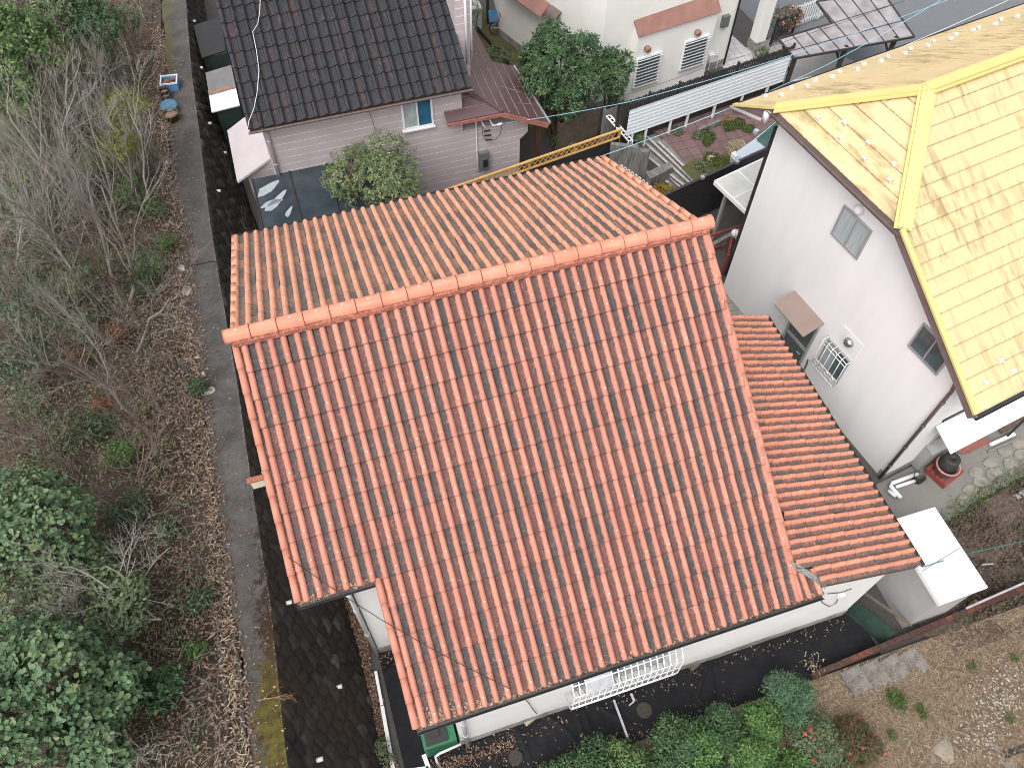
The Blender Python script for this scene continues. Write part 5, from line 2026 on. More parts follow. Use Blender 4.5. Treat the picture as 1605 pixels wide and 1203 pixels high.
import bmesh
M_WS = mat("pale_stone", (.56, .54, .50), (.38, .36, .33), 6, .9, .2)
rock(260, 257, (.10, .12, .06), M_WS, 'flat white stone lying in the drain', Pp, 1)
rock(327, 612, (.14, .12, .05), M_WS, 'broken white slab on the path edge', Pp, 2)
rock(285, 421, (.11, .13, .05), M_WS, 'white crumbled lump at the end of the path crack', Pp, 3)
rock(293, 455, (.14, .2, .05), M['plinth'], 'grey crumbled concrete beside the path', Pp, 4)
rock(291, 578, (.15, .2, .07), M['curb'], 'broken grey kerb lump in the leaves', Pp, 5)
rock(309, 560, (.07, .05, .03), M_WS, 'tiny white chip on the path edge', Pp, 6)
rock(319, 585, (.06, .06, .03), M_WS, 'small white chip just above the broken slab', Pp, 7)
rock(1475, 1172, (.26, .34, .12), mat("lichen_rock", (.36, .34, .28), (.22, .20, .17), 6, .95, .3), 'pale lichen covered rock in the dry grass', None, 8, 'rock')
rock(1450, 1186, (.25, .25, .08), M['concrete'], 'low worn rock beside the lichen covered one', None, 9, 'rock')
rock(1575, 1200, (.35, .25, .06), M['concrete'], 'flat grey rock at the bottom edge', None, 10, 'rock')

# ------------------------------------------------------------------ white storage shed, green gate, brick wall
ws = thing('storage_shed', 'plain white metal storage shed at the end of the annex roof', 'shed', (14.35, -7.2, 0))
mb = MB()
mb.box(13.78, 14.92, -8.20, -6.2, 0, 2.08)
mb.build('body', mat("shed_wall", (.42, .41, .41), (.37, .36, .36), 1.5, .5, .05, 20), ws, False, True)
mb = MB()
mb.slab([(13.68, -8.29, 2.20), (15.0, -8.27, 2.22), (15.0, -6.12, 2.22), (13.68, -6.10, 2.20)], .10)
mb.bar((13.76, -8.28, 2.225), (13.76, -6.12, 2.225), .15, .04)
mb.build('roof', M['white_paint'], ws, False, True)
mb = MB()
mb.bar((13.72, -7.47, 2.255), (14.95, -7.24, 2.265), .02, .02)
mb.build('roof_seam', M['frame'], ws, False, True)
gg = thing('mesh_gate', 'green mesh screen with dark bars between the annex and the white shed', 'gate', (13.2, -7.8, 0))
mb = MB()
mb.slab([(12.72, -7.25, .55), (13.3, -8.30, .55), (13.05, -8.38, .02), (12.55, -7.3, .02)], .02)
mb.build('mesh', mat("green_mesh", (.010, .036, .024), (.006, .018, .012), 4, .8), gg, False, True)
mb = MB()
for k in range(7):
    t = k / 6
    p0 = Vector((12.80, -7.2, .95)).lerp(Vector((13.5, -8.32, .95)), t)
    mb.bar(p0, p0 + Vector((.30, .12, -.55)), .035, .03)
mb.bar((12.80, -7.2, .96), (13.5, -8.32, .96), .05, .05)
mb.bar((13.10, -7.08, .42), (13.8, -8.2, .42), .04, .04)
mb.build('bars', M['bamboo'], gg, False, True)
# low brick wall in front
bw = thing('brick_wall', 'low mossy red brick wall along the edge of the dry grass', 'wall', (14.2, -8.5, 0))
a_, b_ = P(1285, 1052, .45), P(1640, 905, .45)
d = (b_ - a_).normalized()
d.z = 0
d.normalize()
nv = Vector((d.y, -d.x, 0))
LB = (b_ - a_).length
M_BR = [mat("brick_%s" % c, c1, tuple(x * .5 for x in c1), 14, .95, .3) for c, c1 in (("dark", (.085, .035, .026)), ("red", (.15, .052, .034)), ("brown", (.07, .042, .032)))]
mb = MB()
rng = np.random.default_rng(2)
for row in range(5):
    s_ = -.11 if row % 2 else 0
    while s_ < LB:
        p0 = a_ + d * s_ + Vector((0, 0, -.40 + row * .088))
        mb.bar(p0 + nv * rng.normal(0, .004), p0 + d * .205, .12, .078, mi=int(rng.integers(3)))
        s_ += .216
mb.box(0, .001, 0, .001, -.001, 0)
mb.build('bricks', M_BR, bw, False, True)
rf = slat_fence('red_board_fence', 'faded red board fence with a pale cap rail in front of the dug soil', 'fence', P(1512, 957, .0), P(1660, 893, .0), .0, .62, 12, mat("faded_red_board", (.20, .10, .075), (.13, .055, .04), 5, .9, stretch=(.6, .6, 6)), .22, .02, True, 2)
mb = MB()
a2, b2 = P(1514, 953, .66), P(1660, 889, .66)
mb.bar(a2, b2, .05, .04)
mb.build('cap_rail', M['silver'], rf, False, True)
# loose concrete slabs
M_SL = mat("old_slab", (.20, .185, .175), (.09, .08, .078), 5, .95, .3, c3=(.06, .045, .045))
sp = None
for k, (px, py) in enumerate(((1330, 1062), (1360, 1052), (1391, 1043), (1420, 1033))):
    p_ = P(px + 12, py + 4, .17)
    lab = ['old concrete slab at the left end of the row by the brick wall', 'second old concrete slab from the left in the row by the brick wall', 'third old concrete slab from the left in the row by the brick wall', 'old concrete slab at the right end of the row by the brick wall'][k]
    mb = MB()
    mb.box(-.27, .27, -.30, .30, -.05, .02)
    mb.box(-.25, .25, -.28, .28, .02, .026)
    mb.box(-.012, .012, -.28, .28, .026, .028)
    if sp is None:
        v_ = [tuple(Vector(v__) + p_) for v__ in mb.v]
        mb.v = v_
        sp = tag(mb.build('concrete_slab', M_SL), lab, 'slab', 'concrete slabs by the brick wall')
        sp.rotation_euler = (0, 0, .10)
    else:
        o_ = sp.copy()
        COL.objects.link(o_)
        o_.location = p_ - Vector((0, 0, .05))
        o_.rotation_euler = (.02 * k, .01, .10 + .03 * k)
        o_["label"] = lab
mb = MB()
mb.box(-.23, .23, -.20, .20, -.02, .06)
mb.box(-.17, .17, -.14, .14, .06, .075)
mb.lathe([(.025, .075), (.025, .085), (.01, .085)], (.02, -.02, 0), 10)
sq = thing('square_drain_cover', 'square grey concrete drain cover in the dry grass', 'drain cover', P(1560, 1160, .02), .85)
mb.build('cover', M['plinth'], sq)
mb = MB()
mb.bar(P(1575, 1182, .10), P(1640, 1160, .10), .16, .10)
tag(mb.build('dark_beam', M['black_metal']), 'short black beam at the bottom right edge of the dry grass', 'beam')
mb = MB()
mb.bar(P(1497, 1165, .06), P(1518, 1180, .06), .10, .05)
tag(mb.build('wood_offcut', M['bark_brown']), 'brown wood offcut beside the square drain cover', 'wood')

# ------------------------------------------------------------------ clutter along the pale house
pp = thing('drain_pipes', 'white plastic drain pipes lying by the near corner of the pale house', 'pipes', P(1410, 770, 0))
mb = MB()
mb.tube([P(1438, 742, .15), P(1398, 757, .15), P(1396, 762, .15), P(1412, 780, .12)], .06, 10)
mb.build('pipe', M['white_paint'], pp, True, True)
mb = MB()
mb.tube([P(1436, 752, .1), P(1404, 763, .1)], .05, 10)
mb.tube([P(1392, 768, .1), P(1404, 778, .1)], .05, 10)
mb.build('pipe', M['white_paint'], pp, True, True)
p_ = P(1437, 752, 0)
mb = MB()
mb.lathe([(.14, 0), (.16, .22), (.17, .23), (.15, .23), (.13, .04)], p_, 18)
tag(mb.build('bucket', M['pot_dark'], None, True), 'small black bucket at the end of the white pipes', 'bucket')
ut = thing('utility_box', 'grey cabinet against the pale wall beside the white hood', 'cabinet', P(1450, 728, 0), YROT)
mb = MB()
mb.box(-.42, .38, -.05, .32, .1, 1.1)
mb.slab([(-.45, -.10, 1.10), (.41, -.10, 1.10), (.41, .34, 1.20), (-.45, .34, 1.20)], .03)
mb.build('cabinet', mat("cabinet_grey", (.33, .33, .32), (.27, .27, .26), 2, .5), ut)
pt = thing('pot_stand', 'red wooden pallet stand under the stacked tubs', 'stand', P(1476, 742, 0), .3)
mb = MB()
for k in range(5):
    mb.bar((-.40, -.30 + .15 * k, .22), (.40, -.30 + .15 * k, .22), .09, .03)
for x in (-.36, .36):
    mb.bar((x, -.34, .12), (x, .34, .12), .06, .18)
mb.build('slats', M['red_wood'], pt)
pot(P(1478, 738, .25), .32, .36, mat("pink_tub", (.42, .235, .21), (.34, .18, .16), 3, .6), M['pot_dark'], 'big dull pink tub on the red pallet stand', 0, 'tub')
p_ = P(1485, 727, .55)
t = thing('upturned_tub', 'black tub turned upside down inside the dull pink tub', 'tub', p_)
mb = MB()
mb.lathe([(.27, -.05), (.27, 0), (.22, .32), (.20, .34), (.05, .35), (.045, .32), (.01, .32)], (0, 0, 0), 22)
mb.build('tub', mat("black_tub", (.035, .035, .034), (.022, .022, .022), 5, .6), t, True)
rb = thing('red_board', 'rusty red board leaning on the pale wall', 'board', P(1530, 700, 0))
mb = MB()
q = [P(1513, 712, .02), P(1556, 692, .02), PL(1556, 672, P(1556, 690, 0), (-YROT, 1, 0)), PL(1513, 690, P(1513, 710, 0), (-YROT, 1, 0))]
q[2].z = q[3].z = .75
q[2].y += .15
q[3].y += .15
mb.slab(q, .03)
mb.bar(q[0].lerp(q[1], .15), q[3].lerp(q[2], .15), .03, .05)
mb.build('panel', M['rust_trim'], rb, False, True)
mb = MB()
mb.bar(P(1576, 686, 0), P(1576, 686, 0) + Vector((0, 0, 1.1)), .05, .05)
tag(mb.build('garden_stake', mat("dark_green_stake", (.02, .05, .035), (.02, .04, .03), 3, .6)), 'dark green stake standing by the timber pile', 'stake')
mb = MB()
mb.bar(P(1552, 697, .08), P(1590, 680, .08), .10, .08)
tag(mb.build('timber', M['pipe_white']), 'pale painted plank on the ground in front of the green stake', 'plank')
mb = MB()
mb.bar(P(1548, 708, .05), P(1596, 687, .05), .06, .05)
tag(mb.build('timber', M['grey_wood']), 'grey thin plank on the concrete nearest the flagstones', 'plank')
mb = MB()
for k in range(3):
    mb.bar(P(1568 + 4 * k, 676 - 8 * k, .1 + .02 * k), P(1625, 648 - 8 * k, .1 + .02 * k), .10, .08)
tag(mb.build('timber_pile', M['bark_brown']), 'pile of dark old timber along the pale wall at the right edge', 'timber')
# flagstones
FS = [(1583, 727), (1557, 742), (1537, 756), (1520, 768), (1600, 712), (1568, 758), (1546, 772), (1510, 783), (1592, 742), (1530, 740), (1552, 725), (1575, 708), (1598, 695)]
mb = MB()
rng = np.random.default_rng(4)
for (px, py) in FS:
    c_ = P(px, py, .01)
    n_ = 7
    a0 = rng.uniform(0, 1)
    q = []
    for j in range(n_):
        t = a0 + 6.283 * j / n_
        rr = rng.uniform(.85, 1.1)
        q.append((c_.x + .20 * rr * math.cos(t) * 1.25, c_.y + .17 * rr * math.sin(t)))
    mb.prism(q, 0, .030 + rng.uniform(0, .015))
struct(mb.build('flagstones', mat("flagstone", (.29, .27, .235), (.18, .165, .14), 5, .95, .25)), 'irregular flagstones set along the concrete apron', 'paving')
lid_round(1572, 755, .17, M['concrete'], 'round concrete cover among the flagstones')
mb = MB()
mb.bar(P(1563, 795, .08), P(1625, 762, .08), .16, .14)
tag(mb.build('kerb_stone', M['plinth']), 'long grey kerb stone along the dug soil', 'kerb')
mb = MB()
mb.bar(P(1513, 815, .03), P(1532, 806, .03), .12, .05)
tag(mb.build('kerb_stone', mat("mossy_kerb", (.16, .18, .14), (.1, .11, .08), 5, .9)), 'small mossy kerb stone nearest the white shed', 'kerb')
# post and wire over the soil
mb = MB()
a_ = P(1520, 900, .05)
mb.tube([a_, (a_.x + .15, a_.y + .1, .75)], .03, 8)
mb.bar(Vector((a_.x + .10, a_.y + .05, .55)), Vector((a_.x + .5, a_.y + .0, .42)), .03, .03, mi=1)
tag(mb.build('soil_post', [M['gutter_dark'], M['silver']]), 'short dark leaning post with a metal arm standing in the dug soil', 'post')
mb = MB()
mb.tube([(13.42, -7.5, 2.85), P(1520, 866, 1.35), P(1640, 840, 1.5)], .012, 5)
tag(mb.build('cable', M['wire_blue'] if False else mat("wire_green", (.05, .16, .14), (.04, .12, .1), 4, .5)), 'thin green cable from the annex gutter out over the dug soil', 'cable')

# ------------------------------------------------------------------ carport, road side things, wires, car, bicycle
dc = thing('carport', 'brown framed carport with a smoky translucent roof beside the road', 'carport', (23, 11.8, 0))
z = 2.45
Q = [P(*p, z) for p in ((1245, 92), (1433, 58), (1383, -12), (1280, 3), (1304, 37), (1220, 61))]
mb = MB()
mb.slab(Q, .015)
mb.build('roof_sheet', M['polycarb_grey'], dc, False, True)
mb = MB()
for i in range(6):
    mb.bar(Q[i], Q[(i + 1) % 6], .06, .07)
for t in (.35, .7):
    mb.bar(Q[0].lerp(Q[5], t) if t < .5 else Q[0].lerp(Q[5], .95), Q[1].lerp(Q[2], t), .03, .03)
for k in range(1, 8):
    a_ = Q[0].lerp(Q[1], k / 8)
    b_ = Q[5].lerp(Q[4], min(1, k / 4)) if k < 4 else Q[3].lerp(Q[2], (k - 4) / 4)
    mb.bar(a_ + Vector((0, 0, .01)), b_ + Vector((0, 0, .01)), .025, .03)
mb.build('frame', M['gutter_dark'], dc, False, True)
for (px, py) in ((1250, 92), (1330, 76), (1408, 62)):
    p_ = P(px, py, z)
    mb = MB()
    mb.bar((p_.x, p_.y + .15, 0), (p_.x, p_.y + .15, z), .13, .13)
    mb.bar((p_.x, p_.y + .15, 1.7), (p_.x - .1, p_.y + .9, z - .05), .06, .06)
    mb.build('post', M['gutter_dark'], dc, False, True)
slat_fence('white_railing', 'white slatted railing between the cream house and the carport', 'fence', P(1232, 50, .1), P(1330, 12, .1), .1, 1.1, 26, M['white_paint'], .06, .02, True, 3)
slat_fence('black_railing', 'black metal railing by the porch', 'fence', P(1208, 72, .1), P(1240, 60, .1), .1, 1.2, 14, M['black_metal'], .025, .02, True, 2)
# cables
def cable(pts, r, m_, label):
    mb = MB()
    out = []
    for a_, b_ in zip(pts[:-1], pts[1:]):
        for t in np.linspace(0, 1, 13)[:-1]:
            q = Vector(a_).lerp(Vector(b_), t)
            q.z -= .02 * (b_ - a_).length * 4 * t * (1 - t) * .5
            out.append(q)
    out.append(Vector(pts[-1]))
    mb.tube(out, r, 5)
    return tag(mb.build('overhead_cable', m_, None, True), label, 'cable')


cable([Vector((8.85, 9.92, 2.97)), P(985, 160, 3.4), P(1260, 80, 4.4), P(1640, -60, 5.5)], .011, M['wire_blue'], 'blue overhead cable from the pink house bracket past the white boards')
cable([Vector((10.4, 5.6, 4.75)), P(1143, 170, 6.1)], .011, M['wire_blue'], 'blue overhead cable from the far corner of the orange roof to the yellow roof')
cable([P(1143, 170, 6.1), P(1300, 100, 6.3), P(1485, -6, 7.0)], .011, M['wire_blue'], 'blue overhead cable crossing above the carport')
cable([P(1240, 128, 6.0), P(1356, 97, 6.4), P(1590, -4, 7.0)], .009, M['wire_white'], 'white overhead cable just beyond the yellow eave')
cable([P(985, 148, 3.2), P(1100, 108, 3.6), P(1240, 62, 4.2), P(1420, 0, 5.0)], .007, M['wire_black'], 'hair thin dark cable in front of the cream wall')
# car nose behind the pale canopy
cb = P(1150, 270, GZ + .5)
car = thing('parked_car', 'pale blue parked car on the terrace, mostly hidden by the pale wall', 'car', (cb.x + 2.45, cb.y + .52, GZ), R(16))
half = [(0, -2.0, .35), (0, 0, 0)]
prof = [(-2.05, .28), (-2.08, .52), (-1.98, .70), (-1.10, .92), (-.35, 1.42), (.10, 1.50), (1.2, 1.46), (1.9, 1.05), (2.05, .9), (2.05, .28)]
mb = MB()
secs = [(-.82, .86), (-.76, .97), (-.5, 1.0), (.5, 1.0), (.76, .97), (.82, .86)]
k = len(prof)
vs_ = []
for (yy_, sc_) in secs:
    for (x, z) in prof:
        inset = .12 if z > 1.0 else 0
        yv = yy_ * (1 - inset * (z - .9) / .5) if z > .95 else yy_
        vs_.append((x * (.97 + .03 * sc_), yv, z * (sc_ if z > .6 else 1)))
fs = [(i * k + j, i * k + (j + 1) % k, (i + 1) * k + (j + 1) % k, (i + 1) * k + j) for i in range(len(secs) - 1) for j in range(k)]
fs += [tuple(range(k - 1, -1, -1)), tuple((len(secs) - 1) * k + j for j in range(k))]
mb.add(vs_, fs)
mb.build('body', M['car_paint'], car)
mb = MB()
mb.slab([(-1.12, -.68, .94), (-1.12, .68, .94), (-.36, .60, 1.43), (-.36, -.60, 1.43)], -.02, 0, (-.53, 0, .85))
mb.build('windscreen', glassmat("car_glass", (.05, .11, .10), .05), car)
for s_ in (-1, 1):
    mb = MB()
    mb.slab([(-.95, s_ * .80, .98), (1.5, s_ * .80, 1.0), (1.1, s_ * .72, 1.38), (-.35, s_ * .72, 1.36)], .02, 0, (0, s_, .2))
    mb.build('side_window', M['glass'], car)
    mb = MB()
    mb.box(-2.07, -1.90, s_ * .72 - .12, s_ * .72 + .1, .52, .68)
    mb.build('headlight', M['white_paint'], car)
    mb = MB()
    mb.box(-1.0, -.85, s_ * .92 - .08, s_ * .92 + .08, .95, 1.08)
    mb.build('mirror', M['car_paint'], car)
    for x in (-1.3, 1.25):
        mb = MB()
        mb.tube([(x, s_ * .68, .30), (x, s_ * .85, .30)], .30, 18)
        w_ = mb.build('wheel', M['black_metal'], car)
        mb = MB()
        mb.tube([(x, s_ * .84, .30), (x, s_ * .862, .30)], .19, 14)
        mb.build('rim', M['silver'], w_)
# bicycle with a blue basket behind the cream house corner
bp = P(779, 55, .02)
bi = thing('bicycle', 'red bicycle with a blue front basket parked at the cream house corner', 'bicycle', bp, R(-12))


def wheel(x):
    mb = MB()
    c_ = [(x + .32 * math.cos(t), 0, .33 + .32 * math.sin(t)) for t in np.linspace(0, 6.283, 29)]
    mb.tube(c_, .022, 6, cap=False)
    w_ = mb.build('wheel', M['black_metal'], bi, True)
    mb = MB()
    for t in np.linspace(0, 3.14, 9)[:-1]:
        mb.tube([(x + .3 * math.cos(t), 0, .33 + .3 * math.sin(t)), (x - .3 * math.cos(t), 0, .33 - .3 * math.sin(t))], .004, 4)
    mb.build('spokes', M['silver'], w_)


wheel(0)
wheel(1.05)
mb = MB()
for a_, b_ in (((0, 0, .33), (-.0 + .12, 0, .95)), ((.12, 0, .8), (.45, 0, .35)), ((.45, 0, .35), (.72, 0, .85)), ((.45, 0, .35), (1.05, 0, .33)), ((.72, 0, .75), (1.05, 0, .33)), ((.13, 0, .7), (.62, 0, .55))):
    mb.tube([a_, b_], .022, 7)
mb.tube([(.14, -.27, 1.0), (.10, -.1, 1.03), (.10, .1, 1.03), (.14, .27, 1.0)], .016, 6)
mb.build('bike_frame', mat("bike_red", (.45, .04, .035), (.4, .035, .03), 3, .35), bi, True)
mb = MB()
mb.box(.60, .85, -.07, .07, .84, .90)
mb.build('saddle', M['black_metal'], bi)
mb = MB()
for (x0, x1, y0, y1) in ((-.33, -.31, -.18, .18), (-.0, .02, -.18, .18), (-.31, 0, -.18, -.16), (-.31, 0, .16, .18)):
    mb.box(x0, x1, y0, y1, .72, 1.02)
mb.box(-.31, 0, -.16, .16, .72, .74)
mb.build('basket', M['blue'], bi)
mb = MB()
p_ = P(765, 37, 0)
mb.bar(p_, p_ + Vector((0, 0, 3.2)), .11, .11)
tag(mb.build('wood_post', M['gutter_dark']), 'dark upright wooden post on the lawn beside the bicycle', 'post')
mb = MB()
a_ = P(745, 47, 0)
mb.box(a_.x - .5, a_.x + .28, a_.y - .08, a_.y + 1.6, 0, .95)
mb.box(a_.x - .53, a_.x + .31, a_.y - .11, a_.y + 1.63, .95, 1.0)
tag(mb.build('pale_bin', mat("pale_concrete", (.48, .50, .51), (.40, .41, .42), 2, .8)), 'pale grey concrete box at the edge of the lawn', 'box')
mb = MB()
mb.bar(P(742, 38, .1), P(797, 100, .1), .06, .2)
tag(mb.build('lawn_edging', M['black_metal']), 'black board edging along the thin lawn', 'edging')


# ------------------------------------------------------------------ vegetation
def unit(a):
    return a / np.maximum(1e-9, np.linalg.norm(a, axis=-1, keepdims=True))


def leaves(C, AX, NR, S, asp, lv, rng, round_=False, fold=.18):
    """leaf blades: centre, long axis, facing normal, length. Returns verts, faces, lv per vert."""
    n = len(C)
    AX = unit(AX)
    B = unit(np.cross(NR, AX))
    N = np.cross(AX, B)
    S = S[:, None]
    base = C - AX * S * .5
    tip = C + AX * S * .5 - N * S * .10
    if not round_:
        w = S * asp * .5
        l = C + B * w + N * S * fold * .5
        r = C - B * w + N * S * fold * .5
        v = np.stack([base, l, tip, r], 1).reshape(-1, 3)
        i = np.arange(n)[:, None] * 4
        f = np.concatenate([i + np.array([[0, 1, 2, 3]])], 0)
        return v, f, np.repeat(lv, 4)
    w = S * asp * .5
    l1 = C - AX * S * .22 + B * w * .85 + N * S * fold * .5
    l2 = C + AX * S * .20 + B * w + N * S * fold * .5
    r1 = C - AX * S * .22 - B * w * .85 + N * S * fold * .5
    r2 = C + AX * S * .20 - B * w + N * S * fold * .5
    v = np.stack([base, l1, l2, tip, r2, r1], 1).reshape(-1, 3)
    i = np.arange(n)[:, None] * 6
    f = np.stack([i + np.array([[0, 1, 2, 3]]), i + np.array([[0, 3, 4, 5]])], 1).reshape(-1, 4)
    return v, f, np.repeat(lv, 6)


def shell(rng, lobes, n, top=.35, depth=.35):
    """points and outward directions on the skin of a heap of ellipsoids."""
    lob = np.array(lobes, float)
    wts = lob[:, 3] * lob[:, 4] + lob[:, 3] * lob[:, 5]
    k = rng.choice(len(lob), n * 3, p=wts / wts.sum())
    d = unit(rng.normal(0, 1, (n * 3, 3)) + np.array([0, 0, top]))
    r = 1 - depth * rng.random(n * 3) ** 2
    r = r * (1 + .10 * np.sin(d[:, 0] * 7 + k) * np.sin(d[:, 1] * 6 + 2 * k))
    p = lob[k, :3] + d * lob[k, 3:6] * r[:, None]
    # drop points buried in another lobe
    ok = np.ones(len(p), bool)
    for q in lob:
        e = np.linalg.norm((p - q[:3]) / q[3:6], axis=1)
        ok &= e > .62
    p, d = p[ok][:n], unit(d[ok][:n] / 1.0)
    return p, d


def rosettes(rng, lobes, tips, per, size, asp, round_=False, spread=1.0, lvbase=.5, lvvar=.35, top=.35, depth=.35, droop=0.0, jit=.3):
    p, d = shell(rng, lobes, tips, top, depth)
    n = len(p)
    P_ = np.repeat(p, per, 0)
    D = unit(np.repeat(d, per, 0) + rng.normal(0, .25, (n * per, 3)) + np.array([0, 0, .35]))
    rad = rng.normal(0, 1, (n * per, 3))
    rad = unit(rad - (rad * D).sum(1, keepdims=True) * D)
    AX = unit(rad * spread + D * rng.uniform(.15, .75, (n * per, 1)) + np.array([0, 0, -droop]))
    S = size * rng.uniform(.65, 1.25, n * per)
    C = P_ + AX * S[:, None] * .55 + rng.normal(0, size * jit, (n * per, 3)) * .6
    lv = np.clip(np.repeat(lvbase + rng.normal(0, lvvar * .6, n), per) + rng.normal(0, lvvar * .5, n * per), 0, 1)
    NR = unit(D + AX * -.2 + rng.normal(0, .25, D.shape))
    return leaves(C, AX, NR, S, asp, lv, rng, round_)


def merge(parts):
    v, f, l, o_ = [], [], [], 0
    for a_, b_, c_ in parts:
        v.append(a_)
        f.append(b_ + o_)
        l.append(c_)
        o_ += len(a_)
    return np.concatenate(v), np.concatenate(f), np.concatenate(l)


def heap(rng, c, r, rz, k, rl=.5):
    """lobes of an uneven crown around c."""
    out = [(c[0], c[1], c[2], r * .72, r * .72, rz * .72)]
    for i in range(k):
        a_ = rng.uniform(0, 6.283)
        e = rng.uniform(-.35, .95)
        q = r * .62 * math.sqrt(max(.05, 1 - e * e * .8))
        s_ = rl * rng.uniform(.7, 1.2)
        out.append((c[0] + q * math.cos(a_), c[1] + q * math.sin(a_), c[2] + e * rz * .6, r * s_, r * s_, rz * s_))
    return out


class Tubes:
    """3 sided tapering limbs, gathered fast."""
    def __init__(s):
        s.v, s.f, s.n = [], [], 0

    def limb(s, pts, radii, k=3):
        pts = np.asarray(pts)
        d = np.gradient(pts, axis=0)
        d = unit(d)
        ref = np.array([.31, .17, .93]) if abs(d[0, 2]) < .9 else np.array([1., .1, 0])
        a_ = unit(np.cross(d, ref))
        b_ = np.cross(d, a_)
        m = len(pts)
        t = np.arange(k) * 2 * math.pi / k
        ring = a_[:, None, :] * np.cos(t)[None, :, None] + b_[:, None, :] * np.sin(t)[None, :, None]
        s.v.append((pts[:, None, :] + ring * np.asarray(radii)[:, None, None]).reshape(-1, 3))
        i, j = np.meshgrid(np.arange(m - 1), np.arange(k), indexing='ij')
        q = np.stack([i * k + j, i * k + (j + 1) % k, (i + 1) * k + (j + 1) % k, (i + 1) * k + j], -1).reshape(-1, 4)
        s.f.append(q + s.n)
        s.n += m * k

    def build(s, name, m_, parent):
        return npmesh(name, np.concatenate(s.v), np.concatenate(s.f), m_, parent, True, parent is not None)


def grow(rng, tubes, base, d, L, r, lev, maxlev, nchild, ang, wob=.16, up=.12, tips=None, k=3, shrink=.62):
    m = 5 if lev < 2 else 4
    pts = [np.array(base, float)]
    dd = np.array(d, float)
    for i in range(m):
        dd = unit((dd + rng.normal(0, wob, 3) + np.array([0, 0, up])))
        pts.append(pts[-1] + dd * L / m)
    tubes[0 if lev == 0 else 1].limb(pts, np.linspace(r, r * (.45 if lev < maxlev else .3), m + 1), 5 if lev == 0 else k)
    pts = np.array(pts)
    if lev == maxlev:
        if tips is not None:
            tips.append((pts[-1], dd))
        return
    n = nchild[lev]
    for c in range(n):
        t = rng.uniform(.30, .98) if lev else .25 + .73 * (c + rng.random()) / n
        x = t * m
        i = min(m - 1, int(x))
        p = pts[i] + (pts[i + 1] - pts[i]) * (x - i)
        ld = unit(pts[i + 1] - pts[i])
        s_ = rng.normal(0, 1, 3)
        s_ = unit(s_ - (s_ @ ld) * ld)
        a_ = ang * rng.uniform(.6, 1.3)
        grow(rng, tubes, p, unit(ld * math.cos(a_) + s_ * math.sin(a_)), L * shrink * rng.uniform(.7, 1.15) * (1.15 - .4 * t), max(.0035, r * (1 - .5 * t) * .55), lev + 1, maxlev, nchild, ang, wob, up, tips, k, shrink)


def bare_tree(name, label, base, h, seed, m_, lean=(0, 0, 1), nchild=(7, 5, 4), lev=3, ang=.62, r=.05, stems=1, leaf=None, group='bare trees on the hillside'):
    rng = np.random.default_rng(seed)
    t = thing(name, label, 'tree', base, 0, group)
    tu = [Tubes(), Tubes()]
    tips = []
    for s_ in range(stems):
        d = unit(np.array(lean, float) + (rng.normal(0, .28, 3) if stems > 1 else 0))
        b_ = np.array(base) + (rng.normal(0, .08, 3) * np.array([1, 1, 0]) if stems > 1 else 0) - np.array([0, 0, .05])
        grow(rng, tu, b_, d, h * rng.uniform(.85, 1.1), r, 0, lev, nchild, ang, tips=tips)
    tu[0].build('trunk', m_, t)
    tu[1].build('branches', m_, t)
    if leaf:
        lm, n, size, asp = leaf
        T = np.array([a_[0] for a_ in tips])
        idx = rng.choice(len(T), n)
        C = T[idx] + rng.normal(0, size * 1.2, (n, 3))
        v, f, l = leaves(C, rng.normal(0, 1, (n, 3)), unit(rng.normal(0, .6, (n, 3)) + np.array([0, 0, 1])), size * rng.uniform(.6, 1.2, n), asp, np.clip(rng.normal(.5, .3, n), 0, 1), rng)
        npmesh('foliage', v, f, lm, t, False, True, None, {"lv": l})
    return t


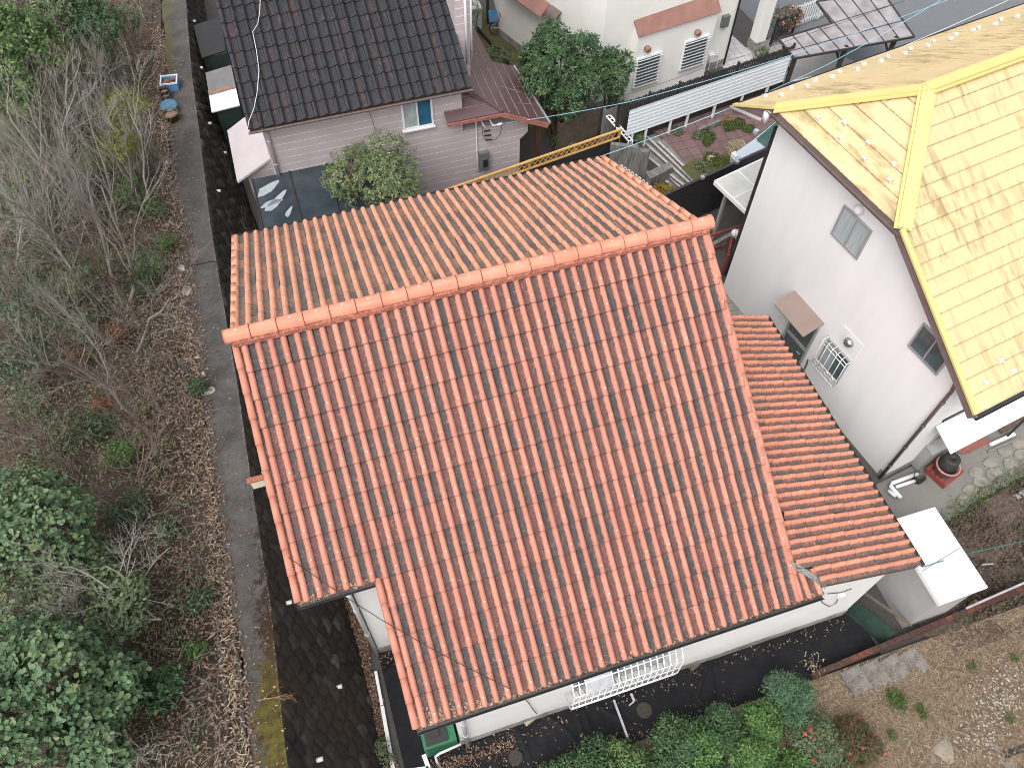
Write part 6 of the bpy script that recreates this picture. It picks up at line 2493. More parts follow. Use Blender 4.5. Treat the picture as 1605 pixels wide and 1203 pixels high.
def shrub(name, label, c, r, rz, seed, lm, tips, per, size, asp, round_=False, k=7, cat='shrub', base_z=None, extra=None, group=None, spread=1.0, droop=0.0, lvbase=.5, stem=None, depth=.4, rl=.5, trunk_r=.03, jit=.3):
    rng = np.random.default_rng(seed)
    c = np.array(c, float)
    bz = c[2] - rz if base_z is None else base_z
    t = thing(name, label, cat, (c[0], c[1], bz), 0, group)
    lobes = heap(rng, c, r, rz, k, rl)
    v, f, l = rosettes(rng, lobes, tips, per, size, asp, round_, spread, lvbase, .35, .35, depth, droop, jit)
    npmesh('foliage', v, f, lm, t, False, True, None, {"lv": l})
    tu = Tubes()
    for q in lobes:
        a_ = np.array([c[0], c[1], bz]) + rng.normal(0, .04, 3) * np.array([1, 1, 0])
        e = np.array(q[:3])
        mid = a_ * .45 + e * .55 + rng.normal(0, .08 * r, 3)
        tu.limb([a_, mid, e], [trunk_r, trunk_r * .75, trunk_r * .4], 5)
        for _ in range(5):
            g = e + unit(rng.normal(0, 1, 3) + np.array([0, 0, .3])) * np.array(q[3:6]) * .9
            tu.limb([e, (e + g) / 2 + rng.normal(0, .05 * r, 3), g], [trunk_r * .4, trunk_r * .3, trunk_r * .15], 3)
    tu.build('stems' if cat == 'shrub' else 'trunk', stem or M['bark_brown'], t)
    if extra:
        for (nm, em, n, sz, asp2, dd) in extra:
            p, d = shell(rng, lobes, n, .5, .1)
            ax = unit(rng.normal(0, 1, (6, 3)) * np.array([1, 1, .4]))
            vv, ff, ll = leaves(ax * sz * .4, ax, np.tile(np.array([[0, 0, 1.]]), (6, 1)), np.full(6, sz), asp2, rng.random(6), rng)
            o_ = npmesh('flower', vv, ff, em, t, False, False, None, {"lv": ll})
            for q, (pp_, dv) in enumerate(zip(p, d)):
                if q:
                    o_ = o_.copy()
                    COL.objects.link(o_)
                    o_.parent = t
                o_.location = Vector(pp_ + dv * dd) - Vector(t.location)
                o_.rotation_euler = (rng.uniform(-.7, .7), rng.uniform(-.7, .7), rng.uniform(0, 6))
                s_ = rng.uniform(.7, 1.25)
                o_.scale = (s_, s_, s_)
    return t


def hp(px, py, up):
    """point 'up' metres above the hillside seen at the photo point"""
    p_ = Pp(px, py, up)
    return (p_.x, p_.y, float(hz_(p_.x, p_.y)) + up)


def hb(px, py):
    p_ = Pp(px, py)
    return (p_.x, p_.y, float(hz_(p_.x, p_.y)))


# --- the big round leaved evergreen shrubs in the near left corner
RL = dict(round_=True, spread=1.15, jit=.5)
shrub('evergreen_shrub', 'big round leaved evergreen shrub filling the bottom left corner', hp(60, 1090, 1.7), 1.25, 1.15, 31, M['leaf_round'], 1050, 6, .108, .74, k=10, **RL)
shrub('evergreen_shrub', 'round leaved evergreen shrub with yellowing tips at the left edge', hp(45, 835, 1.8), 1.15, 1.2, 32, M['leaf_round'], 950, 6, .10, .72, k=9, lvbase=.6, **RL)
shrub('evergreen_shrub', 'round leaved evergreen shrub standing closest to the leaf strewn drain', hp(180, 1085, 1.3), .68, .8, 33, M['leaf_round'], 420, 6, .115, .74, k=8, **RL)
shrub('evergreen_shrub', 'dark evergreen shrub tangled under the dead grey twigs', hp(190, 940, 1.0), .75, .7, 34, M['leaf_dusk'], 520, 6, .085, .6, k=8, **RL)
shrub('evergreen_shrub', 'small leaved dark shrub between the two big round leaved ones', hp(60, 960, 1.2), .95, .8, 35, M['leaf_dusk'], 620, 6, .085, .55, k=8, **RL)
shrub('evergreen_shrub', 'low glossy dark shrub beside the drain near the bottom', hp(255, 1085, .5), .42, .42, 36, M['leaf_dark'], 150, 6, .11, .5, k=5, **RL)
shrub('evergreen_shrub', 'round leaved sprig at the bottom edge by the near drain kerb', hp(150, 1190, 1.2), .6, .6, 37, M['leaf_round'], 320, 6, .12, .74, k=6, **RL)
shrub('evergreen_shrub', 'dull green shrub in front of the yellowing left edge shrub', hp(140, 870, .9), .6, .6, 38, M['leaf_dusk'], 340, 6, .10, .6, k=6, **RL)
bare_tree('dead_shrub', 'tangle of dead pale twigs lying over the dark shrub', tuple(np.array(hb(262, 975)) + np.array([0, 0, .55])), 2.2, 41, M['bark_pale'], (-.6, .35, .7), (6, 5, 4), 3, .8, .026, 4, None, 'dead twigs')
bare_tree('dead_shrub', 'sparse dead pale twigs at the bottom of the hillside', hb(215, 1195), 1.6, 42, M['bark_pale'], (.1, .1, .9), (4, 4, 3), 3, .7, .016, 2, None, 'dead twigs')
# --- small low green plants scattered on the slope
for k, (px, py, up, r, lm, lab) in enumerate((
        (190, 712, .5, .34, 'leaf_fresh', 'bright green little shrub in the middle of the slope'),
        (150, 665, .4, .40, 'leaf_dark', 'dark green low shrub above the bright green one'),
        (90, 690, .5, .55, 'leaf_dusk', 'dusky low shrub in the brown twigs left of centre'),
        (45, 640, .5, .5, 'leaf_dusk', 'dusky low shrub near the left edge above the big evergreen'),
        (315, 935, .25, .22, 'leaf_dark', 'tiny dark shrub among the leaves beside the near drain'),
        (305, 1020, .2, .18, 'leaf_fresh', 'tiny bright green sprout beside the near drain'),
        (265, 1065, .3, .3, 'leaf_dusk', 'low sprouting plant by the leaf litter near the bottom'),
        (260, 830, .3, .25, 'leaf_dusk', 'small grey green plant beside the dead leaves'),
        (200, 800, .4, .42, 'leaf_dark', 'dark low shrub just above the dead pale twigs'),
        (262, 380, .3, .28, 'leaf_light', 'small light green plant beside the path crack'),
        (240, 330, .4, .30, 'leaf_light', 'light green sprig under the grey trees beside the far drain'),
        (225, 445, .5, .28, 'leaf_dark', 'soft dark green tuft beside the leaning grey trunks'),
        (120, 510, .5, .45, 'leaf_dusk', 'dusky shrub between the grey trunks in the middle left'),
        (25, 560, .8, .75, 'leaf_blue', 'bluish green shrub at the left edge halfway down'),
        (40, 470, .8, .6, 'leaf_blue', 'bluish shrub just above the halfway one at the left edge'),
        (75, 385, .5, .35, 'leaf_light', 'light green shrub low among the bare trees'),
        (310, 605, .25, .22, 'leaf_dark', 'dark tuft overhanging the path next to the white slab'),
        (110, 330, 1.0, .55, 'leaf_dusk', 'hazy green shrub between the pale trees under the yellow green foliage'),
        (150, 255, 1.0, .50, 'leaf_light', 'light green shrub left of the thin yellow green tree'),
        (65, 205, 1.1, .60, 'leaf_dusk', 'hazy green shrub beside the needle leaved tree'),
        (205, 300, .8, .50, 'leaf_light', 'light green shrub nearest the white stone in the drain'),
        (28, 415, 1.0, .55, 'leaf_dusk', 'hazy shrub at the left edge above the bluish pair'),
        (95, 455, .9, .55, 'leaf_dusk', 'hazy shrub right of the bluish pair'),
        (145, 415, 1.0, .50, 'leaf_dusk', 'hazy green shrub in the thick of the grey trees'),
        (60, 515, .8, .50, 'leaf_dusk', 'hazy shrub just below the bluish pair'),
        (205, 250, 1.0, .45, 'leaf_yellow', 'pale yellow green shrub under the yellow green trees'),
        (130, 170, 1.2, .55, 'leaf_dusk', 'hazy green shrub left of the yellow green tree by the olive pot'),
        (85, 150, 1.4, .60, 'leaf_light', 'light green shrub just below the corner trees'),
        (165, 95, 1.0, .55, 'leaf_dusk', 'hazy green shrub below the dense dark tree'),
        (230, 415, .6, .40, 'leaf_dusk', 'hazy shrub above the soft dark tuft by the leaning trunks'),
        (60, 750, .5, .5, 'leaf_dusk', 'dusky shrub tucked behind the yellowing evergreen'))):
    shrub('low_shrub', lab, hp(px, py, up), r * 1.25, r * .95, 60 + k, M[lm], int(60 + 300 * r), 5, .065 if lm != 'leaf_blue' else .08, .5, k=9, depth=.9, rl=.38, jit=1.3)
# --- leafy trees at the top left
for k, (px, py, up, r, rz, lm, tips, size, asp, lab) in enumerate((
        (35, 70, 3.0, 1.15, 1.3, 'leaf_light', 560, .16, .5, 'light green leafy tree in the top left corner'),
        (150, 45, 2.2, .95, 1.0, 'leaf_dark', 700, .10, .5, 'dense dark green tree along the top edge left of the path'),
        (85, 25, 2.6, .8, .9, 'leaf_dusk', 480, .11, .5, 'dusky green tree between the light corner tree and the dark one'),
        (15, 155, 2.4, .9, 1.0, 'leaf_light', 420, .14, .5, 'light green tree at the left edge below the corner tree'),
        (20, 235, 1.8, .7, .9, 'leaf_fresh', 520, .09, .16, 'soft needle leaved green tree at the left edge'),
        (105, 270, 1.3, .4, .6, 'leaf_fresh', 260, .08, .16, 'narrow soft green sapling among the bare trees'),
        (120, 120, 1.4, .7, .6, 'leaf_dusk', 380, .085, .5, 'grey green shrubby tree below the dark one'),
        (195, 30, 1.2, .5, .5, 'leaf_dusk', 220, .08, .5, 'small dusky tree by the path at the top edge'),
        (25, 330, 1.2, .7, .7, 'leaf_dusk', 320, .085, .5, 'grey green tree low on the left edge'),
        (200, 170, 2.4, .75, .5, 'leaf_yellow', 330, .085, .42, 'yellow green leafy tree reaching over the big olive pot'),
        (185, 225, 2.2, .7, .5, 'leaf_yellow', 240, .08, .42, 'thin yellow green tree below the one by the olive pot'),
        (55, 285, 1.5, .55, .5, 'leaf_dusk', 230, .08, .5, 'dusky sapling left of the bare grey trees'))):
    shrub('leafy_tree', lab, hp(px, py, up), r, rz, 90 + k, M[lm], tips, 6, size, asp, k=11, rl=.4, cat='tree', base_z=hp(px, py, up)[2] - up, depth=.7, stem=M['bark_grey'], trunk_r=.035, jit=.6)
# --- bare trees
BT = [
    (215, 655, 3.6, 'bark_grey', (-.12, .05, 1), .055, 1, 'stout bare grey trunk leaning left in the middle of the slope'),
    (215, 560, 3.4, 'bark_grey', (-.2, -.05, 1), .045, 2, 'pair of bare grey stems above the stout leaning trunk'),
    (200, 480, 4.0, 'bark_grey', (-.15, .1, 1), .055, 2, 'bare grey trees crowding beside the far half of the drain'),
    (175, 420, 4.2, 'bark_grey', (-.05, .1, 1), .05, 2, 'bare grey trees just left of the path crack'),
    (225, 520, 3.2, 'bark_brown', (-.1, .1, 1), .04, 1, 'slim bare brown tree nearest the path crack'),
    (240, 340, 3.2, 'bark_pale', (-.1, .2, 1), .04, 2, 'pale bare trees next to the white stone in the drain'),
    (140, 350, 3.6, 'bark_pale', (0, .1, 1), .045, 2, 'pale bare trees under the yellow green foliage'),
    (90, 400, 3.5, 'bark_grey', (.05, .1, 1), .045, 2, 'bare grey trees on the upper left of the slope'),
    (40, 360, 3.2, 'bark_grey', (.1, .1, 1), .04, 2, 'bare grey trees near the left edge at the upper slope'),
    (105, 250, 3.0, 'bark_pale', (.05, .1, 1), .04, 3, 'many stemmed pale bare tree below the light green trees'),
    (60, 320, 3.0, 'bark_pale', (.1, 0, 1), .035, 2, 'pale bare tree between the needle leaved tree and the slope'),
    (115, 600, 3.2, 'bark_grey', (-.15, 0, 1), .05, 1, 'single leaning bare trunk left of the stout one'),
    (60, 560, 3.2, 'bark_brown', (-.1, 0, 1), .045, 2, 'brown bare trees at the left edge near the bluish shrubs'),
    (95, 520, 2.8, 'bark_grey', (-.1, .1, 1), .035, 2, 'thin bare grey trees behind the bluish shrubs'),
    (225, 790, 2.0, 'bark_red', (-.1, .1, 1), .02, 3, 'reddish bare brush right of the dusky shrubs'),
    (130, 740, 2.0, 'bark_red', (0, .1, 1), .02, 3, 'reddish bare brush behind the yellowing evergreen'),
    (245, 690, 1.9, 'bark_red', (-.1, .1, 1), .02, 3, 'reddish bare brush nearest the broken kerb'),
    (70, 700, 2.0, 'bark_red', (0, .1, 1), .02, 3, 'reddish bare brush at the left above the evergreen'),
    (180, 610, 2.2, 'bark_red', (0, .1, 1), .025, 3, 'reddish twiggy brush at the foot of the leaning trunks'),
    (245, 250, 2.4, 'bark_grey', (-.1, .1, 1), .03, 2, 'bare grey twigs overhanging the drain below the olive pot'),
    (215, 110, 2.2, 'bark_red', (0, .1, 1), .025, 3, 'reddish bare brush beside the blue crate'),
    (165, 180, 2.6, 'bark_pale', (-.05, .1, 1), .035, 2, 'pale bare tree left of the dark pots'),
    (230, 30, 2.2, 'bark_grey', (0, .1, 1), .03, 2, 'bare grey sapling at the top edge by the path'),
    (30, 440, 2.8, 'bark_pale', (.05, .1, 1), .035, 2, 'pale bare tree at the left edge halfway up'),
    (150, 470, 3.4, 'bark_pale', (-.1, .1, 1), .04, 2, 'pale bare tree in the thick of the grey trees'),
    (185, 330, 3.2, 'bark_grey', (-.05, .1, 1), .04, 2, 'bare grey tree just below the thin yellow green one'),
]
for k, (px, py, h, m_, lean, r, st_, lab) in enumerate(BT):
    bare_tree('bare_tree', lab, hb(px, py), h, 200 + k, M[m_], lean, (7, 5, 4) if st_ < 3 else (6, 5, 3), 3, .55, r, st_)
# rusty dry fern tufts
for k, (px, py, lab) in enumerate(((185, 525, 'rust brown dry fern at the foot of the slim brown tree'), (120, 560, 'rust brown dry fern left of the stout trunk'), (160, 635, 'rust brown dry fern beside the stout trunk'))):
    shrub('dry_fern', lab, hp(px, py, .4), .36, .35, 300 + k, M['leaf_rust'], 110, 5, .07, .3, k=5, droop=.3)
# small dead branch on the path, bare weed by the terrace roof, sprig at the wall foot
bare_tree('dead_frond', 'dry orange brown frond lying on the mossy path', tuple(Pp(395, 1098, .03)), .75, 320, M['leaf_rust'] if False else mat("dry_frond", (.36, .20, .10), (.25, .13, .07), 9, .9), (.85, -.35, .12), (6, 5), 2, .5, .012, 1, None, 'dead twigs')
bare_tree('bare_weed', 'thin bare weed standing at the foot of the stone wall by the terrace roof', (.25, 8.35, 1.7), .9, 321, M['bark_brown'], (.1, 0, 1), (5, 4), 2, .6, .010, 2, None, 'dead twigs')
shrub('wall_weed', 'grey green weed growing from the foot of the stone wall', tuple(P(600, 1180, .25)), .30, .22, 322, M['leaf_dusk'], 120, 5, .06, .35, k=5, cat='shrub')

# --- near right shrubs at the bottom edge
NS = [
    (930, 1185, .7, .62, .6, 'leaf_dark', 520, .075, .45, 'green shrub at the bottom edge left of the bright one', None),
    (1055, 1140, .8, .55, .6, 'leaf_dark', 480, .075, .45, 'dense dark shrub below the lying metal strip', None),
    (1130, 1120, .8, .48, .6, 'leaf_dark', 420, .075, .45, 'dark shrub touching the blue green feathery one', None),
    (1232, 1068, .8, .52, .75, 'leaf_blue', 620, .085, .22, 'blue green feathery shrub in front of the brick wall', None),
    (1180, 1165, .8, .50, .6, 'leaf_fresh', 560, .075, .45, 'bright green shrub at the bottom edge', None),
    (1010, 1190, .5, .42, .5, 'leaf_dark', 340, .07, .45, 'low dark shrub between the two bottom edge shrubs', None),
    (1270, 1130, .6, .50, .55, 'leaf_dusk', 420, .065, .4, 'dusky shrub with a few red flowers behind the bright one', [('flowers', M['flower_red'], 9, .05, .7, .03)]),
    (1335, 1145, .5, .55, .55, 'leaf_red', 700, .06, .35, 'reddish shrub dotted with pink red flowers', [('flowers', M['flower_red'], 26, .055, .7, .03)]),
    (1100, 1190, .6, .5, .55, 'leaf_dark', 380, .07, .45, 'dark shrub at the bottom edge beside the bright green one', None),
    (975, 1165, .7, .50, .5, 'leaf_light', 420, .075, .45, 'light green shrub squeezed between the bottom edge shrubs', None),
    (1095, 1140, .9, .45, .5, 'leaf_fresh', 400, .075, .45, 'fresh green shrub tip between the two dark shrubs', None),
    (1195, 1110, .7, .45, .55, 'leaf_fresh', 400, .075, .45, 'fresh green shrub joining the feathery one to the bright one', None),
    (1300, 1180, .6, .50, .5, 'leaf_dusk', 440, .065, .4, 'dusky green shrub with red flowers at the bottom edge', [('flowers', M['flower_red'], 14, .05, .7, .03)]),
    (870, 1200, .4, .45, .45, 'leaf_dark', 360, .07, .45, 'dark shrub at the bottom edge nearest the round cover', None),
    (1250, 1190, .5, .45, .5, 'leaf_fresh', 380, .07, .45, 'small bright shrub at the bottom edge below the dusky one', None),
    (1405, 1072, .15, .2, .15, 'grass_green', 90, .10, .2, 'tuft of fresh green weeds just below the concrete slabs', None),
]
for k, (px, py, z, r, rz, lm, tips, size, asp, lab, ex) in enumerate(NS):
    shrub('garden_shrub', lab, tuple(P(px, py + 24, max(.12, z - .12))), r * 1.25, rz, 400 + k, M[lm], int(tips * 1.7), 6, size, asp, k=11, extra=ex, base_z=0.0, rl=.36, depth=.6, jit=.9)
bare_tree('dry_stalk', 'tall dry pampas stalk leaning over the brick wall', tuple(P(1285, 1062, .1)), 1.0, 420, mat("dry_stalk", (.42, .34, .22), (.3, .24, .15), 9, .9), (-.2, .1, 1), (2, 2), 2, .35, .012, 1, (M['leaf_straw'], 60, .09, .2), 'dry stalks')

# --- shrubs and trees behind the orange house
shrub('evergreen_tree', 'large glossy evergreen tree against the cream house wall', tuple(P(880, 118, 3.0)), 1.55, 1.95, 500, M['leaf_dark'], 1700, 8, .17, .26, k=22, cat='tree', base_z=0, depth=.5, trunk_r=.07, rl=.36, lvbase=.5)
shrub('evergreen_tree', 'smaller glossy evergreen tree by the louvred window', tuple(P(962, 122, 2.3)), .62, 1.2, 501, M['leaf_dark'], 420, 8, .18, .27, k=7, cat='tree', base_z=0, depth=.45, trunk_r=.05, lvbase=.6)
shrub('olive_tree', 'rounded pale olive green tree between the pink and the orange roofs', tuple(P(590, 286, 3.05)), 1.72, 1.35, 502, M['leaf_olive'], 1900, 7, .10, .26, k=16, cat='tree', base_z=0, depth=.3, trunk_r=.07, rl=.42, droop=.25, lvbase=.5)
shrub('clipped_bush', 'clipped golden green bush at the roof corner by the steps', tuple(P(1042, 300, .55)), .44, .45, 503, M['leaf_orange'], 420, 6, .055, .5, k=5, base_z=0, rl=.5)
shrub('flowering_shrub', 'pink flowering shrub behind the porch column', tuple(P(1228, 30, .9)), .75, .6, 504, M['leaf_red'], 260, 5, .08, .4, k=7, base_z=0, extra=[('flowers', M['flower_pink'], 40, .09, .6, .04)])
shrub('low_shrub', 'small green shrub at the foot of the porch column', tuple(P(1192, 85, .35)), .35, .3, 505, M['leaf_dusk'], 120, 5, .08, .4, k=5, base_z=0)
shrub('low_shrub', 'leafy weeds in the dark gap beside the brown porch roof', tuple(P(780, 88, 1.2)), .5, .4, 506, M['leaf_dusk'], 160, 5, .10, .5, k=5, base_z=0)
shrub('low_shrub', 'spindly pale shrub beside the pale concrete box', tuple(P(738, 22, 1.2)), .5, .7, 507, M['leaf_dusk'], 120, 5, .08, .4, k=5, base_z=0)
shrub('low_shrub', 'yellowish garden shrub behind the lattice fence', tuple(P(880, 222, .5)), .5, .4, 508, M['leaf_olive'], 220, 6, .08, .45, k=6, base_z=0)
shrub('low_shrub', 'weedy clump at the corner below the white boards', tuple(P(1000, 215, 1.0)), .28, .25, 509, M['leaf_dusk'], 110, 5, .07, .45, k=5, base_z=.6)
# terrace weeds and bed
mb = MB()
q = [P(*p, GZ + .006) for p in ((1068, 262), (1085, 250), (1130, 243), (1150, 232), (1172, 240), (1178, 258), (1140, 275), (1100, 290), (1090, 285))]
mb.add(q, [tuple(range(len(q)))])
struct(mb.build('garden_bed', M['lawn']), 'weedy garden bed along the black fence', 'soil')
for k, (px, py, r, lm, lab) in enumerate((
        (1110, 213, .3, 'grass_green', 'green weed tuft nearest the white boards on the terrace'),
        (1094, 212, .25, 'leaf_dusk', 'dull weed clump at the left of the white board posts'),
        (1108, 222, .22, 'grass_green', 'round green weed tuft in the middle of the terrace'),
        (1143, 198, .3, 'grass_green', 'spreading green weeds by the terrace wall stones'),
        (1160, 195, .28, 'grass_green', 'spreading green weeds toward the yellow eave'),
        (1172, 202, .22, 'grass_green', 'last green weed tuft before the yellow eave'),
        (1150, 228, .22, 'grass_green', 'green weeds beside the pale loose tile'),
        (1116, 246, .3, 'grass_green', 'green weeds beside the yellowish stone'),
        (1100, 262, .32, 'leaf_dusk', 'dull weeds in the bed nearest the steps'),
        (1133, 260, .36, 'grass_green', 'fresh weeds in the bed below the straw clump'),
        (1142, 190, .2, 'leaf_orange', 'orange leaved plant under the yellow eave pipe'),
        (1060, 205, .25, 'leaf_dusk', 'dull clump beneath the white boards above the steps'))):
    shrub('weed_tuft', lab, tuple(P(px, py, GZ + .08)), r, r * .45, 520 + k, M[lm], int(70 + 200 * r), 5, .06, .4, k=5, cat='plant', base_z=GZ)
shrub('straw_clump', 'big clump of straw coloured ornamental grass on the terrace', tuple(P(1160, 238, GZ + .25)), .42, .32, 540, M['leaf_straw'], 420, 6, .16, .07, k=5, cat='plant', base_z=GZ, droop=.5)
M_YS = mat("yellow_stone", (.50, .42, .24), (.36, .30, .18), 6, .9)


def tz(px, py):
    return P(px, py, GZ)


rock(1114, 250, (.16, .13, .14), M_YS, 'yellowish upright stone in the terrace weeds', tz, 20)
for k, (px, py, lab) in enumerate(((1106, 279, 'grey stone at the left end of the bed edging'), (1120, 275, 'biggest dark grey stone of the bed edging'), (1130, 272, 'tan stone of the bed edging'), (1138, 270, 'small pale stone at the right end of the bed edging'))):
    rock(px, py, (.14, .12, .12), [M['plinth'], M['flashing'], M_YS, M_WS][k], lab, tz, 21 + k)
mb = MB()
mb.bar(P(1095, 206, GZ + .10), P(1128, 192, GZ + .10), .12, .24)
tag(mb.build('kerb_block', M['grey_block']), 'dark concrete kerb block on the terrace below the white boards', 'kerb')
p_ = P(1158, 226, GZ + .02)
mb = MB()
mb.box(p_.x - .3, p_.x + .25, p_.y - .2, p_.y + .2, GZ + .004, GZ + .03)
tag(mb.build('paving_tile', mat("pale_tile", (.33, .25, .235), (.28, .20, .19), 3, .9)), 'pale loose paving tile lying on the terrace', 'tile')

# ------------------------------------------------------------------ ground cover nobody could count
def scatter(name, label, cat, C, size, asp, lm, seed, tilt=.35, round_=False, lvf=None, fold=.25, smin=.6, smax=1.4):
    rng = np.random.default_rng(seed)
    n = len(C)
    ax = rng.normal(0, 1, (n, 3)) * np.array([1, 1, tilt])
    nr = unit(rng.normal(0, tilt, (n, 3)) + np.array([0, 0, 1]))
    lv = np.clip(rng.normal(.5, .28, n), 0, 1) if lvf is None else lvf(rng, n)
    v, f, l = leaves(C, ax, nr, size * rng.uniform(smin, smax, n), asp, lv, rng, round_, fold)
    return tag(npmesh(name, v, f, lm, None, False, False, None, {"lv": l}), label, cat, None, 'stuff')


def hill_pts(n, seed, x0, x1, y0, y1, zl, zh, clump=0.0):
    rng = np.random.default_rng(seed)
    m = int(n * (4 if clump else 1.02))
    x, y = rng.uniform(x0, x1, m), rng.uniform(y0, y1, m)
    if clump:
        w = np.sin(x * 1.9 + 2 * np.sin(y * .8)) + np.sin(y * 1.3 + 1.7 * np.sin(x * 1.1)) + .8 * np.sin(x * 3.7 - y * 2.9)
        ok = w > clump
        x, y = x[ok], y[ok]
    x, y = x[:n], y[:n]
    z = pz(y) + np.maximum(0, -1.75 - x) * .13 + rng.uniform(zl, zh, len(x))
    return np.stack([x, y, z], -1)


scatter('leaf_litter', 'brown fallen leaves covering the hillside', 'leaves', hill_pts(17000, 1, -9.5, -1.62, -11, 25, .03, .14), .085, .5, M['leaf_brown'], 1)
dens = hill_pts(5200, 2, -3.3, -1.45, -10, 9, .02, .08)
scatter('leaf_litter', 'thick band of fallen leaves along the drain', 'leaves', dens, .08, .5, M['leaf_brown'], 2, lvf=lambda r, n: np.clip(r.normal(.58, .25, n), 0, 1))
rng = np.random.default_rng(3)
n = 2600
y = rng.uniform(-9.5, 20, n)
C = np.stack([ip(EDGE_L, y) - rng.uniform(.0, .42, n), y, pz(y) + .03 + rng.uniform(0, .05, n)], -1)
scatter('bamboo_litter', 'straw coloured bamboo leaves lying in the drain', 'leaves', C, .14, .14, M['leaf_straw'], 4)
scatter('bamboo_litter', 'straw coloured dry bamboo leaves scattered over the slope', 'leaves', hill_pts(4200, 5, -8.5, -1.6, -10, 20, .05, .25), .20, .08, M['leaf_straw'], 5)
scatter('undergrowth', 'low green undergrowth in patches over the slope', 'undergrowth', hill_pts(24000, 6, -9.5, -2.2, -11, 25, 0.05, .70, .0), .075, .5, M['leaf_dusk'], 6, .6)
scatter('undergrowth', 'fresh green ground plants in patches over the slope', 'undergrowth', hill_pts(8000, 7, -9.5, -2.0, -10, 25, .05, .55, .8), .07, .5, M['leaf_light'], 7, .6)
# fallen twigs
rng = np.random.default_rng(8)
tu = Tubes()
pts = hill_pts(6500, 9, -9, -1.7, -11, 25, .05, .6)
for p_ in pts:
    d = unit(rng.normal(0, 1, 3) * np.array([1, 1, .35]))
    L_ = rng.uniform(.25, .8)
    mid = p_ + d * L_ * .5 + rng.normal(0, .05, 3)
    tu.limb([p_, mid, p_ + d * L_ + rng.normal(0, .06, 3)], [.007, .006, .003], 3)
o_ = tu.build('twig_litter', M['bark_grey'], None)
tag(o_, 'grey fallen twigs criss crossing the slope', 'twigs', None, 'stuff')
# leaves on path, wall foot and beside the sheet
rng = np.random.default_rng(10)
n = 900
y = rng.uniform(-10, 18, n)
t = rng.random(n) ** 2.2
C = np.stack([ip(EDGE_L, y) + t * .75, y, pz(y) + .022 + rng.uniform(0, .01, n)], -1)
scatter('path_leaves', 'scattered dead leaves on the path', 'leaves', C, .06, .5, M['leaf_brown'], 11, .15)
n = 3200
y = rng.uniform(-9.5, -2.5, n)
C = np.stack([ip(BASE, y) + .05 + rng.uniform(-.10, .17, n) + .05 * np.sin(y * 4), y, .03 + rng.uniform(0, .09, n)], -1)
scatter('wall_foot_leaves', 'dead leaves heaped along the foot of the stone wall', 'leaves', C, .065, .55, M['leaf_brown'], 12, .5)
C = np.concatenate([np.stack([rng.uniform(1.6, 3.6, 520), rng.normal(-7.75, .13, 520), rng.uniform(.07, .10, 520)], -1),
                    np.stack([rng.uniform(3.4, 12.4, 240), rng.normal(-7.62, .10, 240), rng.uniform(.08, .11, 240)], -1),
                    np.stack([rng.uniform(2.5, 9.0, 260), rng.normal(-8.45, .16, 260), rng.uniform(.07, .10, 260)], -1),
                    np.stack([rng.uniform(1.0, 2.3, 170), rng.normal(-4.95, .10, 170), rng.uniform(.07, .12, 170)], -1)])
scatter('sheet_leaves', 'dead leaves blown along the edges of the black sheet', 'leaves', C, .055, .5, M['leaf_brown'], 13, .3)
# dry straw in the near right corner
rng = np.random.default_rng(14)
n = 34000
C = np.stack([rng.uniform(8.5, 20, n), rng.uniform(-13.5, -8.66, n), rng.uniform(.12, .24, n)], -1)
scatter('dry_grass', 'matted dry straw grass in the near right corner', 'grass', C, .135, .06, M['leaf_straw'], 15, .35, fold=.0, lvf=lambda r, n: np.clip(r.normal(.32, .22, n), 0, 1))
n = 1500
C = np.stack([rng.uniform(8.5, 20, n), rng.uniform(-13.5, -8.7, n), rng.uniform(.14, .2, n)], -1)
scatter('dead_leaves', 'brown dead leaves among the dry straw', 'leaves', C, .06, .5, M['leaf_brown'], 16)
for k, (px, py) in enumerate(((1525, 1045), (1448, 1120), (1440, 1108), (1590, 1030), (1585, 1125), (1400, 1150))):
    shrub('weed_tuft', ['green weed tuft above the white gravel', 'green weed tuft in the middle of the dry straw', 'paired green weed tuft just above the middle one', 'green weed tuft at the right edge above the round cover', 'green weed tuft right of the square drain cover', 'green weed tuft next to the reddish shrub'][k],
          tuple(P(px, py, .2)), .13, .08, 560 + k, M['grass_green'], 26, 5, .07, .25, k=4, cat='plant', base_z=.1)


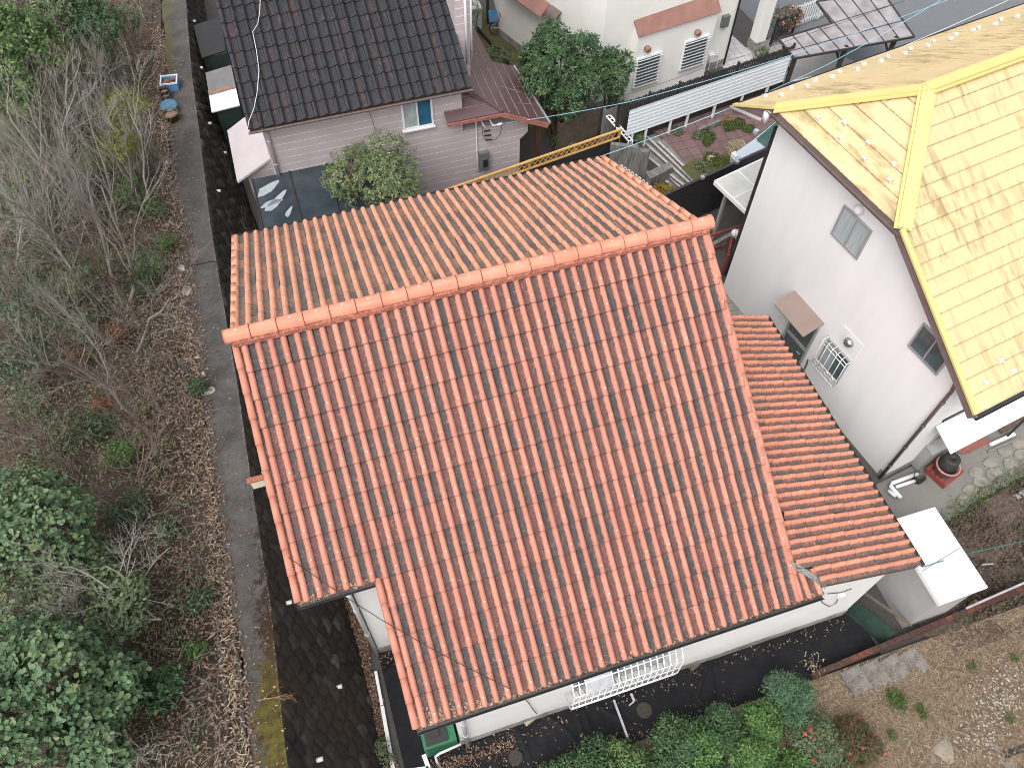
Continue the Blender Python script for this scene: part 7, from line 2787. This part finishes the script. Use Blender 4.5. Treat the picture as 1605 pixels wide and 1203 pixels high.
def pebbles(name, label, C, size, m_, seed, cat='gravel'):
    rng = np.random.default_rng(seed)
    n = len(C)
    o6 = np.array([(1, 0, 0), (0, 1, 0), (-1, 0, 0), (0, -1, 0), (0, 0, .8), (0, 0, -.6)], float)
    s_ = size * rng.uniform(.5, 1.5, (n, 1, 3))
    a_ = rng.uniform(0, 6.28, n)
    ro = np.stack([np.stack([np.cos(a_), -np.sin(a_), 0 * a_], -1), np.stack([np.sin(a_), np.cos(a_), 0 * a_], -1), np.stack([0 * a_, 0 * a_, 1 + 0 * a_], -1)], 1)
    v = np.einsum('nij,nkj->nki', ro, o6[None] * s_) + C[:, None, :] + rng.normal(0, size * .15, (n, 6, 3))
    t = np.array([(0, 1, 4), (1, 2, 4), (2, 3, 4), (3, 0, 4), (1, 0, 5), (2, 1, 5), (3, 2, 5), (0, 3, 5)])
    f = (np.arange(n)[:, None, None] * 6 + t[None]).reshape(-1, 3)
    return tag(npmesh(name, v.reshape(-1, 3), f, m_, None), label, cat, None, 'stuff')


rng = np.random.default_rng(17)
a_, b_ = P(1595, 1052, .18), P(1520, 1175, .18)
t = rng.random(330)
C = np.array(a_)[None] * (1 - t[:, None]) + np.array(b_)[None] * t[:, None] + np.stack([rng.normal(0, .34, 330), rng.normal(0, .26, 330), rng.normal(0, .01, 330)], -1)
pebbles('gravel', 'white gravel scattered in a band through the dry straw', C, .024, M_WS, 18)
n = 4200
C = np.stack([rng.uniform(15.0, 23, n), rng.uniform(-8.6, -5.2, n), np.zeros(n)], -1)
C = C[C[:, 1] < -6.25 + .17 * (C[:, 0] - 15.5)]
C[:, 2] = .13 + rng.normal(0, .03, len(C))
pebbles('soil_clods', 'clods of dug brown earth beside the white shed', C, .05, M['soil'], 19, 'soil')
n = 3400
x = rng.uniform(15.0, 23, n)
C = np.stack([x, -6.15 + .19 * (x - 15.5) + rng.normal(0, .16, n), .08 + rng.uniform(0, .10, n)], -1)
scatter('grass_verge', 'green grass verge between the flagstones and the dug soil', 'grass', C, .10, .14, M['grass_green'], 20, .9)
n = 900
C = np.stack([rng.uniform(15.0, 22, n), rng.uniform(-8.6, -6.4, n), .15 + rng.uniform(0, .06, n)], -1)
scatter('soil_weeds', 'sparse weeds and stubble over the dug soil', 'weeds', C, .07, .3, M['leaf_dusk'], 21, .6)
n = 2600
C = np.stack([rng.uniform(8.6, 13.6, n), rng.uniform(12, 24, n), .03 + rng.uniform(0, .06, n)], -1)
xl = 12.6 - (C[:, 1] - 12.9) * .30
C = C[(C[:, 0] < xl) & (C[:, 0] > xl - 1.7)]
scatter('lawn_grass', 'thin tufts of grass on the side lawn', 'grass', C, .09, .16, M['leaf_olive'], 22, .9)
